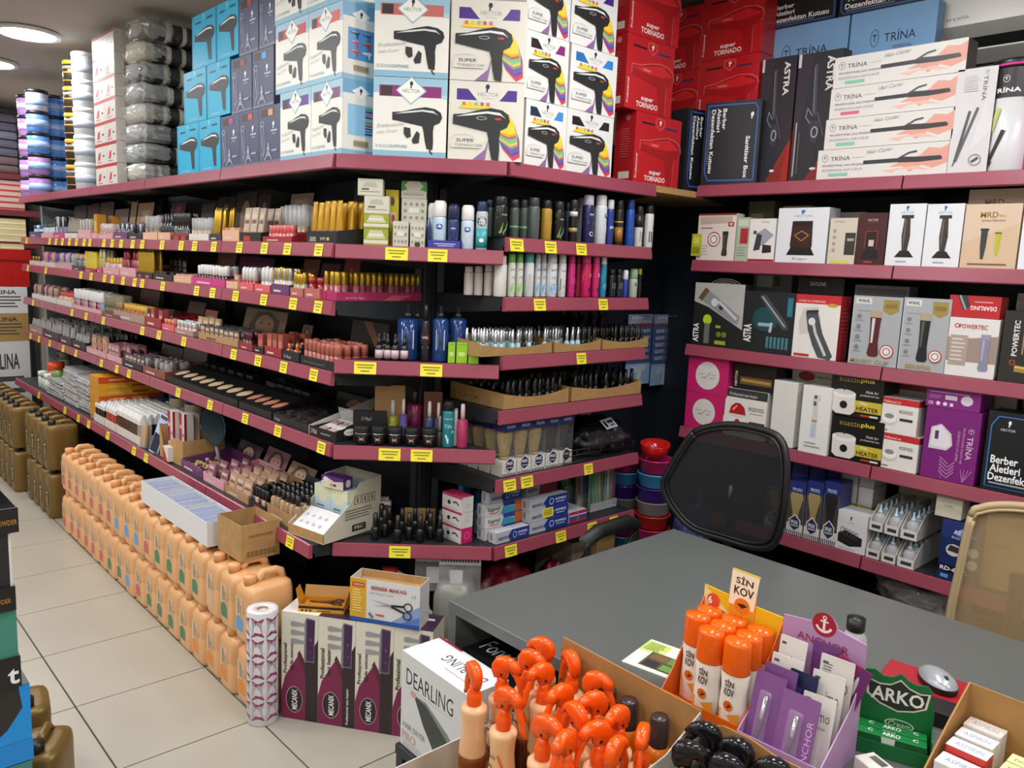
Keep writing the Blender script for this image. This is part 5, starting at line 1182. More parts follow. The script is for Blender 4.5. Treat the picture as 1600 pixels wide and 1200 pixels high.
def fill(fr, s0, s1, d0, d1, z, ns, nd, kindfn, name, label, cat, group, jit=0.003, skip=0.0):
  for j in range(nd):
    for i in range(ns):
      if skip and random.random() < skip:
        continue
      s = s0 + (s1 - s0)*(i + 0.5)/ns + random.uniform(-jit, jit)
      d = d0 + (d1 - d0)*(j + 0.5)/nd + random.uniform(-jit, jit)
      spawn(name, kindfn(i, j), label, cat, fr.pt(s, d, z + 0.0006), fr.ang + random.uniform(-0.1,0.1), group)
z = ZE[3] + 0.001
K_ = M('a5814f',0.8, noise=(25,0.1))
tri = [(752,862),(865,938),(941,1012)]
pal = polish_kind('pale','a9cdd6','c9ccd2',0.0098,0.088, True, 0.55)
blk = polish_kind('blk','141416','18181a',0.0105,0.088, False, 0.55)
for q, (a, b) in enumerate(tri):
  s0, s1 = END.s_at(a, z, 0.02), END.s_at(b, z, 0.02)
  w_ = ['left','middle','right'][q]
  tray_obj(END, '%s cardboard tray of nail polish on the third deodorant bay shelf' % w_, s0, s1 - 0.003,0.018,0.2, z, 0.04,0.06, K_, group='polish trays on the third shelf')
  nd = 3
  ns = [12,8,8][q]
  for j in range(nd):
    for i in range(ns):
      dark = (q == 2) or (q == 1 and i > 4) or (q == 0 and i in (7,9) and j == 0)
      s = s0 + 0.008 + (s1 - s0 - 0.018)*(i + 0.5)/ns
      if random.random() < 0.12:
        continue
      spawn('polish_bottle', blk if dark else pal, '%s nail polish bottle in the %s cardboard tray of the third shelf' % ('black' if dark else 'pale blue silver-capped', w_),'nail polish', END.pt(s, 0.036 + j * 0.045, z + 0.003), END.ang + random.uniform(-.3, .3),'nail polish in the %s third-shelf tray' % w_)
tall = kind('tallblack', lambda: [('black_bottle', G().lathe([(0.015,0),(0.016,0.003),(0.016,0.1),(0.009,0.108)], M('16181a',0.2),12)),('cap', G().lathe([(0.013,0.108),(0.013,0.145),(0,0.146)], M('2a2c2e',0.35),12))])
for k, px in enumerate((878,893,905,922,936)):
  spawn('black_bottle', tall, 'tall black bottle at the back behind the pale polish trays','bottle', END.pt(END.s_at(px, z, 0.26),0.26, z + 0.0006), END.ang, 'tall black bottles behind the polish')
# razor cards
for i, (a, b) in enumerate([(981,1020),(1021,1061)]):
  d = 0.395
  s0, s1 = END.s_at(a, 1.3, d), END.s_at(b, 1.3, d)
  zt_, zb_ = END.hit((a + b)/2,491, d)[1], END.hit((a + b)/2,600, d)[1]
  hc = zt_ - zb_
  AZ = [('r',0,0,1,1,'4a6494'),('r',0,0.86,1,1,'8a98b0'),('r',0,0.84,1,0.865,'a03038'),('t','DERBY',0.4,0.95,0.045,'e8ecf2',0.5,0, True),('t','SAMURAI-3',0.5,0.9,0.035,'e0e4ec',0.8,0, False, 0.2),('r',0,0,1,0.3,'9cc0e6'),('p',[(0.2,0.16),(0.8,0.2),(0.85,0.28),(0.25,0.26)],'c8d4e0'),('l',[(0.5,0.0),(0.6,0.2)],0.14,'d8dce0')]
  for q in range(2):
    for j in range(5):
      AZ += [('p',[(0.12 + 0.45*q, 0.36 + 0.095*j),(0.4 + 0.45*q, 0.37 + 0.095*j),(0.44 + 0.45*q, 0.41 + 0.095*j),(0.1 + 0.45*q, 0.405 + 0.095*j)],'b4c0d4'),('r',0.16 + 0.45*q, 0.385 + 0.095*j, 0.38 + 0.45*q, 0.395 + 0.095*j, 'c04a50')]
  o = carton('razor_card','%s hanging card of razors on the dark recess panel' % ['left','right'][i],'razor card', END.pt(s0, d, zb_), END.ang, s1 - s0 - 0.004,0.004, hc, '2c3a58', front=AZ, group='razor cards')
  g = G()
  for q in range(2):
    for j in range(5):
      W_ = s1 - s0 - 0.004
      g.box((0.1 + 0.45*q) * W_, (0.44 + 0.45*q) * W_, -0.010,-0.0005,(0.355 + 0.095*j)*hc, (0.415 + 0.095*j)*hc, glass('d0d8e8',0.9))
  obj('blister', g.mesh('blister'), o)
  obj('peg_hook', G().tube([((s1 - s0)/2,0.03, hc - 0.01),((s1 - s0)/2,-0.05, hc - 0.008),((s1 - s0)/2,-0.056, hc)],0.002, SILV, 6).mesh('hook'), o)
# fourth shelf: two kraft trays of black polish
z = ZE[4] + 0.001
bk2 = polish_kind('blk2','121214','161618',0.0135,0.1, False, 0.55)
FRG = [('t','* + o n w',0.3,0.45,0.3,'4a3a22',0.5)]
for q, (a, b, lab) in enumerate([(786,888,'left'),(892,1001,'right')]):
  s0, s1 = END.s_at(a, z, 0.02), END.s_at(b, z, 0.02)
  tray_obj(END, '%s kraft tray of black nail polish on the fourth deodorant bay shelf' % lab, s0, s1 - 0.003,0.018,0.3, z, 0.055,0.062, K_, left=FRG if q == 0 else None, group='polish trays on the fourth shelf')
  for j in range(4):
    for i in range(9):
      if random.random() < 0.15:
        continue
      s = s0 + 0.012 + (s1 - s0 - 0.026)*(i + 0.5)/9
      spawn('polish_bottle', bk2,'black nail polish bottle in the %s kraft tray of the fourth shelf' % lab, 'nail polish', END.pt(s, 0.04 + j * 0.065 + random.uniform(-.008, .008), z + 0.003), END.ang, 'black polish in the %s kraft tray' % lab)
# fifth shelf: neck brushes
z = ZE[5] + 0.001
def brush_kind(dark):
  def mk():
    bc = M('2a2a2c',0.7, bump=(220,0.5)) if dark else M('a08a58',0.75, noise=(120,0.15), bump=(220,0.6))
    g = G().lathe([(0.016,0.06),(0.022,0.075),(0.029,0.11),(0.0335,0.14),(0.031,0.155),(0.018,0.16),(0,0.161)], bc, 18, sy=0.7)
    return [('neck_brush', g),('handle', G().lathe([(0.015,0.004),(0.019,0.01),(0.019,0.03),(0.014,0.045),(0.018,0.058),(0.019,0.066)], M('9a7a52' if not dark else '222224',0.4),14)),
        ('box_base', G().box(-0.034,0.034,-0.03,0.03,0,0.055, CARD('dad6d0'))),('clear_sleeve', G().box(-0.0345,0.0345,-0.0305,0.0305,0.055,0.166, glass('f4f6f8',0.95))),
        ('box_top', G().box(-0.036,0.036,-0.032,0.032,0.166,0.194, CARD('2a3070')))]
  base = kind(('brush', dark), mk)
  key = ('brushp', dark)
  if key not in _K:
    g = G()
    paint(g, [('r',0.02 + 0.12*i, 0.0,0.08 + 0.12*i, 0.2,'1e2030') for i in range(8)] + [('p',[(0.5,1.25),(0.84,1.0),(0.84,0.5),(0.5,0.25),(0.16,0.5),(0.16,1.0)],'f0eeea'),('p',[(0.5,1.18),(0.78,0.97),(0.78,0.53),(0.5,0.32),(0.22,0.53),(0.22,0.97)],'2a3050'),('t','PNX',0.5,0.85,0.22,'f0f0f0',0.44,0, True),('r',0.28,0.55,0.72,0.6,'d0d2dc')],0.068,0.055, lambda x, y, o: (x - 0.034,-0.031 - o, y))
    g2 = G()
    paint(g2,[('t','PROFIX',0.5,0.5,0.35,'c4c8e0',0.6,0, True)],0.068,0.03, lambda x, y, o: (x - 0.034,-0.032 - o, 0.165 + y))
    _K[key] = base + [('printed_design', g.mesh('print', fix=False)),('lettering', g2.mesh('print', fix=False))]
  return _K[key]
pos = [(765,0.03),(785,0.03),(806,0.03),(826,0.03),(846,0.03),(864,0.03)]
sL = END.s_at(784, z, 0.02)
for i in range(5):
  spawn('neck_brush', brush_kind(i >= 3),'%s boxed neck brush in the front row beside the black capes' % ORD[i],'brush', END.pt(sL + 0.036 + i * 0.073,0.052, z + 0.0006), END.ang, 'boxed neck brushes in the deodorant bay')
for j in range(1,4):
  spawn('neck_brush', brush_kind(False),'%s boxed neck brush going back along the left shelf edge' % ORD[j],'brush', END.pt(sL + 0.036,0.052 + j * 0.068, z + 0.0006), END.ang, 'boxed neck brushes going back')
  for i in range(1,3):
    spawn('neck_brush', brush_kind(i == 2),'boxed neck brush hidden in the rear rows beside the black capes','brush', END.pt(sL + 0.036 + i * 0.073,0.052 + j * 0.068, z + 0.0006), END.ang, 'boxed neck brushes in rear rows')
def blob(name, label, cat, loc, size, mt, seed, n=26, rough=0.22, flat=0.9, rotz=0, group=None, patches=()):
  """crumpled soft goods: a sphere grid pushed in and out by layered noise, flat underneath"""
  from mathutils import noise
  bm = bmesh.new()
  bmesh.ops.create_icosphere(bm, subdivisions=4, radius=1)
  for v in bm.verts:
    p = v.co.copy()
    k = 1 + rough * noise.noise(p * 1.7 + Vector((seed, seed * .3,0))) + rough * 0.8*noise.noise(p * 4.2 + Vector((0, seed, 3))) + rough * 0.35*noise.noise(p * 10 + Vector((seed, 0,7)))
    q = p * k
    v.co = Vector((q.x * size[0], q.y * size[1], max(0.0, q.z * 0.75 + 0.45)*size[2]/1.2))
  me = bpy.data.meshes.new(name)
  bm.to_mesh(me)
  bm.free()
  me.materials.append(mt)
  me.polygons.foreach_set('use_smooth',[True]*len(me.polygons))
  o = obj(name, me, None, loc, (0,0, rotz))
  tag(o, label, cat, group)
  return o
BAGM = M('17181c',0.3, bump=(30,0.4))
s = END.s_at(935, z, 0.1)
cp = blob('folded_cape','crumpled black cape with glossy folds beside the neck brushes','cape', END.pt(s - 0.01,0.15, z + 0.0005),(0.17,0.11,0.14), BAGM, 3, rotz=END.ang)
blob('folded_cape','second black cape bundle at the right end of the fifth shelf','cape', END.pt(2.55,0.13, z + 0.0005),(0.085,0.11,0.125), M('14161e',0.35, bump=(30,0.4)),8, rotz=END.ang)
carton('cape_label','white printed label lying on the black capes','label', END.pt(s - 0.02,0.045, z + 0.105), END.ang, 0.07,0.05,0.002,'d8dade', rot=(R(38), R(-6), END.ang), top=[('r',0.1,0.2,0.3,0.8,'2a2c34'),('r',0.4,0.5,0.9,0.8,'3a3c48'),('r',0.5,0.2,0.85,0.4,'6a6c78')])
carton('small_box','small white box behind the black capes at the shelf end','box', END.pt(2.545,0.26, z + 0.0008), END.ang, 0.06,0.05,0.16,'d0cec8', front=[('r',0.2,0.5,0.8,0.8,'8a8a84')])
rk = thing('wire_basket','low black wire basket in front of the black capes','basket', END.pt(END.s_at(880, z, 0.02),0.015, z + 0.003), END.ang)
Lr = 2.605 - END.s_at(880, z, 0.02)
wm = M('121214',0.4)
for hgt in (0.004,0.03,0.05):
  obj('wire_rail', G().tube([(0,0, hgt),(Lr, 0, hgt)],0.0018, wm, 6).mesh('wire'), rk)
for k in range(7):
  x = Lr * k / 6
  obj('wire_bar', G().tube([(x, 0.3,0.003),(x, 0,0.003),(x, 0,0.05)],0.0016, wm, 6).mesh('wire'), rk)
# sixth shelf
z = ZE[6] + 0.001
PNK = [('r',0,0,1,1,'dcd8d4'),('o',0.5,0.5,0.26, None, 0.012,'a09a96'),('r',0.36,0.52,0.64,0.55,'b0aaa6'),('r',0.36,0.43,0.64,0.46,'b0aaa6')]
PNS = [('r',0,0,1,1,'d8d4d0'),('r',0,0.86,1,1,'b82a58'),('e',0.35,0.45,0.08,0.14,'3a2028'),('l',[(0.55,0.5),(0.7,0.6),(0.85,0.42)],0.05,'2a2022'),('r',0.2,0.1,0.8,0.14,'a8a09c')]
zz = ZC[6] + 0.001
zbase = zz
pk0 = CHAM.s_at(720, zz, 0.02)
for k in range(3):
  h = 0.056
  carton('cosmetic_box',['bottom magenta and white box','middle white box with pink top','top white box with pink top'][k] + ' in the small stack beside the toothpaste','box', CHAM.pt(pk0,0.022, zz + 0.0006), CHAM.ang + R(42),0.052,0.11, h, 'd8d4d0', front=([('r',0,0,1,1,'c81e68'),('o',0.5,0.5,0.24, None, 0.03,'e8a0c0')] if k == 0 else PNK), left=PNS, top=[('r',0,0,1,1,'b82a58')], group='pink and white boxes')
  zz += h + 0.0012
SAN = [('r',0,0,1,1,'b9bcc4'),('p',[(0.42,0),(1,0),(1,1),(0.46,1),(0.36,0.5)],'24398a'),('t','sanino',0.22,0.45,0.36,'28366e',0.32,0, True),('o',0.56,0.5,0.06,0.3,0.015,'c8d0e8'),('t','KOMPLE',0.8,0.62,0.22,'e8ecf4',0.28,0, True),('r',0.68,0.3,0.9,0.4,'a8b4dc')]
SIG = [('r',0,0,1,1,'e0dedc'),('t','Signal',0.24,0.5,0.42,'26305a',0.32,0, True),('l',[(0.12,0.24),(0.25,0.16),(0.38,0.26)],0.02,'c83a3a'),('p',[(0.46,1),(1,1),(1,0.55),(0.5,0.6)],'28489a'),('p',[(0.42,0),(0.48,0.6),(0.8,0.5),(0.8,0)],'3aa0c8'),('r',0.8,0,1,0.9,'d06a2a')]
ends = [('r',0,0,1,1,'c4c6cc'),('r',0.2,0.2,0.5,0.8,'8a8e9a')]
def paste(label, px0, px1, zb, d, art, hgt=0.042, dep=0.042, group=None, tilt=0.0):
  s0, s1 = END.s_at(px0, zb, d), END.s_at(px1, zb, d)
  carton('toothpaste_box', label, 'toothpaste', END.pt(s0, d, zb + 0.0006), END.ang + tilt, s1 - s0, dep, hgt, 'c4c6cc', front=art, left=ends, group=group)
hS_ = 0.0435
paste('silver blue toothpaste box lying at the very front',775,826, z, 0.022, SAN)
for k, (a, nm) in enumerate([(SIG, 'lowest'),(SIG, 'second'),(SIG, 'third'),(SAN, 'topmost')]):
  paste('%s toothpaste box in the left stack, %s' % (nm, 'white with orange end' if a is SIG else 'silver blue'),757 if k < 3 else 764,815, z + k * (hS_ + 0.001),0.075, a, hS_, group='left toothpaste stack')
paste('white toothpaste box in the rear left stack, lower',752,800, z, 0.125, SIG, hS_)
paste('white toothpaste box in the rear left stack, upper',752,800, z + hS_ + .001,0.125, SIG, hS_)
for k in range(3):
  paste('%s silver blue toothpaste box in the right stack' % ['lowest','middle','topmost'][k],827,887, z + k * (hS_ + 0.001),0.03, SAN, hS_, group='right toothpaste stack')
  paste('%s maroon and silver toothpaste box in the rear right stack' % ['lowest','middle','topmost'][k],822,870, z + k * 0.061,0.09,[('r',0,0,1,1,'b4b4b8'),('p',[(0.4,0),(1,0),(1,1),(0.44,1)],'7a2a34'),('t','sanino',0.2,0.45,0.36,'28366e',0.3,0, True)],0.06, group='rear right toothpaste stack')
o = carton('price_card','yellow price card stuck on the right toothpaste stack','price card', END.pt(END.s_at(848, z + .06,0.028),0.0275, z + 0.052), END.ang, 0.055,0.0015,0.036,'ecdc3a', front=lines(0.1,0.9,0.75,3,0.22,'8a8428',0.08))
paste('small red and blue toothpaste box, left of two',889,902, z, 0.03,[('r',0,0,1,1,'a83040'),('r',0,0.3,1,0.6,'3a4a9a'),('r',0,0.6,1,0.7,'d8d8e0')],0.045,0.12)
paste('small red and blue toothpaste box, right of two',903,916, z, 0.03,[('r',0,0,1,1,'a83040'),('r',0,0.3,1,0.6,'3a4a9a'),('r',0,0.6,1,0.7,'d8d8e0')],0.045,0.12)
# toothbrush packs in a clear stand
st = thing('toothbrush_stand','clear plastic stand holding upright toothbrush packs','stand', END.pt(END.s_at(903, z, 0.15),0.05, z + 0.0006), END.ang)
sw = 2.60 - END.s_at(903, z, 0.15)
for j in range(3):
  obj('stand_step', G().box(0, sw, 0.03 + j * 0.075,0.033 + j * 0.075,0,0.035 + j * 0.02, CLEAR).mesh('step'), st)
obj('stand_floor', G().box(0, sw, 0.03,0.21,0,0.003, CLEAR).mesh('floor'), st)
bc = ['3a8a4a','c84a3a','4a9a5a','d0d4d8','a8b03a','3a6ab8','2a2c34','8a5a2a','b8c8d8']
for j in range(3):
  for i in range(6):
    c = bc[(i * 2 + j) % 9]
    k_ = kind(('tb', c), lambda: [('toothbrush_pack', G().box(-0.013,0.013,-0.002,0.0,0,0.2, CARD('5a86b8' if c in ('3a6ab8','d0d4d8') else '6f8f7a'))),('toothbrush', G().tube([(0,-0.007,0.012),(0,-0.007,0.1),(0,-0.008,0.15),(0,-0.007,0.185)],[0.004,0.005,0.003,0.004], M(c, 0.25),8)),('bristles', G().box(-0.004,0.004,-0.016,-0.009,0.16,0.184, M('e4e6e8',0.6))),('blister', G().box(-0.011,0.011,-0.018,-0.0025,0.008,0.192, glass('f0f4f6',0.93)))])
    spawn('toothbrush_pack', k_, 'upright toothbrush pack in the clear stand, %s row' % ['front','middle','rear'][j],'toothbrush', END.pt(END.s_at(903, z, 0.15) + 0.02 + i * (sw - 0.03)/5.5,0.05 + 0.052 + j * 0.075, z + 0.004), END.ang, 'toothbrushes in the %s row' % ['front','middle','rear'][j], rot=(R(-5), R(random.uniform(-6,6)), END.ang))
for i in range(6):
  spawn('mouthwash_bottle', kind('mw', lambda: [('mouthwash_bottle', G().lathe([(0.018,0),(0.02,0.003),(0.02,0.12),(0.012,0.14)], M('2a5f9a',0.15),12)),('cap', G().lathe([(0.014,0.14),(0.014,0.165),(0,0.166)], M('3a7ac0',0.3),12))]),'blue mouthwash bottle at the back left of the toothpaste','bottle', END.pt(YB + 0.05 + i * 0.045,0.25 + 0.02*(i % 2), z + 0.0006),0,'blue mouthwash bottles')
# ---- corner third shelf: blue bottles, droppers, green boxes
z = ZC[3] + 0.001
def pump_bottle(fr, label, a, b, pyt, pys, z, body, cap, d, label_art=None, sq=0.0, name='pump_bottle', capw=0.34, liq=True):
  r = rpx(fr, a, b, z, d)*0.97
  dd = d + r
  s = fr.s_at((a + b)/2, z, dd)
  h = fr.hit((a + b)/2, pyt, dd)[1] - z
  hs = fr.hit((a + b)/2, pys, dd)[1] - z
  parts = [(name, G().lathe([(r * .95,0),(r, 0.003),(r, hs * .94),(r * .8, hs * .985),(r * .4, hs)], M(body, 0.12, alpha=0.9),16, sq=sq)),
      ('pump', G().lathe([(r * .42, hs),(r * .42, hs + (h - hs) * .35),(r * capw * .7, hs + (h - hs) * .4),(r * capw * .6, h * .99),(0, h)], M(cap, 0.3),12))]
  if label_art:
    g = G()
    cyl_print(g, label_art, r * 1.01 if not sq else r * 1.02,0.06*hs, 0.9*hs, 1.2)
    parts.append(('label', g))
  parts = [(n, g.mesh(n)) for n, g in parts]
  spawn(name, parts, label, 'bottle', fr.pt(s, dd, z + 0.0006), fr.ang)
BLB = lambda: [('r',0.3,0.25,0.75,0.8,'d4d8dc'),('r',0.36,0.3,0.42,0.7,'6a7078'),('e',0.55,0.45,0.08,0.05,'2a2c30')]
pump_bottle(CHAM, 'blue pump bottle with pale label, leftmost of the large ones',619,655,476,497, z, '1f3f78','1a1c20',0.05, BLB())
pump_bottle(CHAM, 'slim black bottle with red label between the blue bottles',657,671,476,500, z, '2a2226','1a1a1c',0.035,[('r',0.0,0.45,1,0.7,'a82a40'),('t','NAIL',0.5,0.62,0.08,'e8d4d4',0.6),('r',0.2,0.3,0.8,0.36,'8a8084')], capw=0.7)
pump_bottle(CHAM, 'blue pump bottle with pale label, middle of the large ones',674,700,478,497, z, '1f3f78','1a1c20',0.03, BLB())
pump_bottle(CHAM, 'blue pump bottle half hidden behind the green boxes',700,728,480,497, z, '1f3f78','1a1c20',0.065)
pump_bottle(CHAM, 'blue pump bottle in the rear, left of the black slim bottle',640,662,478,498, z, '1c386c','1a1c20',0.115)
drp = kind('dropper', lambda: [('dropper_bottle', G().lathe([(0.0125,0),(0.0135,0.002),(0.0135,0.044),(0.009,0.052),(0.006,0.055)], M('1c1a1c',0.12),14)),('dropper_cap', G().lathe([(0.0075,0.055),(0.0075,0.068),(0.005,0.07),(0.0055,0.082),(0.003,0.092),(0,0.093)], M('161618',0.35),12)),
               ('label', G().lathe([(0.0137,0.008),(0.0137,0.036)], M('c9b2b6',0.4),14))])
for k, px in enumerate((592,605,617,631)):
  spawn('dropper_bottle', drp, '%s small black dropper bottle on the corner shelf, from the left' % ORD[k],'bottle', CHAM.pt(CHAM.s_at(px, z, 0.03),0.03 + 0.004*(k % 2), z + 0.0006), CHAM.ang, 'dropper bottles')
for k, px in enumerate((600,622)):
  spawn('dropper_bottle', drp, '%s small black dropper bottle in the second row' % ['left','right'][k],'bottle', CHAM.pt(CHAM.s_at(px, z, 0.075),0.075, z + 0.0006), CHAM.ang, 'dropper bottles behind')
for k, (a, b) in enumerate([(699,711),(712,730),(731,748)]):
  shelf_box(CHAM, '%s lime green box on the corner shelf' % ['left','middle','right'][k], a, b, z, 536,0.035,'8ab82a', d=0.02, front=[('r',0,0,1,1,'93c42c'),('r',0.2,0.35,0.8,0.55,'c8dc80'),('r',0.1,0.9,0.9,0.93,'6a9a20')], name='green_box', group='lime green boxes')
# ---- corner fourth shelf
z = ZC[4] + 0.001
s0, s1 = CHAM.s_at(552, z, 0.09), CHAM.s_at(604, z, 0.09)
carton('display_box','black display box with white script behind the jars','box', CHAM.pt(s0,0.075, z + 0.0006), CHAM.ang, s1 - s0,0.02,0.11,'141518', front=[('t','D Muel',0.4,0.75,0.12,'9a9c9e',0.3,0, False, 0.3),('t','D Muel',0.66,0.3,0.18,'e8e8e8',0.42,0, False, 0.3)])
jarb = kind('blackjar', lambda: [('cream_jar', G().lathe([(0.02,0),(0.0235,0.002),(0.0235,0.03),(0.021,0.034)], M('1c1a1a',0.12),18)),('lid', G().lathe([(0.0245,0.034),(0.025,0.036),(0.025,0.05),(0.024,0.052),(0,0.052)], M('1e1e20',0.4),18)),
                ('label',(lambda g: (cyl_print(g, [('r',0.38,0.25,0.64,0.75,'8a6a52'),('r',0.42,0.4,0.56,0.6,'c8a888')],0.0237,0.004,0.03), g)[1])(G())),('silver_ring', G().lathe([(0.0238,0.0305),(0.0238,0.0335)], SILV, 18))])
for k, px in enumerate((566,591,617,643,670)):
  spawn('cream_jar', jarb, '%s black cream jar on the corner shelf, counted from the left' % ORD[k],'jar', CHAM.pt(CHAM.s_at(px, z, 0.045),0.045, z + 0.0006), CHAM.ang, 'black cream jars', scale=(1.08,1.08,1.2))
def sprayb(label, a, b, pyt, body, cap, d, lab=None):
  pump_bottle(CHAM, label, a, b, pyt, pyt + 24, z, body, cap, d, lab, name='mist_bottle', capw=0.62)
sprayb('yellow mist bottle with clear pump behind the jars',605,621,625,'8a8a2a','b8b8b4',0.085,[('r',0.3,0.4,0.7,0.75,'c8b82a')])
sprayb('lilac mist bottle with cream pump behind the jars',623,636,623,'5a5088','d8ccc0',0.085,[('r',0.2,0.3,0.8,0.7,'8a86b8')])
sprayb('tall magenta bottle with dark pump at the rear',634,660,606,'7a1f4c','2a1a24',0.13)
sprayb('blue mist bottle with white pump, left of two',663,677,627,'3f4a70','e0dcd8',0.08,[('r',0.2,0.3,0.8,0.7,'8aa0c8')])
sprayb('blue mist bottle with white pump, right of two',678,690,629,'3f4a70','e0dcd8',0.07,[('r',0.2,0.3,0.8,0.7,'8aa0c8')])
sprayb('dark amber mist bottle right behind the right jar',680,693,650,'3a2a20','8a7a5a',0.04)
can(CHAM, 'teal spray can with black cap at the right end of the jars',690,709, z, 627,'1f7f8c','15181c', art=[('t','Rexona',0.5,0.85,0.06,'d8e4e4',0.6),('t','72h',0.5,0.62,0.1,'d8e8e8',0.5),('p',[(0.3,0.35),(0.5,0.08),(0.95,0.45),(0.8,0.5),(0.52,0.22),(0.4,0.38)],'e0e8e8')])
sprayb('pink mist bottle with clear pump at the right end',713,730,631,'b03464','d0b4b8',0.02)
shelf_box(CHAM, 'narrow white box between teal can and pink mist bottle',708,714, z, 641,0.04,'d8d6d4', d=0.05)
s0 = CHAM.s_at(586, z, 0.19)
shelf_box(CHAM, 'kraft carton at the back behind the mist bottles',584,632, z, 602,0.02, KRAFT, d=0.16)
shelf_box(CHAM, 'brown red carton at the rear right behind the blue mist bottles',660,690, z, 612,0.02,'6a3426', d=0.14)
# ---- corner lowest shelf: black polish
z = ZC[6] + 0.001
bk3 = polish_kind('blk3','131315','141416',0.0155,0.1, False, 0.5)
for k, (px, d) in enumerate([(586,0.05),(601,0.085),(621,0.03),(639,0.06),(656,0.04),(672,0.075),(687,0.05),(608,0.13),(628,0.12),(648,0.13),(668,0.14),(688,0.12),(596,0.16)]):
  spawn('polish_bottle', bk3,'black nail polish bottle standing loose on the lowest corner shelf','nail polish', CHAM.pt(CHAM.s_at(px, z, d), d, z + 0.0006), CHAM.ang, 'loose black polish on the corner')
shelf_box(CHAM, 'kraft carton lid leaning behind the black polish',631,680, z, 795,0.012, KRAFT, d=0.18)
shelf_box(CHAM, 'white box with barcode behind the black polish',592,610, z, 785,0.03,'c8c4c4', d=0.17, front=[('r',0.2,0.7,0.9,0.9,'5a3a48')])
shelf_box(CHAM, 'maroon and white box at the left rear of the black polish',590,607, z, 778,0.02,'b8a8ac', d=0.205, front=[('r',0,0.4,1,0.7,'7a2a3a')])
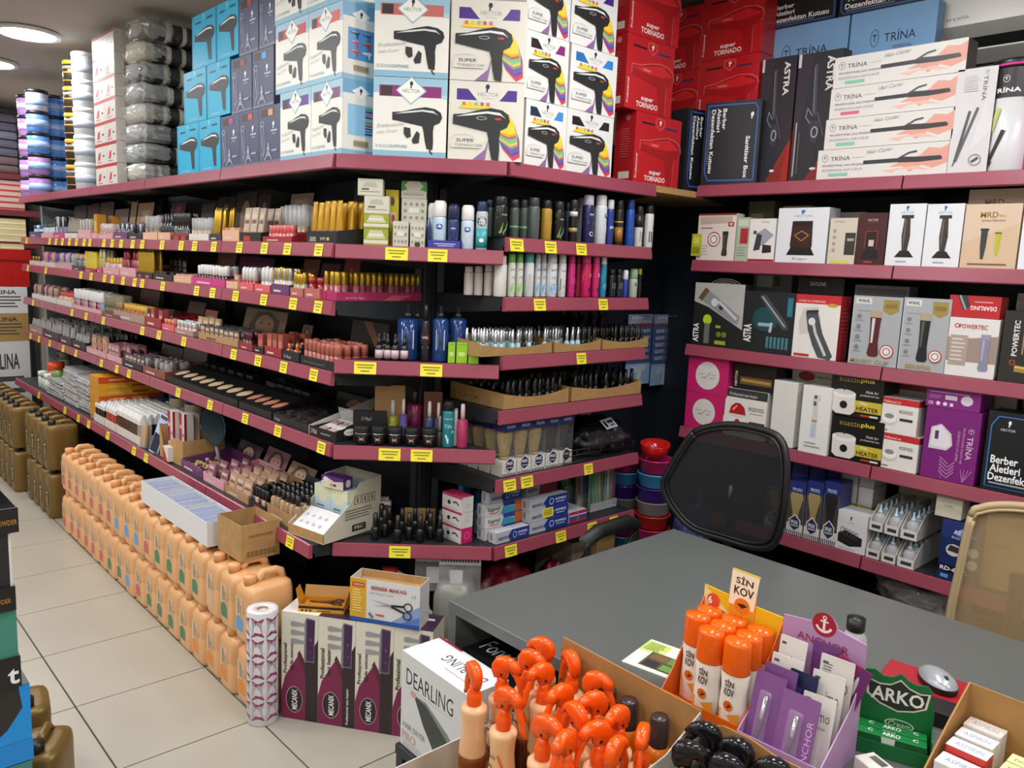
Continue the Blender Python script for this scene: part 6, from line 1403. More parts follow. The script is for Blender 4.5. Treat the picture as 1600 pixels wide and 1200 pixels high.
# ================================================================== LONG MAKE-UP RUN
def item_kind(kd, c1, c2, w, h):
  key = ('it', kd, c1, c2, round(w, 4), round(h, 3))
  h = round(h, 3)
  def mk():
    r = w / 2*0.94
    if kd == 'tube':      # squeezed tube standing on its cap
      g = G()
      N = 12
      vs, fs = [],[]
      for z, a, b in ((h * .3,1,1),(h * .5,1, .85),(h * .8,1, .4),(h * .95,1, .1),(h, 1, .08)):
        for k in range(N):
          t = 2*math.pi * k / N
          vs.append((r * a * math.cos(t), r * b * math.sin(t)*0.8, z))
      fs = [(i * N + k, i * N + (k + 1) % N, (i + 1) * N + (k + 1) % N, (i + 1) * N + k) for i in range(4) for k in range(N)] + [tuple(4 * N + k for k in range(N))]
      g.add(vs, fs, M(c1,0.25, metal=0.5), True)
      return [('make_up_tube', g),('cap', G().lathe([(r * .95,0),(r, 0.002),(r, h * .3)], M(c2,0.3),12, sy=0.8))]
    if kd == 'lip':       # gloss or lipstick: colour below, cap above
      return [('lipstick', G().lathe([(r * .95,0),(r, 0.002),(r, h * .52)], M(c1,0.15),10, sq=.4)),('cap', G().lathe([(r * .8, h * .52),(r * .92, h * .53),(r * .92, h * .97),(r * .7, h),(0, h)], M(c2,0.2, metal=0.6 if c2 in ('c8a23a','b8bcc2') else 0),10, sq=.4))]
    if kd == 'dome':      # rounded silver cap over coloured base
      return [('lipstick', G().lathe([(r * .95,0),(r, 0.002),(r, h * .4)], M(c1,0.2),12)),('cap', G().lathe([(r * .95, h * .4),(r * .97, h * .8),(r * .7, h * .95),(0, h)], M(c2,0.2),12))]
    if kd == 'bottle':
      return [('make_up_bottle', G().lathe([(r * .95,0),(r, 0.003),(r, h * .6),(r * .5, h * .68)], M(c1,0.12),12, sq=.3)),('cap', G().lathe([(r * .55, h * .67),(r * .6, h * .69),(r * .56, h),(0, h)], M(c2,0.2),12))]
    if kd == 'clear':     # clear tall cap over a skin-coloured base
      return [('make_up_bottle', G().lathe([(r * .95,0),(r, 0.002),(r, h * .45)], M(c1,0.25),12)),('cap', G().lathe([(r * .97, h * .45),(r * .97, h),(0, h)], glass(c2,0.6),12))]
    if kd == 'pal':       # upright palette box with a window row
      g = G().box(-w / 2 * .96, w / 2 * .96,0,0.01,0, h, CARD(c1),0.0008)
      p = G()
      paint(p, [('r',0.1,0.12,0.9,0.88, c2)] + [('r',0.16,0.18 + 0.17*k, 0.84,0.29 + 0.17*k, c) for k, c in enumerate(('b08a70','c9a48a','7a5040','d8b8a0'))], w * .96, h, lambda x, y, o: (x - w * .48,-o, y))
      return [('palette', g),('printed_design', p)]
    if kd == 'box':
      g = G().box(-w / 2 * .96, w / 2 * .96,0, w * .7,0, h, CARD(c1),0.0008)
      p = G()
      paint(p, [('r',0.12,0.3,0.88,0.7, c2)], w * .96, h, lambda x, y, o: (x - w * .48,-o, y))
      return [('small_pack', g),('printed_design', p)]
    if kd == 'pencil':
      return [('pencil', G().lathe([(r * .8,0),(r, 0.004),(r, h * .9),(r * .6, h),(0, h)], M(c1,0.25, metal=0.7 if c1 == 'c8a23a' else 0.0),8)),('tip', G().lathe([(r * .7, h * .985),(0, h * 1.03)], M(c2,0.4),8))]
    if kd == 'disc':      # round compact standing on edge, facing the aisle
      g = G()
      n = 22
      g.prism([(h / 2*math.cos(2*math.pi * k / n), h / 2 + h / 2*math.sin(2*math.pi * k / n)) for k in range(n)],0,0.012, M(c1,0.25),'y')
      p = G()
      paint(p, [('e',0.5,0.5,0.36,0.36, c2),('e',0.5,0.5,0.16,0.16,'c86a60')], h, h, lambda x, y, o: (x - h / 2,-o, y))
      return [('compact', g),('printed_design', p)]
    if kd == 'jar':
      return [('jar', G().lathe([(r * .9,0),(r, 0.003),(r, h * .68)], M(c1,0.25),14)),('lid', G().lathe([(r * 1.02, h * .68),(r * 1.02, h * .97),(0, h)], M(c2,0.3),14))]
    if kd == 'foil':
      return [('foil_pack', G().box(-w / 2 * .97, w / 2 * .97,0,0.3,0, h, M(c1,0.2, metal=0.55, bump=(35,1.0)),0.004))]
    if kd == 'stick':     # chunky stick: white slanted cap, dark window
      return [('make_up_stick', G().box(-w / 2 * .95, w / 2 * .95,-w * .4, w * .4,0, h * .66, M(c1,0.2),0.002)),('cap', G().prism([(-w * .42, h * .66),(w * .42, h * .66),(w * .42, h),(0, h),(-w * .42, h * .82)],-w / 2 * .97, w / 2 * .97, M(c2,0.3),'x'))]
  return kind(key, mk)
NAME = {'tube': ('make_up_tube','tube'),'lip': ('lip_gloss','lipstick'),'dome': ('lipstick','lipstick'),'bottle': ('make_up_bottle','bottle'),'clear': ('foundation_bottle','bottle'),'pal': ('palette','palette'),'box': ('small_pack','pack'),'pencil': ('pencil','pencil'),'disc': ('compact','compact'),'jar': ('cosmetic_jar','jar'),'foil': ('foil_pack','pack'),'stick': ('make_up_stick','make-up')}
def face_art(bg, hair, skin):
  """advertising face: head, hair, eyes, lips"""
  return [('r',0,0,1,1, bg),('p',[(0.2,0.0),(0.15,0.5),(0.3,0.9),(0.6,0.95),(0.85,0.7),(0.85,0.0)], hair),('e',0.52,0.5,0.22,0.34, skin),('r',0.44,0.0,0.6,0.3, skin),('e',0.44,0.57,0.04,0.03,'3a2a28'),('e',0.62,0.57,0.04,0.03,'3a2a28'),('e',0.53,0.32,0.07,0.035,'a83a40')]
SERIAL = [0]
def disp(fr, z, px0, px1, pyi, spec, lab, tray=None, lip=0.03, dep=0.2, header=None, rows=2, d0=0.018, front=None, itemw=None, rise=0.35, step=None, jit=0.15, lean=0.0, traylab=None):
  """one tray of goods between two pixel columns. spec = (kind, [(c1, c2)...], item width)"""
  s0, s1 = fr.s_at(px0, z, d0) + 0.003, fr.s_at(px1, z, d0) - 0.003
  zi = z + 0.0006
  if tray:
    mt = CARD(tray)
    hd = None
    if header:
      hy, art, back = header
      hh = fr.hit((px0 + px1)/2, hy, d0 + dep)[1] - z
      hd = (hh, art, back)
    tray_obj(fr, traylab or ('%s tray of %s' % (TC.get(tray, 'plain'), lab)), s0, s1, d0, dep, z, lip, lip + 0.02, mt, header=hd, front=front or [('r',0.15,0.35,0.55,0.65,'d8c8c0')], wave=False)
    zi = z + 0.0032
  kd, cols, w = spec
  h = max(0.03, fr.hit((px0 + px1)/2, pyi, d0 + 0.03)[1] - zi)
  n = max(1, int((s1 - s0 - 0.006)/w))
  st = step or max(w * 1.15,0.035)
  rows = min(rows, max(1, int((dep - 0.012)/st)))
  nm, cat = NAME[kd]
  SERIAL[0] += 1
  for j in range(rows):
    for i in range(n):
      if random.random() < 0.06:
        continue
      c1, c2 = cols[(i + j) % len(cols)]
      s = s0 + 0.004 + w / 2 + (s1 - s0 - 0.008 - w)*(i / max(1, n - 1) if n > 1 else 0.5)
      hj = h * (1 + random.uniform(-jit, jit)*0.12)
      d = d0 + 0.006 + (w / 2 if kd not in ('pal','box','disc','foil') else 0.002) + j * st
      spawn(nm, item_kind(kd, c1, c2, w, round(hj / 0.004)*0.004),'one of the ' + lab, cat, fr.pt(s, d, zi), fr.ang, lab[:48], rot=(R(-lean),0, fr.ang + R(random.uniform(-3,3))) if kd not in ('disc',) else (R(-lean),0, fr.ang))
TC = {'d8a0a8': 'pink','c83a80': 'magenta','201f22': 'black','e0b090': 'peach','6a3a6a': 'purple','d8d4d0': 'white','b86a60': 'coral','9a2a34': 'red','b08a60': 'kraft','4a3a7a': 'violet blue','d8606a': 'coral pink','7a4a3a': 'brown','b02a60': 'raspberry','a88a80': 'taupe','3a2a3a': 'dark plum','8a4a38': 'copper'}
H = lambda c, *more: [('r',0,0,1,1, c)] + list(more)
# ---- first shelf
z = ZL[1] + 0.001
disp(LEFT, z, 46,63,352,('jar',[('8ab0b0','c8d8e0'),('a8c8b8','4a5ab8')],0.06),'pale jars at the far end of the first make-up shelf','4a3a7a',0.04)
disp(LEFT, z, 64,82,348,('bottle',[('98b0c0','4a6a58'),('c0b4a0','3a3a3a')],0.05),'glass bottles with green tops beside the pale jars','d8a0a8',0.03, header=(325, H('4a3c5c'),0.02))
disp(LEFT, z, 83,100,339,('lip',[('5a7a80','2a2c30'),('a8b0b4','8a9498'),('6a4a78','c8ccd0')],0.035),'teal and silver tubes above the magenta card tray','c83a80',0.035, header=(322, H('5a4a50'),0.02))
disp(LEFT, z, 101,121,342,('tube',[('a8a8a8','5a3a3a'),('b4a48a','3a3a3c')],0.04),'silver tubes in the small white tray under the jars','d8d4d0',0.03, header=(320, H('6a5a58'),0.02))
disp(LEFT, z, 122,142,343,('pencil',[('b8b0a0','8a7a60'),('8a8a88','5a5a58')],0.03),'brush sets standing in the sloped pink tray','d8a0a8',0.05, header=(330, H('9a8a88'),0.02))
disp(LEFT, z, 143,152,336,('box',[('c89030','e0b858')],0.07),'tall ochre boxes in the pink lipped tray','d8a0a8',0.03, header=(318, H('c8b088'),0.03))
disp(LEFT, z, 153,176,350,('clear',[('c88a8a','e8d8d8'),('b06a70','f0e0e0')],0.03),'pink based clear tubes beside the ochre boxes','d8a0a8',0.025, header=(321, H('c8a890',('r',0.3,0.5,0.8,0.8,'e0d0b8')),0.03))
disp(LEFT, z, 177,199,350,('bottle',[('3a3450','b8bcc2'),('5a4a60','22242a')],0.035),'dark violet bottles in the purple tray','6a3a6a',0.035)
disp(LEFT, z, 200,222,350,('lip',[('2a2a3a','a8acb4'),('1e1e24','3a3a44')],0.03),'black and silver tubes in the black tray under the towels','201f22',0.03, header=(320, H('5a3038',('r',0.4,0.3,0.7,0.9,'9a4a58')),0.03))
disp(LEFT, z, 223,246,338,('clear',[('8a7a6a','d8d8d8'),('6a5a50','c8c8c8')],0.03),'clear capped foundation tubes in the small peach tray','e0b090',0.035)
disp(LEFT, z, 247,266,335,('bottle',[('1a1a1c','2a2a2e'),('222226','4a4a50')],0.03),'black bottles behind the second peach card','e0b090',0.035, header=(322, H('1e1c1e'),0.02))
disp(LEFT, z, 267,294,334,('lip',[('161618','1e1e20'),('222224','1a1a1c')],0.028),'tall black mascaras in the red lettered tray','9a2a34',0.03, front=[('r',0,0,1,1,'2a2024'),('r',0.15,0.1,0.45,0.9,'b83a34'),('r',0.6,0.1,0.85,0.9,'b83a34')], header=(312, face_art('2a2220','1a1412','8a6250'),0.03))
disp(LEFT, z, 295,326,342,('clear',[('b8a088','e8e8e8'),('a8927a','dcdcdc')],0.03),'beige based clear tubes in the white tray','d8d4d0',0.028, header=(306, face_art('3a2c28','221a18','a07a66'),0.03))
disp(LEFT, z, 327,346,326,('pencil',[('c8a23a','d8b85a')],0.02),'crossed gold pencils beside the beige tubes','3a2a3a',0.03, header=(308, face_art('3a2a26','1c1614','96705e'),0.03), lean=6)
disp(LEFT, z, 347,374,356,('box',[('c08a60','d0a078'),('d8a890','b87858')],0.05),'brown and peach cartons in the peach tray','e0b090',0.045, dep=0.12)
disp(LEFT, z, 374,408,325,('pal',[('a89484','b8a898'),('b09c8a','c0b0a0')],0.055),'beige blister palettes above the red and black tray','201f22',0.035, front=[('r',0.2,0.1,0.5,0.9,'b8302c')], header=(307, H('a08a78',('r',0.2,0.6,0.8,0.9,'b8a490')),0.03), lean=8)
disp(LEFT, z, 410,456,352,('lip',[('d0605e','d8605e'),('c85458','d06a68')],0.027),'coral sticks in the low red tray near the gold tubes','9a2a34',0.02, dep=0.07, rows=1)
disp(LEFT, z, 432,474,322,('clear',[('b89c7c','eef0f0'),('a88e70','e8eaea')],0.03),'tall clear capped foundation bottles behind the coral sticks', None, dep=0.2, d0=0.10, rows=2)
disp(LEFT, z, 478,527,315,('tube',[('c8982a','9a6a48'),('d0a234','a07250')],0.036),'gold foundation tubes in the black tray beside the soap boxes','201f22',0.04, dep=0.17, rows=3, front=[('t','COLLAGEN',0.22,0.62,0.3,'e0dcd0',0.2,0, True),('t','FOUNDATION',0.22,0.3,0.24,'e0dcd0',0.22,0, True),('t','pretty',0.56,0.5,0.5,'e0dcd0',0.16),('r',0.68,0.3,0.76,0.7,'d8b070')], header=(286, face_art('241c1a','140f0e','a07060'),0.03))
# ---- second shelf
z = ZL[2] + 0.001
disp(LEFT, z, 46,62,400,('lip',[('8a6a50','3a3028'),('c0a080','c8a23a')],0.04),'brown tubes at the far end of the second shelf','d8d4d0',0.03)
disp(LEFT, z, 63,86,393,('dome',[('c8a0b0','c83a78'),('b8a0a8','d8a0b0'),('b0a090','c8b0a0'),('8a6aa0','8a5aa0')],0.045),'pink and lilac capped bottles beside the far brown tubes','d8d4d0',0.03)
disp(LEFT, z, 87,112,394,('dome',[('b0a8b0','8a4aa0'),('a8b0a8','a8c0b8'),('c0a8b0','d0b0b8')],0.045),'lilac and mint capped bottles in the pink tray','d8a0a8',0.03)
disp(LEFT, z, 113,130,396,('bottle',[('7a8a80','c8b0c0'),('5a5a60','c88a40')],0.04),'grey green bottles left of the yellow packs','3a2a3a',0.025)
disp(LEFT, z, 131,150,393,('box',[('d8c020','e0cc40')],0.055),'bright yellow packs on the second shelf','9a2a34',0.02)
disp(LEFT, z, 151,160,390,('bottle',[('b0a060','e8e0c0')],0.035),'gold capped glass bottles right of the yellow packs','c83a80',0.03)
disp(LEFT, z, 161,186,402,('bottle',[('c8b0a8','c8a23a'),('a88a8a','c8a23a')],0.045),'perfume bottles with gold tops in the long pink tray','d8a0a8',0.035, header=(392, H('6a5058'),0.03))
disp(LEFT, z, 187,212,391,('bottle',[('8a2a38','a83a48'),('7a2430','9a3040')],0.045),'dark red bottles above the pink cartons','d8a0a8',0.045)
disp(LEFT, z, 213,238,391,('pencil',[('c8a23a','d8b85a')],0.018),'gold pencils in the black and red tray of the second shelf','201f22',0.03, front=[('r',0.1,0.2,0.3,0.8,'c84a44'),('r',0.6,0.2,0.8,0.8,'d86a60')])
disp(LEFT, z, 239,270,424,('box',[('2a2426','5a4a44'),('3a3230','6a5a50')],0.05),'low black packs right of the gold pencils','201f22',0.03)
disp(LEFT, z, 262,290,403,('pal',[('3a3634','c0bcb4'),('2a2826','d0ccc4')],0.05),'white faced palettes behind the low black packs', None, d0=0.16, rows=1)
disp(LEFT, z, 271,299,428,('box',[('d0a088','e0b8a0')],0.05),'small peach packs in the peach lettered tray','e0b090',0.03, header=(392, H('6a4a40',('r',0.2,0.2,0.8,0.8,'7a5a4c')),0.02))
disp(LEFT, z, 300,352,414,('lip',[('2a2226','e0dedc'),('3a2a2e','dcdad8')],0.03),'white capped dark tubes in the magenta tray','c83a80',0.035, header=(398, H('6a2050',('r',0.3,0.3,0.9,0.8,'8a2a68')),0.03))
disp(LEFT, z, 353,372,428,('pal',[('c88a78','d8a898')],0.05),'peach palettes between white caps and silver lipsticks','e0b090',0.03)
disp(LEFT, z, 373,396,416,('dome',[('a82a2c','e4e2e0'),('b03034','dcdad8')],0.026),'red lipsticks with white domed caps','d8606a',0.03)
disp(LEFT, z, 397,422,416,('dome',[('d0ccca','e8e6e4'),('c8c4c4','e0dedc')],0.026),'white and silver domed lipsticks','d8606a',0.03, header=(402, H('8a4a44',('r',0.2,0.4,0.8,0.7,'a86a5c')),0.02))
disp(LEFT, z, 423,452,418,('lip',[('c8c4b8','c8a23a'),('d0ccc0','b8bcc2')],0.022),'clear tubes with pale gold caps in the purple tray','6a3a6a',0.038, header=(408, H('7a3a3c'),0.02))
disp(LEFT, z, 453,474,426,('lip',[('a89a5a','c8a23a'),('b0a8a0','c8a23a')],0.022),'gold capped lipsticks right of the purple tray','b86a60',0.03)
disp(LEFT, z, 475,500,432,('jar',[('9a1f24','a82a2c'),('8a1c20','9a2428')],0.04),'red lipped jars in the coral tray','b86a60',0.035, dep=0.15, header=(398, H('8a2a30',('e',0.5,0.5,0.2,0.2,'c05a5a')),0.02))
# side of the second shelf: long gloss trays running back
SIDE = Frame(-2.418,0, math.pi / 2)
for q, (d0, cols, lab) in enumerate([(0.006,[('b06a78','c8a23a'),('a05468','c8a23a'),('8a3a50','c8a23a')],'gold capped lip glosses in the raspberry tray along the shelf end'),(0.075,[('c07a80','c8a23a'),('9a4a5a','c8a23a')],'gold capped lip glosses in the rear raspberry tray')]):
  a, b = 1.425,1.79
  tray_obj(SIDE, ['front','rear'][q] + ' raspberry tray of lip glosses along the shelf end', a, b, d0,0.066, z, 0.03,0.034, CARD('b02a60'), front=[('p',[(0.5,0),(0.7,0),(0.85,1),(0.62,1)],'d8607a'),('t','pretty lips',0.2,0.5,0.5,'e8b0c0',0.2)], wave=False)
  for j in range(2):
    for i in range(15):
      if random.random() < 0.08:
        continue
      c1, c2 = cols[(i + j) % len(cols)]
      spawn('lip_gloss', item_kind('lip', c1, c2,0.021,0.096),'one of the ' + lab, 'lipstick', SIDE.pt(a + 0.014 + i * (b - a - 0.028)/14, d0 + 0.018 + j * 0.03, z + 0.0032), SIDE.ang, lab[:48])
# ---- third shelf
z = ZL[3] + 0.001
disp(LEFT, z, 50,88,445,('dome',[('b0a090','c8a888'),('8a6a80','7a4a78'),('c0b0a0','b89a80')],0.05),'tan and plum capped bottles at the far end of the third shelf','d8d4d0',0.035)
disp(LEFT, z, 89,112,455,('bottle',[('c8c0c0','c84a48'),('d8a070','c84a48')],0.05),'orange and red topped bottles beside the tan caps','d8d4d0',0.035)
disp(LEFT, z, 113,158,453,('lip',[('8a5a90','e4e4e4'),('c85070','e4e4e4'),('6aa0a8','e0e0e0'),('d09070','e8e8e8'),('22222a','e0e0e0')],0.032),'white capped colour polishes on the third shelf','d8a0a8',0.025, rows=3, rise=.5)
disp(LEFT, z, 160,188,459,('clear',[('5a4a30','b0a890'),('6a5436','a8a088')],0.032),'brown clear tubes beside the white capped polishes','7a4a3a',0.02, header=(445, H('5a2a30'),0.02))
disp(LEFT, z, 177,226,474,('bottle',[('b06a24','d8a040'),('8a5a2a','c8a23a')],0.032),'amber bottles with gold caps in the sloped taupe tray','a88a80',0.045, d0=0.02)
disp(LEFT, z, 227,252,482,('box',[('3a3034','d8c8c8'),('a84a4c','d8a8a0')],0.045),'dark and white packs beside the red wedge tray','9a2a34',0.05, header=(462, H('5a4038'),0.03))
disp(LEFT, z, 253,272,497,('lip',[('c8785a','d08a6a'),('c05a48','c8644e')],0.024),'terracotta sticks in the coral tray under the square card','d8606a',0.03, header=(474, H('d0786a',('r',0.25,0.4,0.75,0.7,'e4dcc8')),0.02))
disp(LEFT, z, 273,302,500,('lip',[('b8b8b8','c8c8c8'),('c86050','b8bcc2')],0.022),'silver tubes in the grey tray beside the terracotta sticks','a88a80',0.024)
disp(LEFT, z, 303,340,494,('pal',[('b09070','c0a488'),('a88a68','b89c80')],0.06),'tall kraft palettes behind the silver tubes', None, d0=0.05, rows=1, lean=6)
disp(LEFT, z, 310,372,510,('pal',[('3a3a3e','c0a890'),('44464a','b09880')],0.05),'grey edged palettes in the kraft tray','b08a60',0.03, rows=4, step=0.03, front=[('e',0.25 + 0.06*i, 0.5,0.02,0.3,'3a2a20') for i in range(4)], header=(474, face_art('9a8060','4a3a2c','b89070'),0.03))
disp(LEFT, z, 374,395,518,('lip',[('5a1f28','4a1a22'),('6a2a34','521e26')],0.026),'maroon lipsticks beside the kraft tray','9a2a34',0.025)
disp(LEFT, z, 396,412,520,('box',[('9a4a3c','b86a58')],0.04),'brick red packs in the small dark tray','201f22',0.025, rows=3, header=(496, face_art('7a5a48','3a2820','b08468'),0.02))
disp(LEFT, z, 413,440,520,('box',[('a05448','c07a6a'),('8a3a30','b06a5c')],0.04),'salmon striped packs in the deep red tray','9a2a34',0.035, rows=3)
disp(LEFT, z, 441,468,535,('bottle',[('b8541c','c8682a'),('161618','1e1e20')],0.03),'orange and black bottles at the black lettered tray','201f22',0.035, rows=3, front=[('t','D Muel',0.3,0.5,0.5,'c8c8c8',0.4)])
disp(LEFT, z, 469,525,532,('lip',[('9a4f42','a85a4a'),('a05848','ac6252')],0.028),'terracotta lipsticks in the long black tray at the corner','201f22',0.03, rows=4, front=[('t','Diva Matte Lipstick',0.4,0.5,0.4,'9a8a88',0.6)], header=(492,[('r',0,0,1,1,'1e1a1a'),('p',[(0.3,1),(0.55,1),(0.9,0.35),(0.8,0.3)],'9a5a44'),('t','D Muel',0.3,0.4,0.12,'9a4038',0.3)],0.02))
disp(LEFT, z, 505,524,538,('lip',[('a83a60','b04a70')],0.026),'magenta lipsticks at the right end of the third shelf', None, d0=0.15, rows=2)
# ---- fourth shelf
z = ZL[4] + 0.001
for q, (a, b, tc) in enumerate([(46,66,'a88a80'),(67,92,'3a2a3a'),(93,112,'3a2a3a'),(113,134,'201f22')]):
  disp(LEFT, z, a, b, [497,503,508,520][q],('tube',[('b8b8b8','d0d0d0'),('a8a8ac','8a8a8c')],0.04),'silver tubes lying in the %s dark tray of the fourth shelf' % ORD[q], tc, 0.05, dep=0.36, rows=6, step=0.055, traylab='%s open tray of silver tubes from the far end of the fourth shelf' % ORD[q])
disp(LEFT, z, 135,166,520,('disc',[('8a6a4a','b08a60'),('a0806a','c8a088')],0.09),'round brown compacts standing in the pink tray','d8a0a8',0.035, rows=4)
disp(LEFT, z, 167,190,536,('pal',[('b07a88','d0a0a8'),('a87080','c898a0')],0.06),'pink striped palettes right of the round compacts','d8a0a8',0.035, rows=5, step=0.04)
disp(LEFT, z, 191,222,553,('pal',[('3a3a3e','8a9a8a'),('6a4a58','a88a90')],0.06),'dark palettes left of the copper tray','201f22',0.035, rows=4, step=0.04, lean=10, header=(525, H('3a3030',('r',0.2,0.3,0.8,0.7,'5a4a44')),0.02))
disp(LEFT, z, 223,258,560,('clear',[('a88a8a','d0c8c8'),('2a2226','4a4448')],0.032),'clear and dark tubes in the copper tray','8a4a38',0.04, rows=4, header=(528, H('4a3430'),0.02))
def tester(px0, px1, n, c, lab, itemlab, name):
  s0, s1 = LEFT.s_at(px0, z, 0.018), LEFT.s_at(px1, z, 0.018)
  wd = s1 - s0
  t = thing(name, lab, 'tray', LEFT.pt(s0,0.018, z + 0.0006),0)
  bm_ = CARD('191819')
  obj('tray', G().prism([(0,0),(0.16,0),(0.16,0.075),(0.15,0.075),(0.004,0.028),(0,0.028)],0, wd, bm_, 'x').mesh('tray'), t)
  for i in range(n):
    x = wd * (i + 0.5)/n
    n_ = 14
    g = G().add([(x + wd / n * 0.36*math.cos(2*math.pi * k / n_) + 0.012*math.sin(2*math.pi * k / n_),0.055 + 0.03*math.sin(2*math.pi * k / n_),0.0285 + (0.051 + 0.03*math.sin(2*math.pi * k / n_))*0.322 + 0.0015) for k in range(n_)],[tuple(range(n_))], M(c, 0.45))
    obj('tester_pan', g.mesh('pan', fix=False), t)
  for i in range(n):
    if random.random() < 0.1:
      continue
    spawn('compact_case', item_kind('box','1c1c1e','3a4a3a', min(0.07, wd / n * 0.9),0.09), itemlab, 'compact', LEFT.pt(s0 + wd * (i + 0.5)/n, 0.185, z + 0.0006),0, itemlab[:40])
tester(262,371,8,'c4ac8c','long black tester tray with cream oval pans','black compact case standing behind the cream tester pans','tester_tray')
tester(373,424,4,'b87a60','short black tester tray with coral oval pans','black compact case standing behind the coral tester pans','tester_tray')
for k, (px, py, d) in enumerate([(404,600,0.12),(428,607,0.16),(443,612,0.15),(435,592,0.2),(420,600,0.22)]):
  s = LEFT.s_at(px, z + 0.05, d)
  spawn('compact', item_kind('disc','2a2024','c08a88',0.07,0.09),'%s round pink faced compact standing in the black display' % ORD[k],'compact', LEFT.pt(s, d + 0.06, z + 0.0006), R(18),'round pink compacts')
disp(LEFT, z, 426,486,655,('box',[('2a2226','c0a890'),('3a3034','a88a78')],0.04),'small dark powder packs in the black sloped tray','201f22',0.03, rows=5, step=0.045, front=[('t','D Muel',0.12,0.5,0.6,'c8c8c8',0.14)], dep=0.26, header=(594, face_art('2a1e1c','120c0c','8a5648'),0.03))
# white display wedge at the corner end
FW4 = Frame(-2.60,1.36, R(20))
wd_ = thing('display_wedge','black and white sloped display with open eyeshadow palette at the shelf end','display',(-2.585,1.412, z + 0.0006), R(4))
bk_ = CARD('17171a'); wt_ = CARD('d0ccc6')
obj('base', G().prism([(0,0),(0.30,0),(0.30,0.11),(0,0.034)],0.0,0.003, wt_, 'x').prism([(0,0),(0.30,0),(0.30,0.11),(0,0.034)],0.165,0.168, bk_, 'x').box(0.003,0.165,0,0.003,0,0.034, bk_).box(0.003,0.165,0.003,0.30,0,0.003, wt_).mesh('base'), wd_)
g = G(); paint(g, [('t','D Muel',0.2,0.5,0.5,'d8d8d8',0.2),('r',0.45,0.4,0.8,0.55,'8a8a8a')],0.168,0.034, lambda x, y, o: (x, -o, y)); paint(g, [('e',0.2,0.32,0.09,0.14,'e8e4e0'),('t','Vitaminli',0.2,0.32,0.07,'4a4a4a',0.13)],0.30,0.09, lambda x, y, o: (0.168 + o, x, y))
obj('printed_design', g.mesh('print', fix=False), wd_)
pl_ = thing('eyeshadow_palette','open white eyeshadow palette lying in the corner display wedge','palette',(-2.575,1.425, z + 0.012), R(4))
pl_.rotation_euler = (R(14),0, R(4))
obj('tray', G().box(0,0.13,0,0.12,0,0.006, M('d8d4d0',0.3),0.001).mesh('tray'), pl_)
for i in range(4):
  for j in range(2):
    obj('pan', G().lathe([(0.012,0.006),(0.012,0.0066),(0,0.0066)], M(['b89088','8a5a50','c8a8a0','6a4a44'][i],0.6),16, c=(0.02 + i * 0.03,0.03 + j * 0.055), sx=1, sy=1.4).mesh('pan'), pl_)
obj('lid', G().box(0,0.13,0.12,0.124,0,0.05, glass('eeeeee',0.7)).mesh('lid'), pl_)
# ---- lowest shelf
z = ZL[5] + 0.001
B = BASE
disp(B, z, 56,70,578,('jar',[('b8c0b8','d8d8d4'),('a8b4a0','8aa078')],0.07),'white and green jars at the far end of the lowest shelf', None, dep=0.24, rows=3, step=0.075, d0=0.03)
disp(B, z, 82,95,545,('jar',[('c0a0c0','a83a98'),('b8c0b8','8a9a6a'),('c8c8c0','d0d0cc')],0.08),'tall jars with violet or green lids behind the front jars', None, dep=0.12, rows=1, d0=0.27)
disp(B, z, 70,77,563,('jar',[('c8401c','d0451c')],0.11),'red and white cans beside the silver foil packs', None, dep=0.15, rows=1, d0=0.06)
disp(B, z, 77,82,575,('jar',[('5a7a5a','6a8a4a')],0.09),'green jars wedged before the silver foil packs', None, dep=0.15, rows=1, d0=0.04)
for q, (a, b, n) in enumerate([(72,96,13),(97,119,15),(120,139,14)]):
  s0, s1 = B.s_at(a, z, 0.03), B.s_at(b, z, 0.03)
  top = B.hit((a + b)/2,[590,575,590][q],0.05)[1]
  hh = (top - z)/n
  for k in range(n):
    g = item_kind('foil',['d4d4d6','e0e0e2','c4c4c6'][k % 3],'ffffff', s1 - s0 - 0.01, hh * 0.96)
    spawn('foil_pack', g, 'flat silver foil pack in the %s pile on the lowest shelf' % ['far','middle','near'][q],'pack', B.pt((s0 + s1)/2 + random.uniform(-.008, .008),0.03 + random.uniform(0, .02), z + 0.0006 + k * hh), R(random.uniform(-3,3)),'silver foil packs, %s pile' % ['far','middle','near'][q])
YB_ = [('r',0,0,1,1,'d89414'),('r',0.1,0.3,0.9,0.7,'c8501c')]
s0 = B.s_at(142, z, 0.03)
hY = (B.hit(150,587,0.04)[1] - z)/7
for k in range(7):
  c = 'c8481c' if k % 3 == 0 else 'dc9a18'
  carton('hair_dye_box','%s orange or yellow flat box from below behind the white capped sticks' % ORD[k],'box', B.pt(s0,0.03, z + 0.0006 + k * hY),0,0.17,0.36, hY - 0.001,'d89414', front=[('r',0,0,1,1,'c88a18')], right=[('r',0,0,1,1, c),('r',0.15,0.35,0.4,0.6,'e0b060'),('r',0.5,0.3,0.75,0.7,'b84a18' if c != 'c8481c' else 'd89a3a')], group='orange and yellow flat boxes')
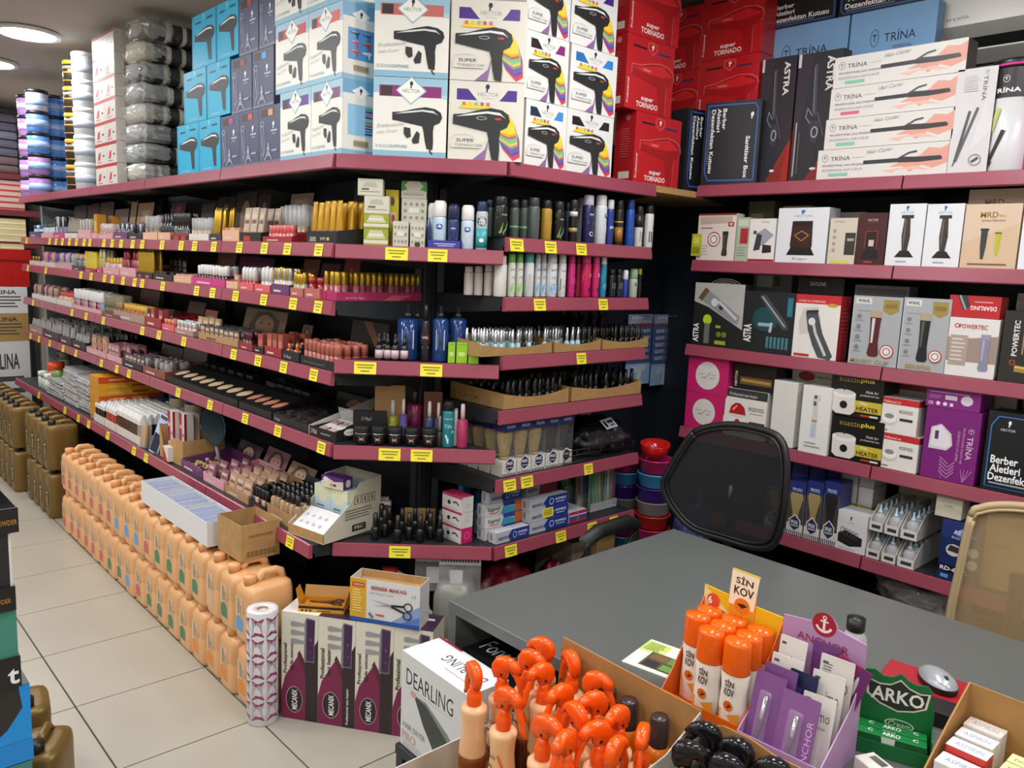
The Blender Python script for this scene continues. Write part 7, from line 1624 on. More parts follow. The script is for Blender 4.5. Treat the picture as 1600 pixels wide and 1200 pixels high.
# grid of sticks in white trays
for q, (a, b, cols, lab) in enumerate([(150,166,[('16161a','e0e0e0')],'black'),(167,184,[('b8443c','e4e2e0'),('a83a34','e0e0de')],'red'),(185,222,[('4a2618','e0dedc'),('3f2014','e4e4e2')],'brown')]):
  s0, s1 = B.s_at(a, z, 0.03), B.s_at(b, z, 0.03)
  tray_obj(B, 'white tray of %s make-up sticks with white slanted caps' % lab, s0, s1 - 0.004,0.02,0.30, z, 0.045,0.05, CARD('d4d0ca'), wave=False)
  n = max(2, int((s1 - s0 - 0.012)/0.036))
  hS_ = B.hit((a + b)/2,[626,632,640][q],0.05)[1] - z
  for j in range(8):
    for i in range(n):
      c1, c2 = cols[(i + j) % len(cols)]
      spawn('make_up_stick', item_kind('stick', c1, c2,0.0345, round(hS_, 2)),'%s make-up stick with white slanted cap in its white tray' % lab, 'make-up', B.pt(s0 + 0.004 + (s1 - s0 - 0.012)*(i + 0.5)/n, 0.04 + j * 0.0345, z + 0.0032),0,'%s make-up sticks' % lab)
shelf_box(B, 'bright blue carton behind the make-up sticks',214,252, z, 617,0.05,'1f6ab0', d=0.33)
for k in range(4):
  s0 = B.s_at(210, z + 0.1,0.33)
  carton('dark_book_box','%s dark brown flat box at the back beside the yellow boxes' % ORD[k],'box', B.pt(s0 - 0.12,0.34, z + 0.0006 + 0.115 + k * 0.026),0,0.25,0.1,0.025,'4a3a28', front=[('r',0,0.4,1,0.6,'7a6a40')], group='dark flat boxes at the back')
shelf_box(B, 'dark plinth carton under the dark flat boxes',198,214, z, 640,0.1,'3a3026', d=0.34, h=0.113)
# loose packs
def pouch(label, px, c, cw, hgt, lean):
  s = B.s_at(px, z, 0.03)
  o = thing('plastic_pouch', label, 'pouch', B.pt(s, 0.03, z + 0.001), R(10))
  o.rotation_euler = (R(-lean),0, R(12))
  g = G().lathe([(cw * .35,0.0),(cw * .5,0.006),(cw * .5, hgt * .45),(cw * .35, hgt * .6),(0, hgt * .62)], M(c, 0.4),10, sy=.35)
  obj('contents', g.mesh('contents'), o)
  vs = [(-cw * .62,0,0),(cw * .62,0,0),(cw * .66,0, hgt * .5),(cw * .3,0, hgt * .8),(cw * .12,0, hgt),(-cw * .12,0, hgt),(-cw * .3,0, hgt * .8),(-cw * .66,0, hgt * .5)]
  obj('clear_bag', G().prism([(x, zz) for x, _, zz in vs],-cw * .3, cw * .3, glass('eef2f6',0.8,0.06),'y').mesh('bag'), o)
pouch('clear pouch of golden sponges leaning before the brown sticks',225,'b8862c',0.055,0.2,4)
carton('blister_pack','blue and white blister pack leaning before the kraft carton','pack', B.pt(B.s_at(232, z, 0.02),0.02, z + 0.004),0,0.075,0.008,0.2,'c4d0e0', front=[('r',0.06,0.04,0.94,0.5,'20263a'),('r',0.06,0.52,0.94,0.86,'9ab0dc'),('r',0.1,0.88,0.9,0.97,'4a4a50')] + lines(0.14,0.8,0.8,5,0.06,'dfe6f2',0.02), rot=(R(-14), R(12), R(10)))
# kraft carton with medicine boxes
s0 = B.s_at(250, z, 0.03)
kx = thing('cut_carton','kraft carton with a cut curved side on the lowest shelf','carton', B.pt(s0,0.03, z + 0.0006), R(2))
wK, dK = 0.27,0.2
g = G().box(0, wK, 0, dK, 0,0.003, KRAFT).prism([(0.003,0.003),(dK, 0.003),(dK, 0.13),(0.003,0.16)],0,0.003, KRAFT, 'x')
g.prism([(0,0.003),(wK, 0.003),(wK, 0.12),(wK * .62,0.12),(wK * .45,0.09),(wK * .3,0.04),(wK * .16,0.05),(wK * .1,0.1),(0,0.16)],0,0.003, KRAFT, 'y').prism([(0.003,0.003),(dK, 0.003),(dK, 0.12),(0.003,0.12)], wK - 0.003, wK, KRAFT, 'x').box(0.003, wK - 0.003, dK - 0.003, dK, 0.003,0.13, KRAFT)
obj('carton', g.mesh('carton'), kx)
MD = [('r',0,0,1,1,'d8d0cc'),('r',0,0.35,0.55,1,'a81c34'),('r',0.1,0.66,0.45,0.74,'e8c8cc'),('o',0.2,0.6,0.3,0.22,0.03,'e0b8c0'),('r',0.62,0.5,0.95,0.56,'8a8484')] + lines(0.1,0.9,0.24,3,0.07,'9a9490',0.02)
for k, (dx, dy, hh) in enumerate([(0.03,0.03,0.225),(0.095,0.06,0.22),(0.04,0.11,0.21)]):
  carton('medicine_box',['front red and white box','second red and white box','rear red and white box'][k] + ' standing in the cut kraft carton','box', B.pt(s0 + dx, 0.03 + dy, z + 0.0046),0,0.062,0.045, hh, 'd0c8c4', front=MD, right=[('r',0,0.4,0.25,1,'8a1a2c')])
carton('medicine_box','small red and white box low in the cut kraft carton','box', B.pt(s0 + 0.10,0.06 - 0.05, z + 0.0046),0,0.06,0.04,0.07,'d8d0cc', front=[('p',[(0,0),(1,0),(0,1)],'b02034')])
vj = kind('vj', lambda: [('cream_tub', G().lathe([(0.045,0),(0.05,0.004),(0.05,0.2),(0.047,0.205)], M('c8b898',0.3),20)),('lid', G().lathe([(0.052,0.2),(0.052,0.232),(0,0.234)], M('3a2488',0.35),20))])
for k, px in enumerate((283,307)):
  spawn('cream_tub', vj, ['left','right'][k] + ' cream tub with violet lid behind the kraft carton','tub', B.pt(B.s_at(px, z + .2,0.3),0.29, z + 0.0006),0,'violet lidded tubs')
mr = thing('round_mirror','round dark teal table mirror behind the kraft carton','mirror', B.pt(B.s_at(321, z + 0.25,0.1),0.13, z + 0.12), R(12))
n = 28
obj('disc', G().prism([(0.085*math.cos(2*math.pi * k / n),0.085 + 0.085*math.sin(2*math.pi * k / n)) for k in range(n)],0,0.014, M('14282e',0.12),'y').mesh('disc'), mr)
obj('rim', G().tube([(0.086*math.cos(2*math.pi * k / n),0.007,0.085 + 0.086*math.sin(2*math.pi * k / n)) for k in range(n + 1)],0.005, M('1f4a52',0.3),8).mesh('rim'), mr)
obj('foot', G().tube([(0,0.02,-0.002),(0,0.03,-0.06),(0,0.05,-0.119)],0.008, M('9aa0a0',0.3),8).mesh('foot'), mr)
disp(B, z, 283,316,722,('bottle',[('6a2a4a','c8a878'),('b8a060','c8b070'),('4a2038','d0c0a8')],0.034),'gold topped nail oil bottles in the purple tray','6a3a6a',0.045, rows=4, dep=0.24, step=0.045, header=(660, face_art('4a3048','2a1a24','c09a8a'),0.05), d0=0.03)
disp(B, z, 317,350,722,('pal',[('8a5868','a87888'),('7a4a5c','9a6a7c')],0.075),'mauve palettes leaning in the pink lipped tray','d8a0a8',0.04, rows=4, step=0.05, dep=0.26, lean=14, header=(668, face_art('8a5a6a','4a2a34','b88a80'),0.05), d0=0.03)
disp(B, z, 351,388,737,('pal',[('b08c74','c0a088'),('a8846c','b89880')],0.07),'beige palettes leaning in the kraft edged tray','b08a60',0.035, rows=4, step=0.05, dep=0.26, lean=10, header=(690, face_art('a88a70','5a4434','c8a088'),0.05), d0=0.03)
disp(B, z, 389,416,757,('lip',[('1c1a1c','141416'),('b89468','18181a')],0.026),'black tubes with beige bands in the black and red tray','201f22',0.03, rows=4, dep=0.22, front=[('r',0.3,0,0.7,1,'a81c28')], header=(712, H('1a1618'),0.03), d0=0.03)
disp(B, z, 417,462,760,('bottle',[('a88a68','161618'),('9a7c5a','1a1a1c')],0.034),'beige bottles with black caps in the open kraft tray','b08a60',0.05, rows=4, dep=0.26, header=(716, face_art('8a6a4a','3a2618','b88e70'),0.04), d0=0.03)
# cream display carton with depilatory boxes, across the shelf end
q0 = ground(505,852, z)
q1 = ground(450,832, z)
q2 = ground(590,836, z)
ang = math.atan2(q0.y - q1.y, q0.x - q1.x)
FC = Frame(q1.x, q1.y, ang)
wC = (q0 - q1).length
dC = 0.27
cd_ = thing('display_carton','cream sloped display carton with white and pale blue boxes at the corner','carton', FC.pt(0,0, z + 0.0008), ang)
cm = M('c9c2ae',0.6)
pr = [(0,0.003),(dC, 0.003),(dC, 0.2),(dC * .62,0.19),(dC * .45,0.12),(0,0.035)]
g = G().box(0, wC, 0, dC, 0,0.003, cm).box(0, wC, 0,0.003,0.003,0.035, KRAFT).prism(pr, 0,0.003, cm, 'x').prism(pr, wC - 0.003, wC, cm, 'x').box(0.003, wC - 0.003, dC - 0.003, dC, 0.003,0.2, cm)
obj('carton', g.mesh('carton'), cd_)
g = G()
paint(g, [('r',0.52 + 0.13*i, 0.56,0.63 + 0.13*i, 0.72,'3a342c') for i in range(3)] + [('r',0.53 + 0.13*i, 0.57,0.62 + 0.13*i, 0.71,'c9c2ae') for i in range(3)] + [('l',[(0.575 + 0.13*i, 0.59),(0.575 + 0.13*i, 0.69)],0.02,'3a342c') for i in range(3)] + lines(0.36,0.86,0.47,4,0.05,'6a6252',0.016) + [('r',0.48,0.08,0.72,0.2,'2a261f'),('t','FSC',0.6,0.14,0.06,'d8d0c0',0.16,0, True)], dC, 0.2, lambda x, y, o: (wC + o, x, y),0.6)
obj('printed_design', g.mesh('print', fix=False), cd_)
WB = [('r',0,0,1,1,'b9d2dc'),('p',[(0,0.7),(1,0.78),(1,1),(0,1)],'d8dcb8'),('e',0.5,0.74,0.3,0.13,'d8d4b8'),('r',0.15,0.5,0.6,0.54,'6a7a90'),('r',0.15,0.42,0.6,0.46,'6a7a90'),('r',0.15,0.26,0.85,0.32,'3f4a78')]
for i in range(2):
  for j in range(3):
    carton('wax_strip_box','%s pale blue box in the %s row of the cream display carton' % (['left','right'][i],['front','middle','rear'][j]),'box', FC.pt(0.006 + i * (wC - 0.012)/2,0.115 + j * 0.05, z + 0.0045), ang, (wC - 0.014)/2,0.047,0.16,'b9d2dc', front=WB, right=[('r',0,0.75,1,1,'d8dcb0')], group='pale blue boxes')
carton('wax_strip_box','purple and cream box lying on the pale blue boxes','box', FC.pt(wC * 0.32,0.10, z + 0.1662), ang + R(6),0.105,0.05,0.042,'5a2a78', front=[('r',0,0,1,1,'d8ccc0'),('p',[(0,1),(1,1),(1,0.75),(0.6,0.6),(0.3,0.85),(0,0.5)],'5a2a78'),('e',0.2,0.72,0.11,0.2,'e4dce4'),('e',0.5,0.28,0.12,0.15,'c8a040'),('e',0.62,0.3,0.07,0.12,'4a2a6a')], right=[('e',0.5,0.5,0.26,0.34,'e4dce4')])
carton('sample_card','white printed card lying on the slope of the cream display carton','card', FC.pt(0.012,0.01, z + 0.03), ang, wC - 0.024,0.10,0.002,'dcd8dc', rot=(R(32),0, ang), top=[('r',0.1 + 0.2*i, 0.2 + 0.35*j, 0.18 + 0.2*i, 0.32 + 0.35*j, 'b0a8b4') for i in range(4) for j in range(2)])
# ================================================================== GOODS ON THE FLOOR
def jerry_kind(lab):
  def mk():
    pm = M('e0aa74',0.33, noise=(6,0.05))
    hx, hy = 0.064,0.083
    prof = [(0.90,0),(0.97,0.004),(1.0,0.014),(1.0,0.10),(0.985,0.106),(0.985,0.112),(1.0,0.118),(1.0,0.176),(0.97,0.192),(0.88,0.204),(0.74,0.209),(0.0,0.210)]
    g = G()
    N = 32
    vs, fs = [],[]
    for q, z in prof:
      for k in range(N):
        a = 2*math.pi * (k + 0.5) / N
        c, s_ = math.cos(a), math.sin(a)
        m_ = (abs(c) ** 7 + abs(s_) ** 7) ** (-1/7)
        vs.append((hx * q * c * m_, hy * q * s_ * m_ + (0.006 if z > 0.2 else 0), z))
    for i in range(len(prof) - 1):
      for k in range(N):
        fs.append((i * N + k, i * N + (k + 1) % N, (i + 1) * N + (k + 1) % N, (i + 1) * N + k))
    fs.append(tuple(reversed(range(N))))
    g.add(vs, fs, pm, True)
    parts = [('jerrycan', g)]
    parts.append(('cap', G().lathe([(0.021,0.204),(0.021,0.212),(0.0225,0.213),(0.0225,0.232),(0.020,0.236),(0,0.236)], M('e2a470',0.4),16, c=(-0.0,-0.052))))
    h = G().tube([(0,-0.022,0.198),(0,-0.018,0.222),(0,-0.006,0.236),(0,0.04,0.236),(0,0.058,0.228),(0,0.066,0.2)],[0.017,0.016,0.0145,0.0145,0.016,0.017], pm, 10)
    parts.append(('handle', h))
    col = {'green': '3f7a5a','blue': '5a9ad0','red': 'c85a5a','orange': 'e08a34','pale': 'd8b088'}[lab]
    g = G()
    art = [('r',0.0,0.0,1,1,'dcb48c'),('p',[(0.06,0.04),(0.94,0.04),(0.94,0.36),(0.7,0.46),(0.3,0.46),(0.06,0.36)], col),('r',0.3,0.52,0.46,0.94,'6f8a80'),('r',0.52,0.52,0.58,0.88,'8a7a68')] + [('r',0.7,0.5 + 0.05*i, 0.8,0.53 + 0.05*i, '7a6a58') for i in range(6)]
    paint(g, art, 0.06,0.13, lambda x, y, o: (-0.05 + x, -0.0832 - o, 0.03 + y))
    parts.append(('label', g))
    # long side: pale panel with print
    g2 = G()
    return parts
  return kind(('jerry', lab), mk)
topl = ['blue','green','pale','green','green','green','green','red','blue','blue','blue','red','red','red','red','red','red','red']
botl = ['orange','orange','orange','orange','green','green','green','green','red','blue','green','green','red','red','red','red','red','red']
for k in range(18):
  for lay, ll in ((0, botl),(1, topl)):
    x = -2.53 - 0.1325*k + (random.uniform(-.003, .003))
    y = 1.215 + random.uniform(-.003, .003)
    spawn('jerrycan', jerry_kind(ll[k]),'%s peach jerrycan of the %s layer, counted from the sticker roll' % (ORD[k],('lower','upper')[lay]),'jerrycan',(x, y, 0.0006 + 0.2372*lay), R(random.uniform(-.5, .5)),'peach jerrycans, %s layer' % ('lower','upper')[lay])
# gold canisters beyond
def gold_kind():
  gm = M('7d6232',0.38, metal=0.35)
  hx, hy = 0.062,0.085
  prof = [(0.92,0),(1.0,0.008),(1.0,0.2),(1.0,0.225),(0.97,0.245),(0.9,0.256),(0.6,0.26),(0,0.26)]
  N = 28
  vs, fs = [],[]
  for q, z in prof:
    for k in range(N):
      a = 2*math.pi * (k + .5) / N
      c, s_ = math.cos(a), math.sin(a)
      m_ = (abs(c) ** 5 + abs(s_) ** 5) ** (-1/5)
      vs.append((hx * q * c * m_, hy * q * s_ * m_, z))
  for i in range(len(prof) - 1):
    for k in range(N):
      fs.append((i * N + k, i * N + (k + 1) % N, (i + 1) * N + (k + 1) % N, (i + 1) * N + k))
  fs.append(tuple(reversed(range(N))))
  g = G().add(vs, fs, gm, True)
  lb = G()
  paint(lb, [('p',[(0.1,0.0),(0.9,0.0),(0.95,0.6),(0.5,1.0),(0.05,0.6)],'2a2622'),('r',0.25,0.2,0.75,0.5,'8a7a4a'),('r',0.3,0.58,0.7,0.66,'d8d0b8'),('r',0.3,0.1,0.7,0.15,'b8b0a0')],0.06,0.14, lambda x, y, o: (x - 0.03,-0.0855 - o, 0.06 + y))
  return [('canister', g),('cap', G().lathe([(0.02,0.256),(0.021,0.268),(0.021,0.284),(0,0.285)], M('1c1a18',0.4),14, c=(0,-0.045))),('handle', G().tube([(0,-0.01,0.252),(0,0.0,0.272),(0,0.045,0.276),(0,0.066,0.25)],[0.014,0.012,0.012,0.014], gm, 10)),('label', lb)]
for k in range(15):
  for lay in range(2):
    spawn('canister', kind('goldc', gold_kind),'%s gold canister of the %s layer behind the peach jerrycans' % (ORD[k],('lower','upper')[lay]),'canister',(-5.12 - 0.146*k - (0.1 if k > 3 else 0),1.205 - (0.04 if k > 3 else 0),0.0006 + 0.286*lay),0,'gold canisters, %s layer' % ('lower','upper')[lay])
# white long tray of blue packs on the jerrycans
zj_ = 0.0006 + 2*0.2372
t = thing('long_tray','long white tray of blue packs resting on the peach jerrycans','tray',(-3.58,1.148, zj_ + 0.001),0)
wm_ = CARD('dcdcde')
Lx, Ly, Lz = 0.715,0.135,0.095
obj('tray', G().box(0, Lx, 0, Ly, 0,0.003, wm_).box(0, Lx, 0,0.003,0.003, Lz, wm_).box(0, Lx, Ly - 0.003, Ly, 0.003, Lz, wm_).box(0,0.003,0.003, Ly - 0.003,0.003, Lz, wm_).box(Lx - 0.003, Lx, 0.003, Ly - 0.003,0.003, Lz, wm_).mesh('tray'), t)
for x in (0.25,0.48):
  obj('divider', G().box(x, x + 0.003,0.003, Ly - 0.003,0.003, Lz + 0.004, wm_).mesh('divider'), t)
rr = random.Random(4)
pk = G().box(-0.0055,0.0055,-0.058,0.058,0,0.078, M('3c5090',0.3, noise=(60,0.35)),0.002).mesh('blue_pack')
pk2 = G().box(-0.004,0.004,-0.05,0.05,0.0782,0.0786, M('8ea4d4',0.3)).mesh('label')
n_ = 0
for c0, c1, nm in ((0.006,0.25,'far'),(0.256,0.48,'middle'),(0.486,0.712,'near')):
  for k in range(17):
    x = c0 + 0.008 + k * (c1 - c0 - 0.014)/16
    o = obj('blue_pack', pk, None, (-3.58 + x, 1.148 + Ly / 2, zj_ + 0.0046 + 0.004*rr.random()),(0, R(rr.uniform(-2,2)),0))
    tag(o, 'small blue pack standing in the %s part of the long white tray' % nm, 'pack','blue packs in the %s part' % nm)
    obj('label', pk2, o)
  obj('clear_cover', G().box(c0, c1 - 0.004,0.004, Ly - 0.004, Lz - 0.004, Lz - 0.0035, glass('eef4ff',0.8)).mesh('cover'), t)
# open brown carton on the jerrycans
A_, B_, Cc = ground(332,862, zj_), ground(377,880, zj_), ground(447,863, zj_)
ang = math.atan2(Cc.y - B_.y, Cc.x - B_.x)
Wc = (Cc - B_).length
Dc = (A_ - B_).length
ob = thing('open_carton','open brown carton with printed symbols on the near end of the jerrycans','carton',(B_.x, B_.y, zj_ + 0.001), ang)
def open_box(w, d, h, th, mt):
  return G().box(0, w, 0, d, 0, th, mt).box(0, w, 0, th, th, h, mt).box(0, w, d - th, d, th, h, mt).box(0, th, th, d - th, th, h, mt).box(w - th, w, th, d - th, th, h, mt)
obj('carton', open_box(0.15,0.185,0.135,0.003, KRAFT).mesh('carton'), ob)
g = G()
paint(g, [('t','DIKEN MERTHANE 24 ADET',0.5,0.66,0.08,'4a3a24',0.62)] + [('r',0.14 + i * 0.11,0.1,0.22 + i * 0.11,0.24,'3f3220') for i in range(7)] + [('r',0.15 + i * 0.11,0.115,0.21 + i * 0.11,0.225,'a8814f') for i in range(7)] + [('l',[(0.18 + i * 0.11,0.12),(0.18 + i * 0.11,0.22)],0.012,'3f3220') for i in range(7)],0.15,0.135, lambda x, y, o: (x, -o, y),0.7)
obj('printed_design', g.mesh('print', fix=False), ob)
blob('plastic_bag','grey plastic bag inside the open brown carton','bag', tuple(Frame(B_.x, B_.y, ang).pt(0.075,0.093, zj_ + 0.0045)),(0.055,0.07,0.095), M('8a7f78',0.25),5, rotz=ang)
# sticker roll
rp = ground(411,1118,0)
ro = spawn('sticker_roll',[('sticker_roll', G().lathe([(0.019,0.0),(0.05,0.0),(0.0515,0.003),(0.0515,0.397),(0.05,0.4),(0.019,0.4),(0.019,0.39)], M('dcd9dc',0.35),36).mesh('roll'))],'upright roll of white nail form stickers with pink butterfly print','roll',(-2.411,1.149,0.0006), R(44))
obj('core', G().lathe([(0.0185,0.002),(0.0185,0.398),(0.016,0.398),(0.016,0.3),(0,0.3)], M('9a7a50',0.8),24).mesh('core'), ro)
g = G()
for j in range(5):
  for i in range(-2,3):
    a0 = i * 0.98 - 0.4
    z0 = 0.02 + j * 0.074
    art = [('p',[(0.0,1.0),(0.5,0.82),(0.95,0.95),(0.8,0.7),(0.8,0.3),(0.95,0.05),(0.5,0.18),(0.0,0.0),(0.1,0.5)],'b0aaae'),('p',[(0.0,1.0),(0.5,0.82),(0.95,0.95),(0.8,0.78),(0.3,0.72)],'a83a78'),('p',[(0.0,0.0),(0.5,0.18),(0.95,0.05),(0.8,0.22),(0.3,0.28)],'a83a78'),('l',[(0.0,1.0),(0.5,0.84),(0.95,0.97)],0.05,'4a1a38'),('l',[(0.0,0.0),(0.5,0.16),(0.95,0.03)],0.05,'4a1a38'),('r',0.86,0.35,1.0,0.65,'e8e4e8')]
    paint(g, art, 0.046,0.068, lambda x, y, o, a0=a0, z0=z0: ((0.0518 + o)*math.sin(a0 + x / 0.0515),-(0.0518 + o)*math.cos(a0 + x / 0.0515), z0 + y))
obj('printed_design', g.mesh('print', fix=False), ro)
# wax heater boxes
p0 = ground(440,1120,0)
p1 = ground(632,1152,0)
wa = math.atan2(p1.y - p0.y, p1.x - p0.x)
wl = (p1 - p0).length
bw = 0.1325
FW = Frame(p0.x, p0.y, wa)
hw_ = FW.hit(440,955,0)[1]
def wax_art(tr):
  a = [('r',0,0,1,1,'dcd7c6'),('p',[(0,0),(0.66,0),(0.66,0.55),(0.48,0.62),(0.1,0.4),(0,0.26)],'7c1f4c'),('p',[(0.66,0),(1,0),(1,0.78),(0.66,0.55)],'2f2228'),('p',[(0.66,0.55),(0.66,0.42),(0.44,0.62),(0.5,0.66)],'5a2038')]
  a += [('p',[(0.62,0.56),(0.9,0.56),(0.92,0.96),(0.68,0.97),(0.64,0.93)],'7a7880'),('p',[(0.68,0.57),(0.88,0.57),(0.92,0.95),(0.7,0.96)],'41264e'),('e',0.8,0.77,0.02,0.012,'c83a4a'),('e',0.8,0.66,0.015,0.01,'a83a6a')]
  for i in range(3):
    y = 0.9 - i * 0.08
    a += [('p',[(0.26, y - 0.02),(0.34, y - 0.025),(0.66, y - 0.012),(0.66, y + 0.012),(0.34, y + 0.025),(0.26, y + 0.02)],'97979c')]
  a += [('t','Profesyonel' if tr else 'Professional',0.12,0.57,0.12,'3a342c',0.28,90, True),('t','a\u011fda \u0131s\u0131t\u0131c\u0131s\u0131' if tr else 'wax heater',0.29,0.585,0.11,'3a342c',0.26,90, True)]
  a += [('e',0.36,0.19,0.23,0.125,'d8c8d0'),('e',0.36,0.19,0.22,0.12,'2a1a24'),('t','MECANIX',0.37,0.19,0.15,'f0ece8',0.19,90, True)]
  if not tr:
    a += [('t','Professional wax heater',0.8,0.2,0.07,'e0dcd8',0.34,90, True)]
  return a
for k in range(4):
  carton('wax_heater_box','%s tall cream and plum wax heater box on the floor, from the sticker roll' % ORD[k],'box', FW.pt(k * (bw + 0.001),0,0.0006), wa, bw, 0.125, hw_, 'dcd7c6', front=wax_art(k % 2 == 0), top=[('r',0,0,1,1,'e4e2dc' if k == 0 else '3a2238')] + ([] if k == 0 else [('r',0.2,0.3,0.5,0.45,'d8d4d8'),('r',0.55,0.6,0.85,0.72,'d8d4d8')]), right=[('r',0,0,1,1,'c8c2b0')], group='tall wax heater boxes')
# scissors carton on top
s0, h0 = FW.hit(547,955,0.005)
BM = [('r',0,0,1,1,'dad9da'),('p',[(0.3,0.0),(1,0),(1,0.55),(0.6,0.1)],'8aa0d0'),('p',[(0.6,0.0),(1,0),(1,0.3)],'5a78c0'),('r',0,0,1,0.1,'2450a0'),('r',0,0.1,0.235,1,'d8a428'),('r',0.03,0.8,0.21,0.91,'b83a30'),('t','TIMSOM',0.12,0.855,0.06,'f0e0d0',0.15)] + lines(0.04,0.18,0.72,9,0.06,'f0d890',0.025) + [('t','BERBER MAKASI',0.56,0.83,0.085,'a8483a',0.5,0, True),('t','With Titanium Coated',0.46,0.71,0.05,'9a8a8a',0.34),('t','6.0',0.92,0.76,0.08,'8a8a92',0.06),
   ('p',[(0.28,0.56),(0.62,0.45),(0.62,0.49)],'9aa0ac'),('p',[(0.34,0.42),(0.62,0.46),(0.62,0.5)],'8a909c'),('l',[(0.6,0.48),(0.78,0.5)],0.03,'22242a'),('l',[(0.6,0.46),(0.78,0.36)],0.03,'22242a'),('o',0.84,0.5,0.065,0.1,0.018,'22242a'),('o',0.83,0.3,0.065,0.1,0.018,'22242a'),('l',[(0.28,0.24),(0.34,0.14)],0.04,'6a7078'),('r',0.38,0.2,0.5,0.24,'c84a3a')]
bxs = thing('scissors_carton','open white and yellow barber scissors carton standing on the wax heater boxes','carton', FW.pt(s0,0.004, hw_ + 0.0022), wa + R(-3))
wS, hS2, dS = 0.245,0.148,0.085
wmx = CARD('d8d7d6')
obj('carton', open_box(wS, dS, hS2,0.002, wmx).mesh('carton'), bxs)
obj('inner_lining', G().box(0.003, wS - 0.003,0.003, dS - 0.003, hS2 - 0.03, hS2 - 0.026, KRAFT).box(0.003, wS - 0.003, dS - 0.0035, dS - 0.0022, hS2 - 0.026, hS2, KRAFT).mesh('lining'), bxs)
g = G(); paint(g, BM, wS, hS2, lambda x, y, o: (x, -o, y)); obj('printed_design', g.mesh('print', fix=False), bxs)
s1_, h1_ = FW.hit(470,955,0.03)
orb = thing('open_scissors_box','small open orange scissors box lying beside the barber scissors carton','box', FW.pt(s1_ - 0.0,0.012, hw_ + 0.0012), wa + R(9))
wO, dO, hO = 0.155,0.07,0.028
om = CARD('cf8a24')
obj('carton', open_box(wO, dO, hO, 0.0015, om).mesh('carton'), orb)
g = G(); paint(g, [('r',0,0,1,0.45,'d89a2a'),('r',0,0.45,1,0.75,'1e1a16')] + [('r',0.06 + i * 0.09,0.1,0.11 + i * 0.09,0.34,'2a2018') for i in range(3)] + [('r',0.4,0.16,0.7,0.28,'6a4a18')], wO, hO, lambda x, y, o: (x, -o, y)); obj('printed_design', g.mesh('print', fix=False), orb)
obj('lid', G().prism([(dO - 0.001, hO),(dO + 0.014, hO + 0.035),(dO + 0.0155, hO + 0.034),(dO + 0.0005, hO - 0.001)],0, wO, CARD('a8783a'),'x').mesh('lid'), orb)
for x0_, sg in ((0.0,-1),(wO, 1)):
  obj('flap', G().add([(x0_, 0.004, hO),(x0_, dO - 0.004, hO),(x0_ + sg * 0.012, dO - 0.012, hO + 0.045),(x0_ + sg * 0.012,0.014, hO + 0.045),(x0_ + sg * .001,0.004, hO),(x0_ + sg * .001, dO - 0.004, hO),(x0_ + sg * 0.013, dO - 0.012, hO + 0.045),(x0_ + sg * 0.013,0.014, hO + 0.045)],[(0,1,2,3),(7,6,5,4),(0,3,7,4),(1,5,6,2),(2,6,7,3),(0,4,5,1)], om).mesh('flap'), orb)
sc = thing('scissors','pair of dark barber scissors lying in the open orange box','scissors', FW.pt(s1_ + 0.02,0.052, hw_ + 0.022), wa + R(9))
obj('insert', G().box(-0.012,0.125,-0.028,0.018,-0.018,-0.002, CARD('c8862a')).mesh('insert'), sc)
for sg in (-1,1):
  obj('blade', G().tube([(0, sg * 0.004,0.002),(0.06,0,0.003),(0.085,-sg * 0.008,0.003)],[0.001,0.0035,0.003], M('4a3a2a',0.3, metal=0.6),8).mesh('blade'), sc)
  obj('finger_ring', G().tube([(0.1 + 0.014*math.cos(a * math.pi / 6),-sg * 0.014 + 0.01*math.sin(a * math.pi / 6),0.003) for a in range(13)],0.0025, M('1c1814',0.4),8).mesh('ring'), sc)
# white jugs behind, under the shelves
jug = kind('jug', lambda: [('jug', G().lathe([(0.066,0),(0.074,0.01),(0.074,0.38),(0.06,0.425),(0.03,0.435)], M('a8a89a',0.3, noise=(5,0.05)),24, sq=0.6)),('cap', G().lathe([(0.026,0.43),(0.028,0.435),(0.028,0.462),(0,0.463)], M('b02a2a',0.4),16)),('handle', G().tube([(0.03,0,0.425),(0.04,0,0.45),(0.06,0,0.44),(0.066,0,0.39)],0.012, M('a8a89a',0.3),8))])
spawn('jug', jug, 'translucent white jug with red cap behind the last jerrycan','jug',(-2.325,1.60,0.0006), R(20))
spawn('jug', kind('jug2', lambda: [('jug', G().lathe([(0.066,0),(0.074,0.01),(0.074,0.38),(0.06,0.425),(0.03,0.435)], M('8a8a80',0.3),24, sq=0.6)),('cap', G().lathe([(0.026,0.43),(0.028,0.462),(0,0.463)], M('e0dcd8',0.4),16))]),'grey translucent jug under the corner shelf','jug',(-2.165,1.775,0.0006), R(40))
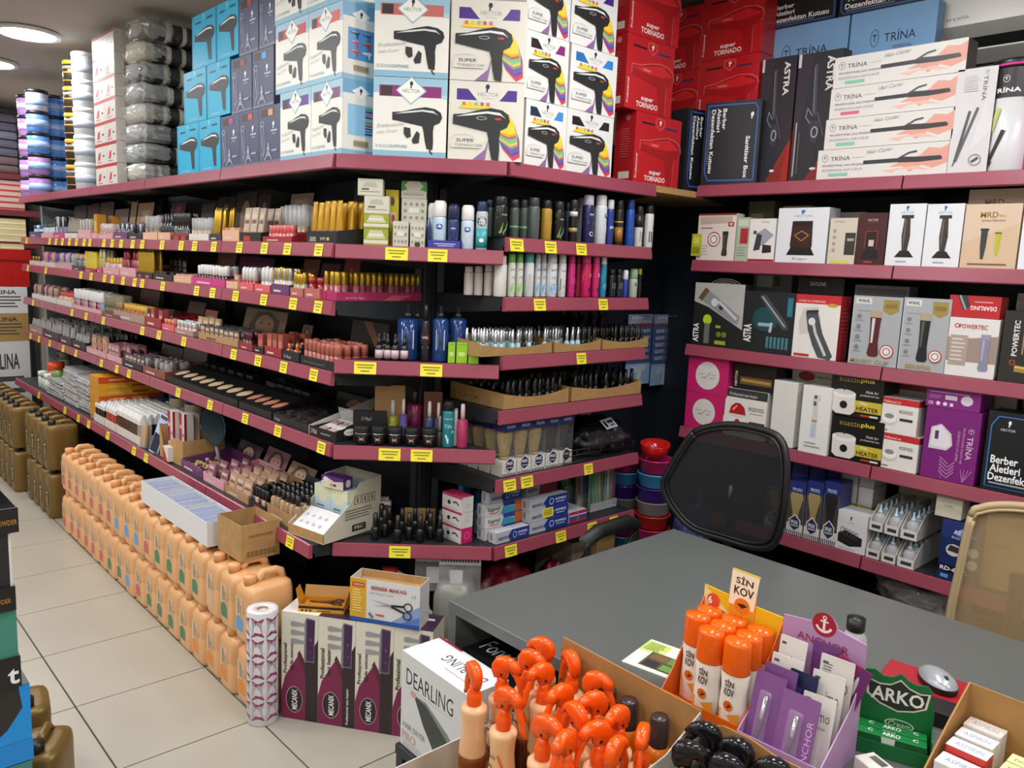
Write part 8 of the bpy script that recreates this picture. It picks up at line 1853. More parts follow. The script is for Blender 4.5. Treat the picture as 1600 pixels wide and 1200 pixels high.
# poly bags with perforated headers
for k, (px, py, d) in enumerate([(675,882,0.04),(712,893,0.015)]):
  s_, z_ = CHAM.hit(px, py, d)
  o = thing('hanging_pack','%s clear pack with white perforated header under the corner shelf' % ['left','right'][k],'pack', CHAM.pt(s_ - 0.06, d, 0.40), CHAM.ang)
  g = G().box(0,0.15,0,0.002,0.10,0.128, CARD('c4c2be'))
  paint(g, [('r',0.06 + 0.07*i, 0.45,0.1 + 0.07*i, 0.75,'1c1c1e') for i in range(13)],0.15,0.028, lambda x, y, oo: (x, -oo, 0.1 + y))
  obj('header', g.mesh('header', fix=False), o)
  gb = G()
  vs = []
  for j in range(5):
    for i in range(9):
      vs.append((0.15*i / 8,-0.006*math.sin(i * 1.1 + j) - 0.008*(j > 0),0.10 - 0.026*j))
  gb.add(vs, [(j * 9 + i, j * 9 + i + 1,(j + 1)*9 + i + 1,(j + 1)*9 + i) for j in range(4) for i in range(8)], glass('dfe0e2',0.78,0.1), True)
  obj('clear_bag', gb.mesh('bag'), o)
  obj('insert_card', G().box(0.04,0.085,0.004,0.006,0.02,0.08, CARD('d4d2d0')).mesh('card'), o)
  obj('hook', G().tube([(0.075,0.001,0.118),(0.075,0.001,0.146)],0.002, SILV, 6).mesh('hook'), o)
blob('plastic_bag','crumpled clear bag with white slips behind the barber scissors carton','bag', FW.pt(wl * 0.88,0.155,0.26),(0.09,0.06,0.17), M('c4c2c0',0.2, alpha=0.8, bump=(20,0.8)),12, rough=0.35, rotz=wa)
st_ = carton('shipping_carton','brown carton under the clear bag behind the wax heater boxes','carton', FW.pt(wl * 0.62,0.13,0.0006), wa, 0.26,0.085,0.258, KRAFT)
# under the deodorant bay
blob('plastic_bag','crumpled dark red plastic bag under the toothpaste shelf','bag',(-2.2,2.02,0.0905),(0.13,0.14,0.34), M('7a1626',0.3, bump=(18,0.6)),21, rough=0.3)
blob('plastic_bag','small dark red bag beside the cartons under the toothpaste shelf','bag',(-2.14,2.26,0.0905),(0.07,0.08,0.32), M('6a1424',0.3, bump=(18,0.6)),27, rough=0.3)
carton('shipping_carton','grey brown carton under the right half of the toothpaste shelf','carton',(-2.13,2.36,0.0906), R(94),0.11,0.2,0.36, M('8a7a68',0.8))
carton('shipping_carton','kraft carton under the right end of the toothpaste shelf','carton',(-2.11,2.49,0.0906), R(88),0.11,0.2,0.38, KRAFT)
# bowls and tubs beside the deodorant bay
def tub_kind(col, r, h, clear=False):
  mt = M(col, 0.16) if not clear else glass(col, 0.55)
  return kind(('tub', col, r, h), lambda: [('tub', G().lathe([(r * .78,0.0),(r * .84,0.003),(r * .95, h * .9),(r * 1.0, h * .92),(r * 1.0, h * .999),(r * .95, h),(r * .93, h * .93),(r * .8,0.008),(0,0.008)], mt, 28))])
tc_ = [('c02038','red'),('b82a64','pink'),('4f9fd0','light blue'),('4a2590','purple'),('b4b4b8','clear'),('c03028','red')]
for q, (s_, d_, r_, zz_, seq, nm) in enumerate([(2.735,-0.01,0.077,0.782,[1,2,3,4,5,1,2,3,4,5,1,2,3],'front'),(2.745,0.165,0.077,0.75,[1,2,3,4,5,1,2,3,4,5,1,2,3],'rear')]):
  h_ = zz_ / 13
  for k, ci in enumerate(seq):
    c, nn = tc_[ci]
    spawn('plastic_tub', tub_kind(c, r_, h_ * 1.0, ci == 4),'%s plastic tub, %s from the top in the %s tub stack' % (nn, ORD[k], nm),'tub', END.pt(s_, d_, zz_ - (k + 1)*h_ + 0.0006),0.2*k, 'plastic tubs in the %s stack' % nm)
bw_ = spawn('bowl', kind('redbowl', lambda: [('bowl', G().lathe([(0.03,0),(0.036,0.002),(0.056,0.02),(0.064,0.06),(0.062,0.062),(0.053,0.024),(0.034,0.006),(0,0.005)], M('b81a1c',0.15),28))]),'red bowl standing tilted on top of the front tub stack','bowl', END.pt(2.735,-0.0,0.786),0, rot=(R(6), R(4),0))
blob('plastic_bag','crumpled clear bag of blue goods on the floor beside the tubs','bag',(-1.86,2.80,0.0006),(0.10,0.07,0.62), M('3a4468',0.12, noise=(25,0.6), bump=(25,0.9)),31, rough=0.3)
# under the right wall
carton('shipping_carton','dark grey carton on the floor under the lowest wall shelf','carton',(-1.16,2.97,0.0906),0,0.42,0.26,0.27,'2a2b2d')
carton('shipping_carton','black case on the floor left under the lowest wall shelf','carton',(-1.66,2.97,0.0906),0,0.36,0.26,0.3,'1b1c1e')
blob('plastic_bag','crumpled clear plastic bag under the lowest wall shelf','bag',(-1.0,3.04,0.362),(0.16,0.08,0.15), M('9a9894',0.12, alpha=0.85, bump=(16,1.0)),41, rough=0.4)
# ================================================================== FAR END OF THE AISLE
FAR = Frame(-8.05,0, math.pi / 2)
fu = thing('far_shelving','dark red shelving at the far end of the aisle','shelving', FAR.pt(0.7,0,0), FAR.ang)
zf = [FAR.hit(20, y)[1] for y in (325,375)]
fz = [0.06, FAR.hit(20,378)[1], FAR.hit(20,328)[1], FAR.hit(20,275)[1] + 0.02]
dk = M('6a2430',0.4)
for z_ in fz:
  obj('shelf', G().box(0,1.1,0.0,0.4, z_ - 0.05, z_, dk).mesh('shelf'), fu)
for x in (0.0,1.07):
  obj('upright', G().box(x, x + 0.03,0.37,0.4,0,2.7, DARKM).mesh('upright'), fu)
obj('back_panel', G().box(0,1.1,0.402,0.42,0,2.7, M('5a5f68',0.6)).mesh('panel'), fu)
s0 = FAR.s_at(48,1.4,0.0)
for lv, (zb, n, h, c, band, nm) in enumerate([(fz[2],5,0.048,'c9a9a0','b02a30','pink and red flat box'),(fz[1],4,0.048,'cfc08a','e0d8b8','cream flat box')]):
  for k in range(n):
    for i in range(2):
      w_ = 0.36 - 0.03*k * (1 if lv else 0.4)
      carton('flat_box','%s %s from below in the %s stack on the far shelving' % (nm, ORD[k],['right','left'][i]),'box', FAR.pt(s0 - w_ * (i + 1) - 0.02 - 0.01*i, 0.02, zb + 0.0008 + k * (h + 0.001)), FAR.ang, w_, 0.25, h, c, front=[('r',0,0.1,1,0.4, band)], group=nm + ' stacks')
zb = fz[3]
for k, c in enumerate(['4a1a2c','4f1c2e','23284a','2a3050','5a5f70','3a2a58','33244c']):
  g = G().box(0,0.75,0,0.34,0,0.068, M(c, 0.5, coat=0.8, bump=(30,0.5)),0.028)
  o = spawn('folded_textile',[('folded_textile', g.mesh('textile'))],'%s wrapped folded textile from below on the far top shelf' % ORD[k],'textile', FAR.pt(s0 - 0.80,0.02, zb + 0.0006 + k * 0.0695), FAR.ang, 'wrapped textiles on the far shelving')
  obj('clear_wrap', G().box(-0.002,0.752,-0.002,0.342,0.0,0.0695, glass('ffffff',0.93),0.028).mesh('wrap'), o)
# cartons and red crate in front of the far shelving
FR2 = Frame(-7.35,0, math.pi / 2)
sR = FR2.s_at(50,0.9,0.0)
zc_ = [FR2.hit(20, y)[1] for y in (610,580,533,490,448)]
zcur = 0.0006
sr = FR2.s_at(46,0.8,0)
lev = [0.0] + [FR2.hit(20, y)[1] for y in (533,490,448)]
CE = [('t','CEYLINA',0.6,0.8,0.16,'3a3a38',0.5,0, True)]
for k in range(3):
  hgt = lev[k + 1] - lev[k] - 0.002
  c = ['cfcfcf','a8854e','d4d4d4'][k]
  a = CE + lines(0.35,0.95,0.6,4,0.12,'4a4a48',0.05)
  carton('shipping_carton',['lowest white','middle brown','upper white'][k] + ' lettered carton under the red crate at the far end','carton', FR2.pt(sr - 0.5,0, lev[k] + 0.0008), FR2.ang, 0.5,0.34, hgt, c, front=a, group='lettered cartons at the far end')
cz = lev[3]
ch = FR2.hit(20,390)[1] - cz
cr = thing('crate','bright red plastic crate on the lettered cartons at the far end','crate', FR2.pt(sr - 0.52,0.0, cz + 0.0008), FR2.ang)
rm = M('b3150f',0.35)
obj('body', open_box(0.54,0.34, ch * 0.86,0.006, rm).mesh('body'), cr)
obj('rim', G().box(-0.015,0.555,-0.015,0.006, ch * 0.72, ch, rm).box(-0.015,0.555,0.334,0.355, ch * 0.72, ch, rm).box(-0.015,0.006,0.006,0.334, ch * 0.72, ch, rm).box(0.534,0.555,0.006,0.334, ch * 0.72, ch, rm).mesh('rim'), cr)
for k in range(12):
  obj('rib', G().box(0.03 + k * 0.042,0.036 + k * 0.042,-0.006,0.0,0.02, ch * 0.3, rm).mesh('rib'), cr)
for k in range(3):
  carton('flat_box','%s cream flat box lying across the red crate' % ['left','middle','right'][k],'box', FR2.pt(sr - 0.5 + 0.165*k, -0.01, cz + ch + 0.0015), FR2.ang, 0.16,0.36,0.04,'d2c48c', front=[('r',0,0.2,1,0.5,'e4dcc0')], group='flat boxes on the red crate')
obj('wall_end_post', G().box(-6.90,-6.86,1.55,1.84,0,2.0, M('9aa0a8',0.4)).mesh('post'), kind='structure')
# ================================================================== DESK, CHAIRS, FOREGROUND
ZD = 0.75
DK = M('5c605e',0.3, noise=(3,0.04))
dx0, dx1, dy0, dy1 = -1.463,0.55,1.18,2.10
ds = thing('desk','large dark grey desk with open front compartments','desk',(dx0, dy0,0),0)
W_, D_ = dx1 - dx0, dy1 - dy0
obj('desk_top', G().box(0, W_, 0, D_, ZD - 0.03, ZD, DK, 0.0015).mesh('top'), ds)
obj('side_panel', G().box(0,0.028,0.002, D_ - 0.002,0, ZD - 0.0305, DK).mesh('side'), ds)
obj('side_panel', G().box(W_ - 0.028, W_, 0.002, D_ - 0.002,0, ZD - 0.0305, DK).mesh('side'), ds)
obj('divider', G().box(0.95,0.975,0.004,0.3,0.455, ZD - 0.0305, DK).mesh('divider'), ds)
obj('compartment_floor', G().box(0.0285, W_ - 0.0285,0.004,0.3,0.43,0.455, DK).mesh('floor'), ds)
obj('back_panel', G().box(0.0285, W_ - 0.0285,0.30,0.318,0.05, ZD - 0.0305, M('2a2d2e',0.5)).mesh('back'), ds)
obj('front_panel', G().box(0.0285, W_ - 0.0285,0.02,0.038,0.05,0.43, DK).mesh('front'), ds)
# low dark stand in front of the desk
ps = thing('low_stand','low dark stand in front of the desk carrying the spray cartons','stand',(-1.468,1.034,0),0)
PM = M('2b2d33',0.5)
obj('top', G().box(0,0.268,0,0.138,0.40,0.425, PM, 0.001).mesh('top'), ps)
obj('top', G().box(0.27,1.6,-0.245,0.138,0.40,0.425, PM, 0.001).mesh('top'), ps)
for x, y0_ in ((0.0,0.004),(0.272,-0.24),(0.9,-0.24),(1.57,-0.24)):
  obj('leg_panel', G().box(x, x + 0.025, y0_, 0.134,0,0.3995, PM).mesh('panel'), ps)
zp = 0.426
DE = [('r',0,0,1,1,'d2d2d2'),('t','DEARLING',0.44,0.77,0.17,'2c2c2e',0.72),('r',0.12,0.655,0.78,0.66,'b4a8a6'),('p',[(0.2,0.62),(0.24,0.57),(0.36,0.38),(0.62,0.1),(0.86,0.0),(1,0.0),(1,0.22),(0.7,0.42),(0.4,0.6)],'3b403f'),('p',[(0.2,0.62),(0.4,0.6),(0.7,0.42),(1,0.22),(1,0.28),(0.72,0.48),(0.4,0.63)],'7a8280'),('e',0.2,0.62,0.05,0.03,'c89a94'),('t','HAIR DRYER',0.22,0.24,0.06,'8a8a8a',0.36),('t','PRO',0.14,0.13,0.09,'c8a8a6',0.22,0, True)] + lines(0.06,0.4,0.06,2,0.03,'b4b4b4',0.01)
carton('dryer_box','white hair dryer box with long black lettering before the desk corner','box',(-1.462,1.045, zp + 0.0006), R(-2),0.255,0.112,0.235,'dcdcdc', front=DE, right=[('r',0,0,1,1,'c4c4c4')],
   top=[('r',0,0,1,1,'e2e2e4'),('t','DEARLING',0.62,0.55,0.28,'2c2c2e',0.56,180),('r',0.5,0.25,0.8,0.28,'c8a0a0'),('r',0,0.94,0.35,1,'8a2a40')])
carton('appliance_box','black appliance box with white lettering in the desk compartment','box',(-1.43,1.172,0.4556),0,0.42,0.18,0.175,'18181a', top=[('r',0,0,1,1,'1b1b1d'),('t','Fonatr',0.2,0.5,0.3,'e8e8e8',0.3),('r',0.68,0.1,0.78,0.2,'d0d0d4')], front=[('r',0.1,0.1,0.9,0.9,'222224')])
# carton of orange trigger sprays, raised on a closed carton
zs = 0.53
sx0, sx1, sy0, sy1 = -1.185,-0.725,0.80,1.168
carton('shipping_carton','closed brown carton under the orange spray carton','carton',(sx0 + 0.01, sy0 + 0.01, zp + 0.0006),0, sx1 - sx0 - 0.02, sy1 - sy0 - 0.02, zs - zp - 0.003, KRAFT)
ocb = thing('open_carton','open brown carton with high back holding the orange spray bottles','carton',(sx0, sy0, zs - 0.001),0)
w_, d_ = sx1 - sx0, sy1 - sy0
K2 = M('a87c46',0.8, noise=(20,0.08))
obj('carton', G().box(0, w_, 0, d_, 0,0.003, K2).box(0, w_, 0,0.003,0.003,0.06, M('c8c4bc',0.6)).box(0,0.003,0.003, d_ - 0.003,0.003,0.065, M('c8c4bc',0.6)).mesh('carton'), ocb)
obj('back_flap', G().prism([(0.1,0.003),(w_, 0.003),(w_, 0.275),(0.12,0.283)], d_ - 0.003, d_, K2,'y').mesh('flap'), ocb)
obj('side_flap', G().prism([(0.003,0.003),(d_ - 0.003,0.003),(d_ - 0.003,0.272),(d_ - 0.1,0.23),(0.003,0.2)], w_ - 0.003, w_, M('b4b0a6',0.6),'x').mesh('flap'), ocb)
ORG = M('f05608',0.2)
def trig_kind(key, headm, body, labelc, liq):
  def mk():
    b = G().lathe([(0.024,0),(0.027,0.003),(0.0275,0.085),(0.026,0.1)], liq, 18)
    lb = G().lathe([(0.0262,0.095),(0.0268,0.1),(0.0225,0.145),(0.0235,0.17),(0.0262,0.186),(0.0255,0.192),(0.014,0.197)], labelc, 18)
    cyl_print(lb, [('t','keratin',0.35,0.62,0.14,'5a3a1a',0.4),('r',0.2,0.3,0.45,0.36,'6a4a2a'),('l',[(0.62,0.7),(0.72,0.45),(0.86,0.2)],0.06,'e06a20')],0.0262,0.105,0.18,1.3)
    col = G().lathe([(0.0135,0.195),(0.0145,0.197),(0.0145,0.218),(0.0125,0.221),(0.0105,0.226),(0.0105,0.236)], headm, 16)
    # hooded head: side profile with beak, given thickness and rounded by two shells
    prof = [(-0.016,0.232),(-0.022,0.245),(-0.022,0.26),(-0.014,0.273),(0.002,0.279),(0.02,0.277),(0.034,0.268),(0.043,0.255),(0.036,0.252),(0.026,0.256),(0.014,0.25),(0.012,0.236)]
    hd = G()
    n = len(prof)
    cx, cz = 0.006,0.258
    vs = []
    for yy, k in ((-0.0105,0.72),(-0.007,0.95),(0.0,1.0),(0.007,0.95),(0.0105,0.72)):
      vs += [(cx + (x - cx)*k, yy, cz + (z_ - cz)*k) for x, z_ in prof]
    fs = [tuple(range(n)), tuple(reversed(range(4*n, 5*n)))]
    for r_ in range(4):
      for k in range(n):
        fs.append((r_ * n + k, r_ * n + (k + 1) % n, (r_ + 1)*n + (k + 1) % n, (r_ + 1)*n + k))
    hd.add(vs, fs, headm, True)
    tg = G().tube([(0.018,0,0.258),(0.032,0,0.244),(0.04,0,0.226),(0.043,0,0.206),(0.05,0,0.196)],[0.006,0.0065,0.006,0.005,0.004], headm, 8)
    pv = G()
    for yy in (-0.0108,0.0098):
      pv.prism([(0.003 + 0.0032*math.cos(a * math.pi / 4),0.245 + 0.0032*math.sin(a * math.pi / 4)) for a in range(8)], yy, yy + 0.001, M('1a1210',0.5),'y')
    return [('spray_bottle', b),('label', lb),('collar', col),('spray_head', hd),('trigger', tg),('pivot', pv)]
  return kind(key, mk)
trg = trig_kind('orange', ORG, None, M('e8b888',0.3), M('7a3c12',0.1, alpha=0.92))
pv = [((742,1065),160),((785,1052),20),((825,1040),15),((853,1022),200),((901,1043),160),((927,1076),20),((788,1101),10),((849,1146),10),((903,1131),170),((934,1154),250),((968,1131),270),((1008,1162),300),((881,1168),280),((970,1183),100),((935,1110),250),((850,1062),260),((880,1096),265)]
used = []
for k, ((px, py), rz) in enumerate(pv):
  p = ground(px, py, zs + 0.245)
  x, y = min(max(p.x, sx0 + 0.034), sx1 - 0.034), min(max(p.y, sy0 + 0.034), sy1 - 0.034)
  for it in range(30):
    for ux, uy in used:
      dd = math.hypot(x - ux, y - uy)
      if dd < 0.0565:
        x += (x - ux)/max(dd, 1e-4)*(0.057 - dd)
        y += (y - uy)/max(dd, 1e-4)*(0.057 - dd)
    x, y = min(max(x, sx0 + 0.034), sx1 - 0.034), min(max(y, sy0 + 0.034), sy1 - 0.034)
  used.append((x, y))
  lab = 'orange trigger spray bottle with peach label, %s' % ['at the left end of the carton','behind the leftmost bottle','third along the left side','at the back left corner','at the back beside the corner one','before the dark-capped bottles','in front beside the leftmost bottle','at the front in the middle','behind the front middle one','in the middle right','right of the middle','at the right end','at the front edge in the middle','at the front right','deep in the middle rear','in the centre left','in the very centre'][k]
  spawn('spray_bottle', trg, lab, 'spray bottle',(x, y, zs + 0.0025), R(rz),'orange trigger sprays')
dcap = kind('dcap', lambda: [('hair_bottle', G().lathe([(0.021,0),(0.023,0.003),(0.023,0.17),(0.019,0.185)], M('e07a14',0.2),16)),('cap', G().lathe([(0.0175,0.185),(0.0178,0.187),(0.0168,0.238),(0.015,0.241),(0,0.241)], M('3a2c2c',0.25),18))])
for k, (px, py) in enumerate([(972,1066),(1003,1084),(1050,1110)]):
  p = ground(px, py, zs + 0.241)
  x, y = p.x, min(p.y, sy1 - 0.03)
  spawn('hair_bottle', dcap, '%s orange bottle with dark brown cap along the carton back' % ['left','middle','right'][k],'bottle',(x, y, zs + 0.0025),0,'dark-capped bottles')
# second carton with black sprays
tx0, tx1 = -0.72,-0.40
carton('shipping_carton','closed brown carton under the black spray carton','carton',(tx0 + 0.006, sy0 + 0.02, zp + 0.0006),0, tx1 - tx0 - 0.012, sy1 - sy0 - 0.03, zs - zp - 0.003, KRAFT)
oc2 = thing('open_carton','open brown carton with torn wavy edge holding black spray bottles','carton',(tx0, sy0, zs - 0.001),0)
w2 = tx1 - tx0
obj('carton', G().box(0, w2,0, d_, 0,0.003, K2).box(0, w2,0,0.003,0.003,0.1, K2).box(w2 - 0.003, w2,0.003, d_ - 0.003,0.003,0.16, K2).mesh('carton'), oc2)
edge = [(0.0,0.25),(0.04,0.268),(0.09,0.27),(0.14,0.262),(0.19,0.264),(0.25,0.252),(0.32,0.25)]
obj('back_flap', G().prism([(0,0.003)] + edge + [(0.32,0.003)], d_ - 0.003, d_, K2,'y').mesh('flap'), oc2)
BLK = M('15161a',0.15)
tbk = trig_kind('black', BLK, None, M('3a3c40',0.3), M('2a2a2c',0.15))
for k, (px, py, rz) in enumerate([(1108,1150,200),(1070,1180,30),(1166,1174,190),(1128,1200,20),(1225,1204,200)]):
  p = ground(px, py, zs + 0.255)
  spawn('spray_bottle', tbk, '%s black trigger spray bottle in the torn carton, from the left rear' % ORD[k],'spray bottle',(min(max(p.x, tx0 + 0.034), tx1 - .034), min(p.y, sy1 - 0.034) - 0.0, zs + 0.0025), R(rz),'black trigger sprays')
# ---- orange sun spray display on the desk
zD = ZD + 0.0006
sx, sy_ = -0.842,1.206
dsp = thing('counter_display','orange and yellow counter display of sun sprays on the desk','display',(sx, sy_, zD), R(1))
om2 = CARD('e0620e')
wD = 0.168
g = G().box(0, wD, 0,0.125,0,0.002, om2).box(0, wD, 0,0.002,0.002,0.03, om2)
sidep = [(0,0.002),(0.125,0.002),(0.135,0.2),(0.115,0.17),(0.03,0.06),(0,0.03)]
g.prism(sidep, 0,0.002, om2,'x').prism(sidep, wD - 0.002, wD, om2,'x')
obj('tray', g.mesh('tray'), dsp)
hz = 0.208
g = G()
hd = [(0,0.002),(wD, 0.002),(wD, hz - 0.01),(0.105, hz - 0.008),(0.116, hz + 0.05),(0.058, hz + 0.052),(0.054, hz - 0.004),(0, hz)]
g.prism(hd, 0.126,0.129, CARD('e6b81e'),'y')
paint(g, [('p',[(0.0,0.8),(0.0,0.5),(1,0.46),(1,0.6),(0.4,0.62)],'f0dc9a'),('p',[(0.34,0.98),(0.68,0.96),(0.66,0.62),(0.48,0.46),(0.34,0.62)],'e89a20'),('p',[(0.345,0.995),(0.69,0.985),(0.645,0.72),(0.33,0.73)],'f4ead0'),('t','S\u0130N',0.51,0.93,0.065,'2a221c',0.22,-2, True),('t','KOV',0.51,0.845,0.065,'2a221c',0.25,-2, True),('e',0.5,0.735,0.1,0.06,'e07a1c'),('p',[(0.43,0.745),(0.5,0.715),(0.57,0.745),(0.51,0.755)],'3a2010'),('e',0.13,0.7,0.085,0.055,'d8502a'),('t','6',0.09,0.7,0.06,'f4f0e8', None, 0, True),('o',0.25,0.6,0.075,0.05,0.015,'d86a4a'),('t','2',0.2,0.61,0.06,'c83a5a', None, 0, True)],
   wD, hz + 0.052, lambda x, y, o: (x, 0.126 - o, y))
obj('header_card', g.mesh('header', fix=False), dsp)
def sun_kind():
  b = G().lathe([(0.022,0),(0.026,0.003),(0.0265,0.05),(0.0245,0.08),(0.0275,0.112),(0.026,0.116),(0.02,0.118)], M('eee6da',0.28),22, sy=0.66)
  g = G()
  cyl_print(g, [('t','S\u0130N',0.5,0.86,0.14,'2a221c',0.4,0, True),('t','KOV',0.51,0.7,0.14,'2a221c',0.44,0, True)],0.0278,0.004,0.112,0.8)
  cyl_print(g, [('p',[(0,0),(1,0),(1,0.36),(0.5,0.3),(0,0.36)],'e89a3a'),('e',0.5,0.46,0.2,0.09,'e06a1c'),('p',[(0.34,0.47),(0.5,0.42),(0.66,0.47),(0.52,0.5)],'4a2410')],0.0278,0.004,0.112,0.8)
  vs = [(x, y * 0.66 - 0.0004, z_) for x, y, z_ in g.v]
  g.v = vs
  c = G().lathe([(0.0262,0.113),(0.0268,0.115),(0.0255,0.165),(0.0235,0.172),(0,0.173)], M('f06408',0.18, alpha=0.93),22, sy=0.78)
  return [('sun_spray', b),('label', g),('cap', c)]
sk = kind('sun', sun_kind)
for r_ in range(3):
  for i in range(3):
    x = 0.030 + i * 0.0545
    y = 0.023 + r_ * 0.0385
    p = Matrix.Rotation(R(1),3,'Z') @ Vector((x, y, 0))
    if r_ == 0 and i == 0:
      continue
    spawn('sun_spray', sk, '%s bottle with orange cap, %s row of the orange display' % (['left white sun spray','middle white sun spray','right white sun spray'][i],['front','middle','rear'][r_]),'sun spray',(sx + p.x, sy_ + p.y, zD + 0.0024), R(1),'sun sprays')
# ---- lilac accessory display
ad = thing('counter_display','lilac counter display with red anchor badge on the desk','display',(-0.668,1.19, zD), R(2))
lm = CARD('b990bc')
wA = 0.15
g = G().box(0, wA, 0,0.14,0,0.002, lm).box(0, wA, 0,0.002,0.002,0.035, lm)
sp_ = [(0,0.002),(0.14,0.002),(0.142,0.15),(0.1,0.1),(0,0.035)]
g.prism(sp_, 0,0.002, lm, 'x').prism(sp_, wA - 0.002, wA, lm, 'x')
obj('tray', g.mesh('tray'), ad)
hA = 0.208
bump = [(wA / 2 + 0.026*math.cos(a * math.pi / 10), hA - 0.004 + 0.03*math.sin(a * math.pi / 10)) for a in range(1,10)]
g = G().prism([(0,0.002),(wA, 0.002),(wA, hA - 0.004)] + bump + [(0, hA)],0.1405,0.1435, lm, 'y')
hh = hA + 0.03
paint(g, [('e',0.5,0.9,0.145,0.092,'a82030'),('o',0.5,0.955,0.025,0.016,0.012,'f4e8e8'),('r',0.485,0.85,0.515,0.945,'f4e8e8'),('r',0.45,0.92,0.55,0.932,'f4e8e8'),('l',[(0.41,0.885),(0.44,0.86),(0.5,0.845),(0.56,0.86),(0.59,0.885)],0.03,'f4e8e8'),('t','ANCHOR',0.5,0.76,0.06,'a83048',0.62)], wA, hh, lambda x, y, o: (x, 0.1405 - o, y))
obj('header_card', g.mesh('header', fix=False), ad)
def card_thing(label, x, y, z_, w, h, col, art, lean=12, turn=0, pack=False, zr_=0.0):
  c = Matrix.Rotation(R(2),3,'Z') @ Vector((x, y, 0))
  o = carton('accessory_card', label, 'card',(-0.668 + c.x, 1.19 + c.y, zD + z_),0, w, 0.0012, h, col, front=art, rot=(R(-lean), R(zr_), R(2 + turn)))
  if pack:
    obj('tool', G().tube([(w * 0.4,-0.004, h * 0.15),(w * 0.46,-0.005, h * 0.4),(w * 0.5,-0.005, h * 0.72)],[0.0025,0.004,0.0045], SILV, 8).mesh('tool'), o)
    obj('blister', G().box(w * 0.28, w * 0.66,-0.011,-0.0008, h * 0.1, h * 0.78, glass('e8d8ec',0.9),0.003).mesh('blister'), o)
  return o
IMO = [('r',0,0,1,1,'dcd6d0'),('t','imo',0.68,0.72,0.14,'5a5a5c',0.4),('r',0.08,0.9,0.24,0.93,'4a4a4c'),('r',0.3,0.55,0.8,0.58,'b4aeaa')]
ANC = [('r',0,0,1,1,'84548c'),('t','ANCHOR',0.84,0.38,0.16,'d0aed4',0.66,90),('e',0.2,0.0,0.3,0.14,'b488ba')]
card_thing('purple card with metal clipper at the front left of the lilac display',0.004,0.016,0.004,0.056,0.135,'7a4a84',[('r',0,0,1,1,'7c4c86')],14,0, True)
card_thing('purple card with sideways lettering and metal clipper at the display front',0.058,0.012,0.003,0.066,0.125,'7a4a84', ANC, 14,0, True)
card_thing('purple card behind the front left one in the lilac display',0.010,0.036,0.004,0.06,0.145,'6f4278',[('r',0,0,1,1,'754680')],12)
card_thing('cream card with grey mark, higher at the left of the display',0.012,0.09,0.03,0.05,0.155,'d8d2cc', IMO, 8)
card_thing('cream card with grey mark, lower at the left of the display',0.012,0.064,0.02,0.058,0.14,'d8d2cc', IMO, 9)
card_thing('navy card between the cream cards of the lilac display',0.05,0.056,0.012,0.05,0.135,'22284a',[('r',0.1,0.5,0.5,0.8,'3a4270')],10)
card_thing('cream card leaning at the right front of the lilac display',0.085,0.04,0.004,0.055,0.12,'d8d2cc', IMO, 14,6)
card_thing('cream card leaning at the right middle of the lilac display',0.085,0.07,0.006,0.055,0.148,'d4d0cc', IMO, 10,4)
card_thing('cream card with barcode at the right rear of the lilac display',0.086,0.1,0.01,0.058,0.165,'d8d6d2', IMO + lines(0.1,0.4,0.9,4,0.03,'6a6a6c',0.012),6,2)
card_thing('magenta card tilted over the right edge of the lilac display',0.088,0.118,0.1,0.062,0.085,'9a1f5c',[('p',[(0.4,0),(1,0),(1,1),(0.7,1)],'6a2a6a'),('r',0.5,0.2,0.62,0.8,'c8a0b4'),('e',0.72,0.5,0.06,0.3,'d8c8d0'),('r',0.44,0.3,0.48,0.7,'d8b0c0')],4,0, False, 16)
card_thing('purple card at the rear of the lilac display',0.062,0.125,0.01,0.05,0.175,'6f3a78',[('r',0,0,1,1,'754080')],3)
# sanitizer bottle
hp_ = ground(1352,1090, zD)
spawn('sanitizer_bottle', kind('hs', lambda: [('sanitizer_bottle', G().lathe([(0.022,0),(0.024,0.003),(0.024,0.1),(0.014,0.115)], glass('e6e8ea',0.6),16)),('liquid', G().lathe([(0.021,0.003),(0.022,0.06),(0,0.06)], M('c8a030',0.1, alpha=0.7),14)),('cap', G().lathe([(0.017,0.113),(0.018,0.116),(0.018,0.14),(0,0.142)], M('1a1a1c',0.35),16))]),'clear bottle with black cap behind the lilac display','bottle',(hp_.x - 0.048, hp_.y + 0.035, zD))
# ---- green shaving cream display
gd = thing('counter_display','green counter display with dark shield header on the desk','display',(-0.538,1.352, zD), R(20))
gm = CARD('0f6a34')
wG = 0.125
obj('tray', G().box(0, wG, 0,0.055,0,0.002, gm).box(0, wG, 0,0.002,0.002,0.026, gm).box(0,0.002,0.002,0.055,0.002,0.05, gm).box(wG - 0.002, wG, 0.002,0.055,0.002,0.05, gm).mesh('tray'), gd)
hG = 0.075
shield = [(0.16,0.0),(0.148,0.03),(0.15,0.045),(0.14,0.055),(0.115,0.052),(0.1,0.058),(0.085,0.068),(0.07,0.058),(0.05,0.056),(0.03,0.066),(0.012,0.062),(0.008,0.05),(0.014,0.035),(0.0,0.0)]
g = G().prism([(0,0.002),(wG, 0.002),(wG, hG)] + [(min(x * 0.79, wG), hG + z_ * 0.86) for x, z_ in shield],0.0555,0.0585, gm, 'y')
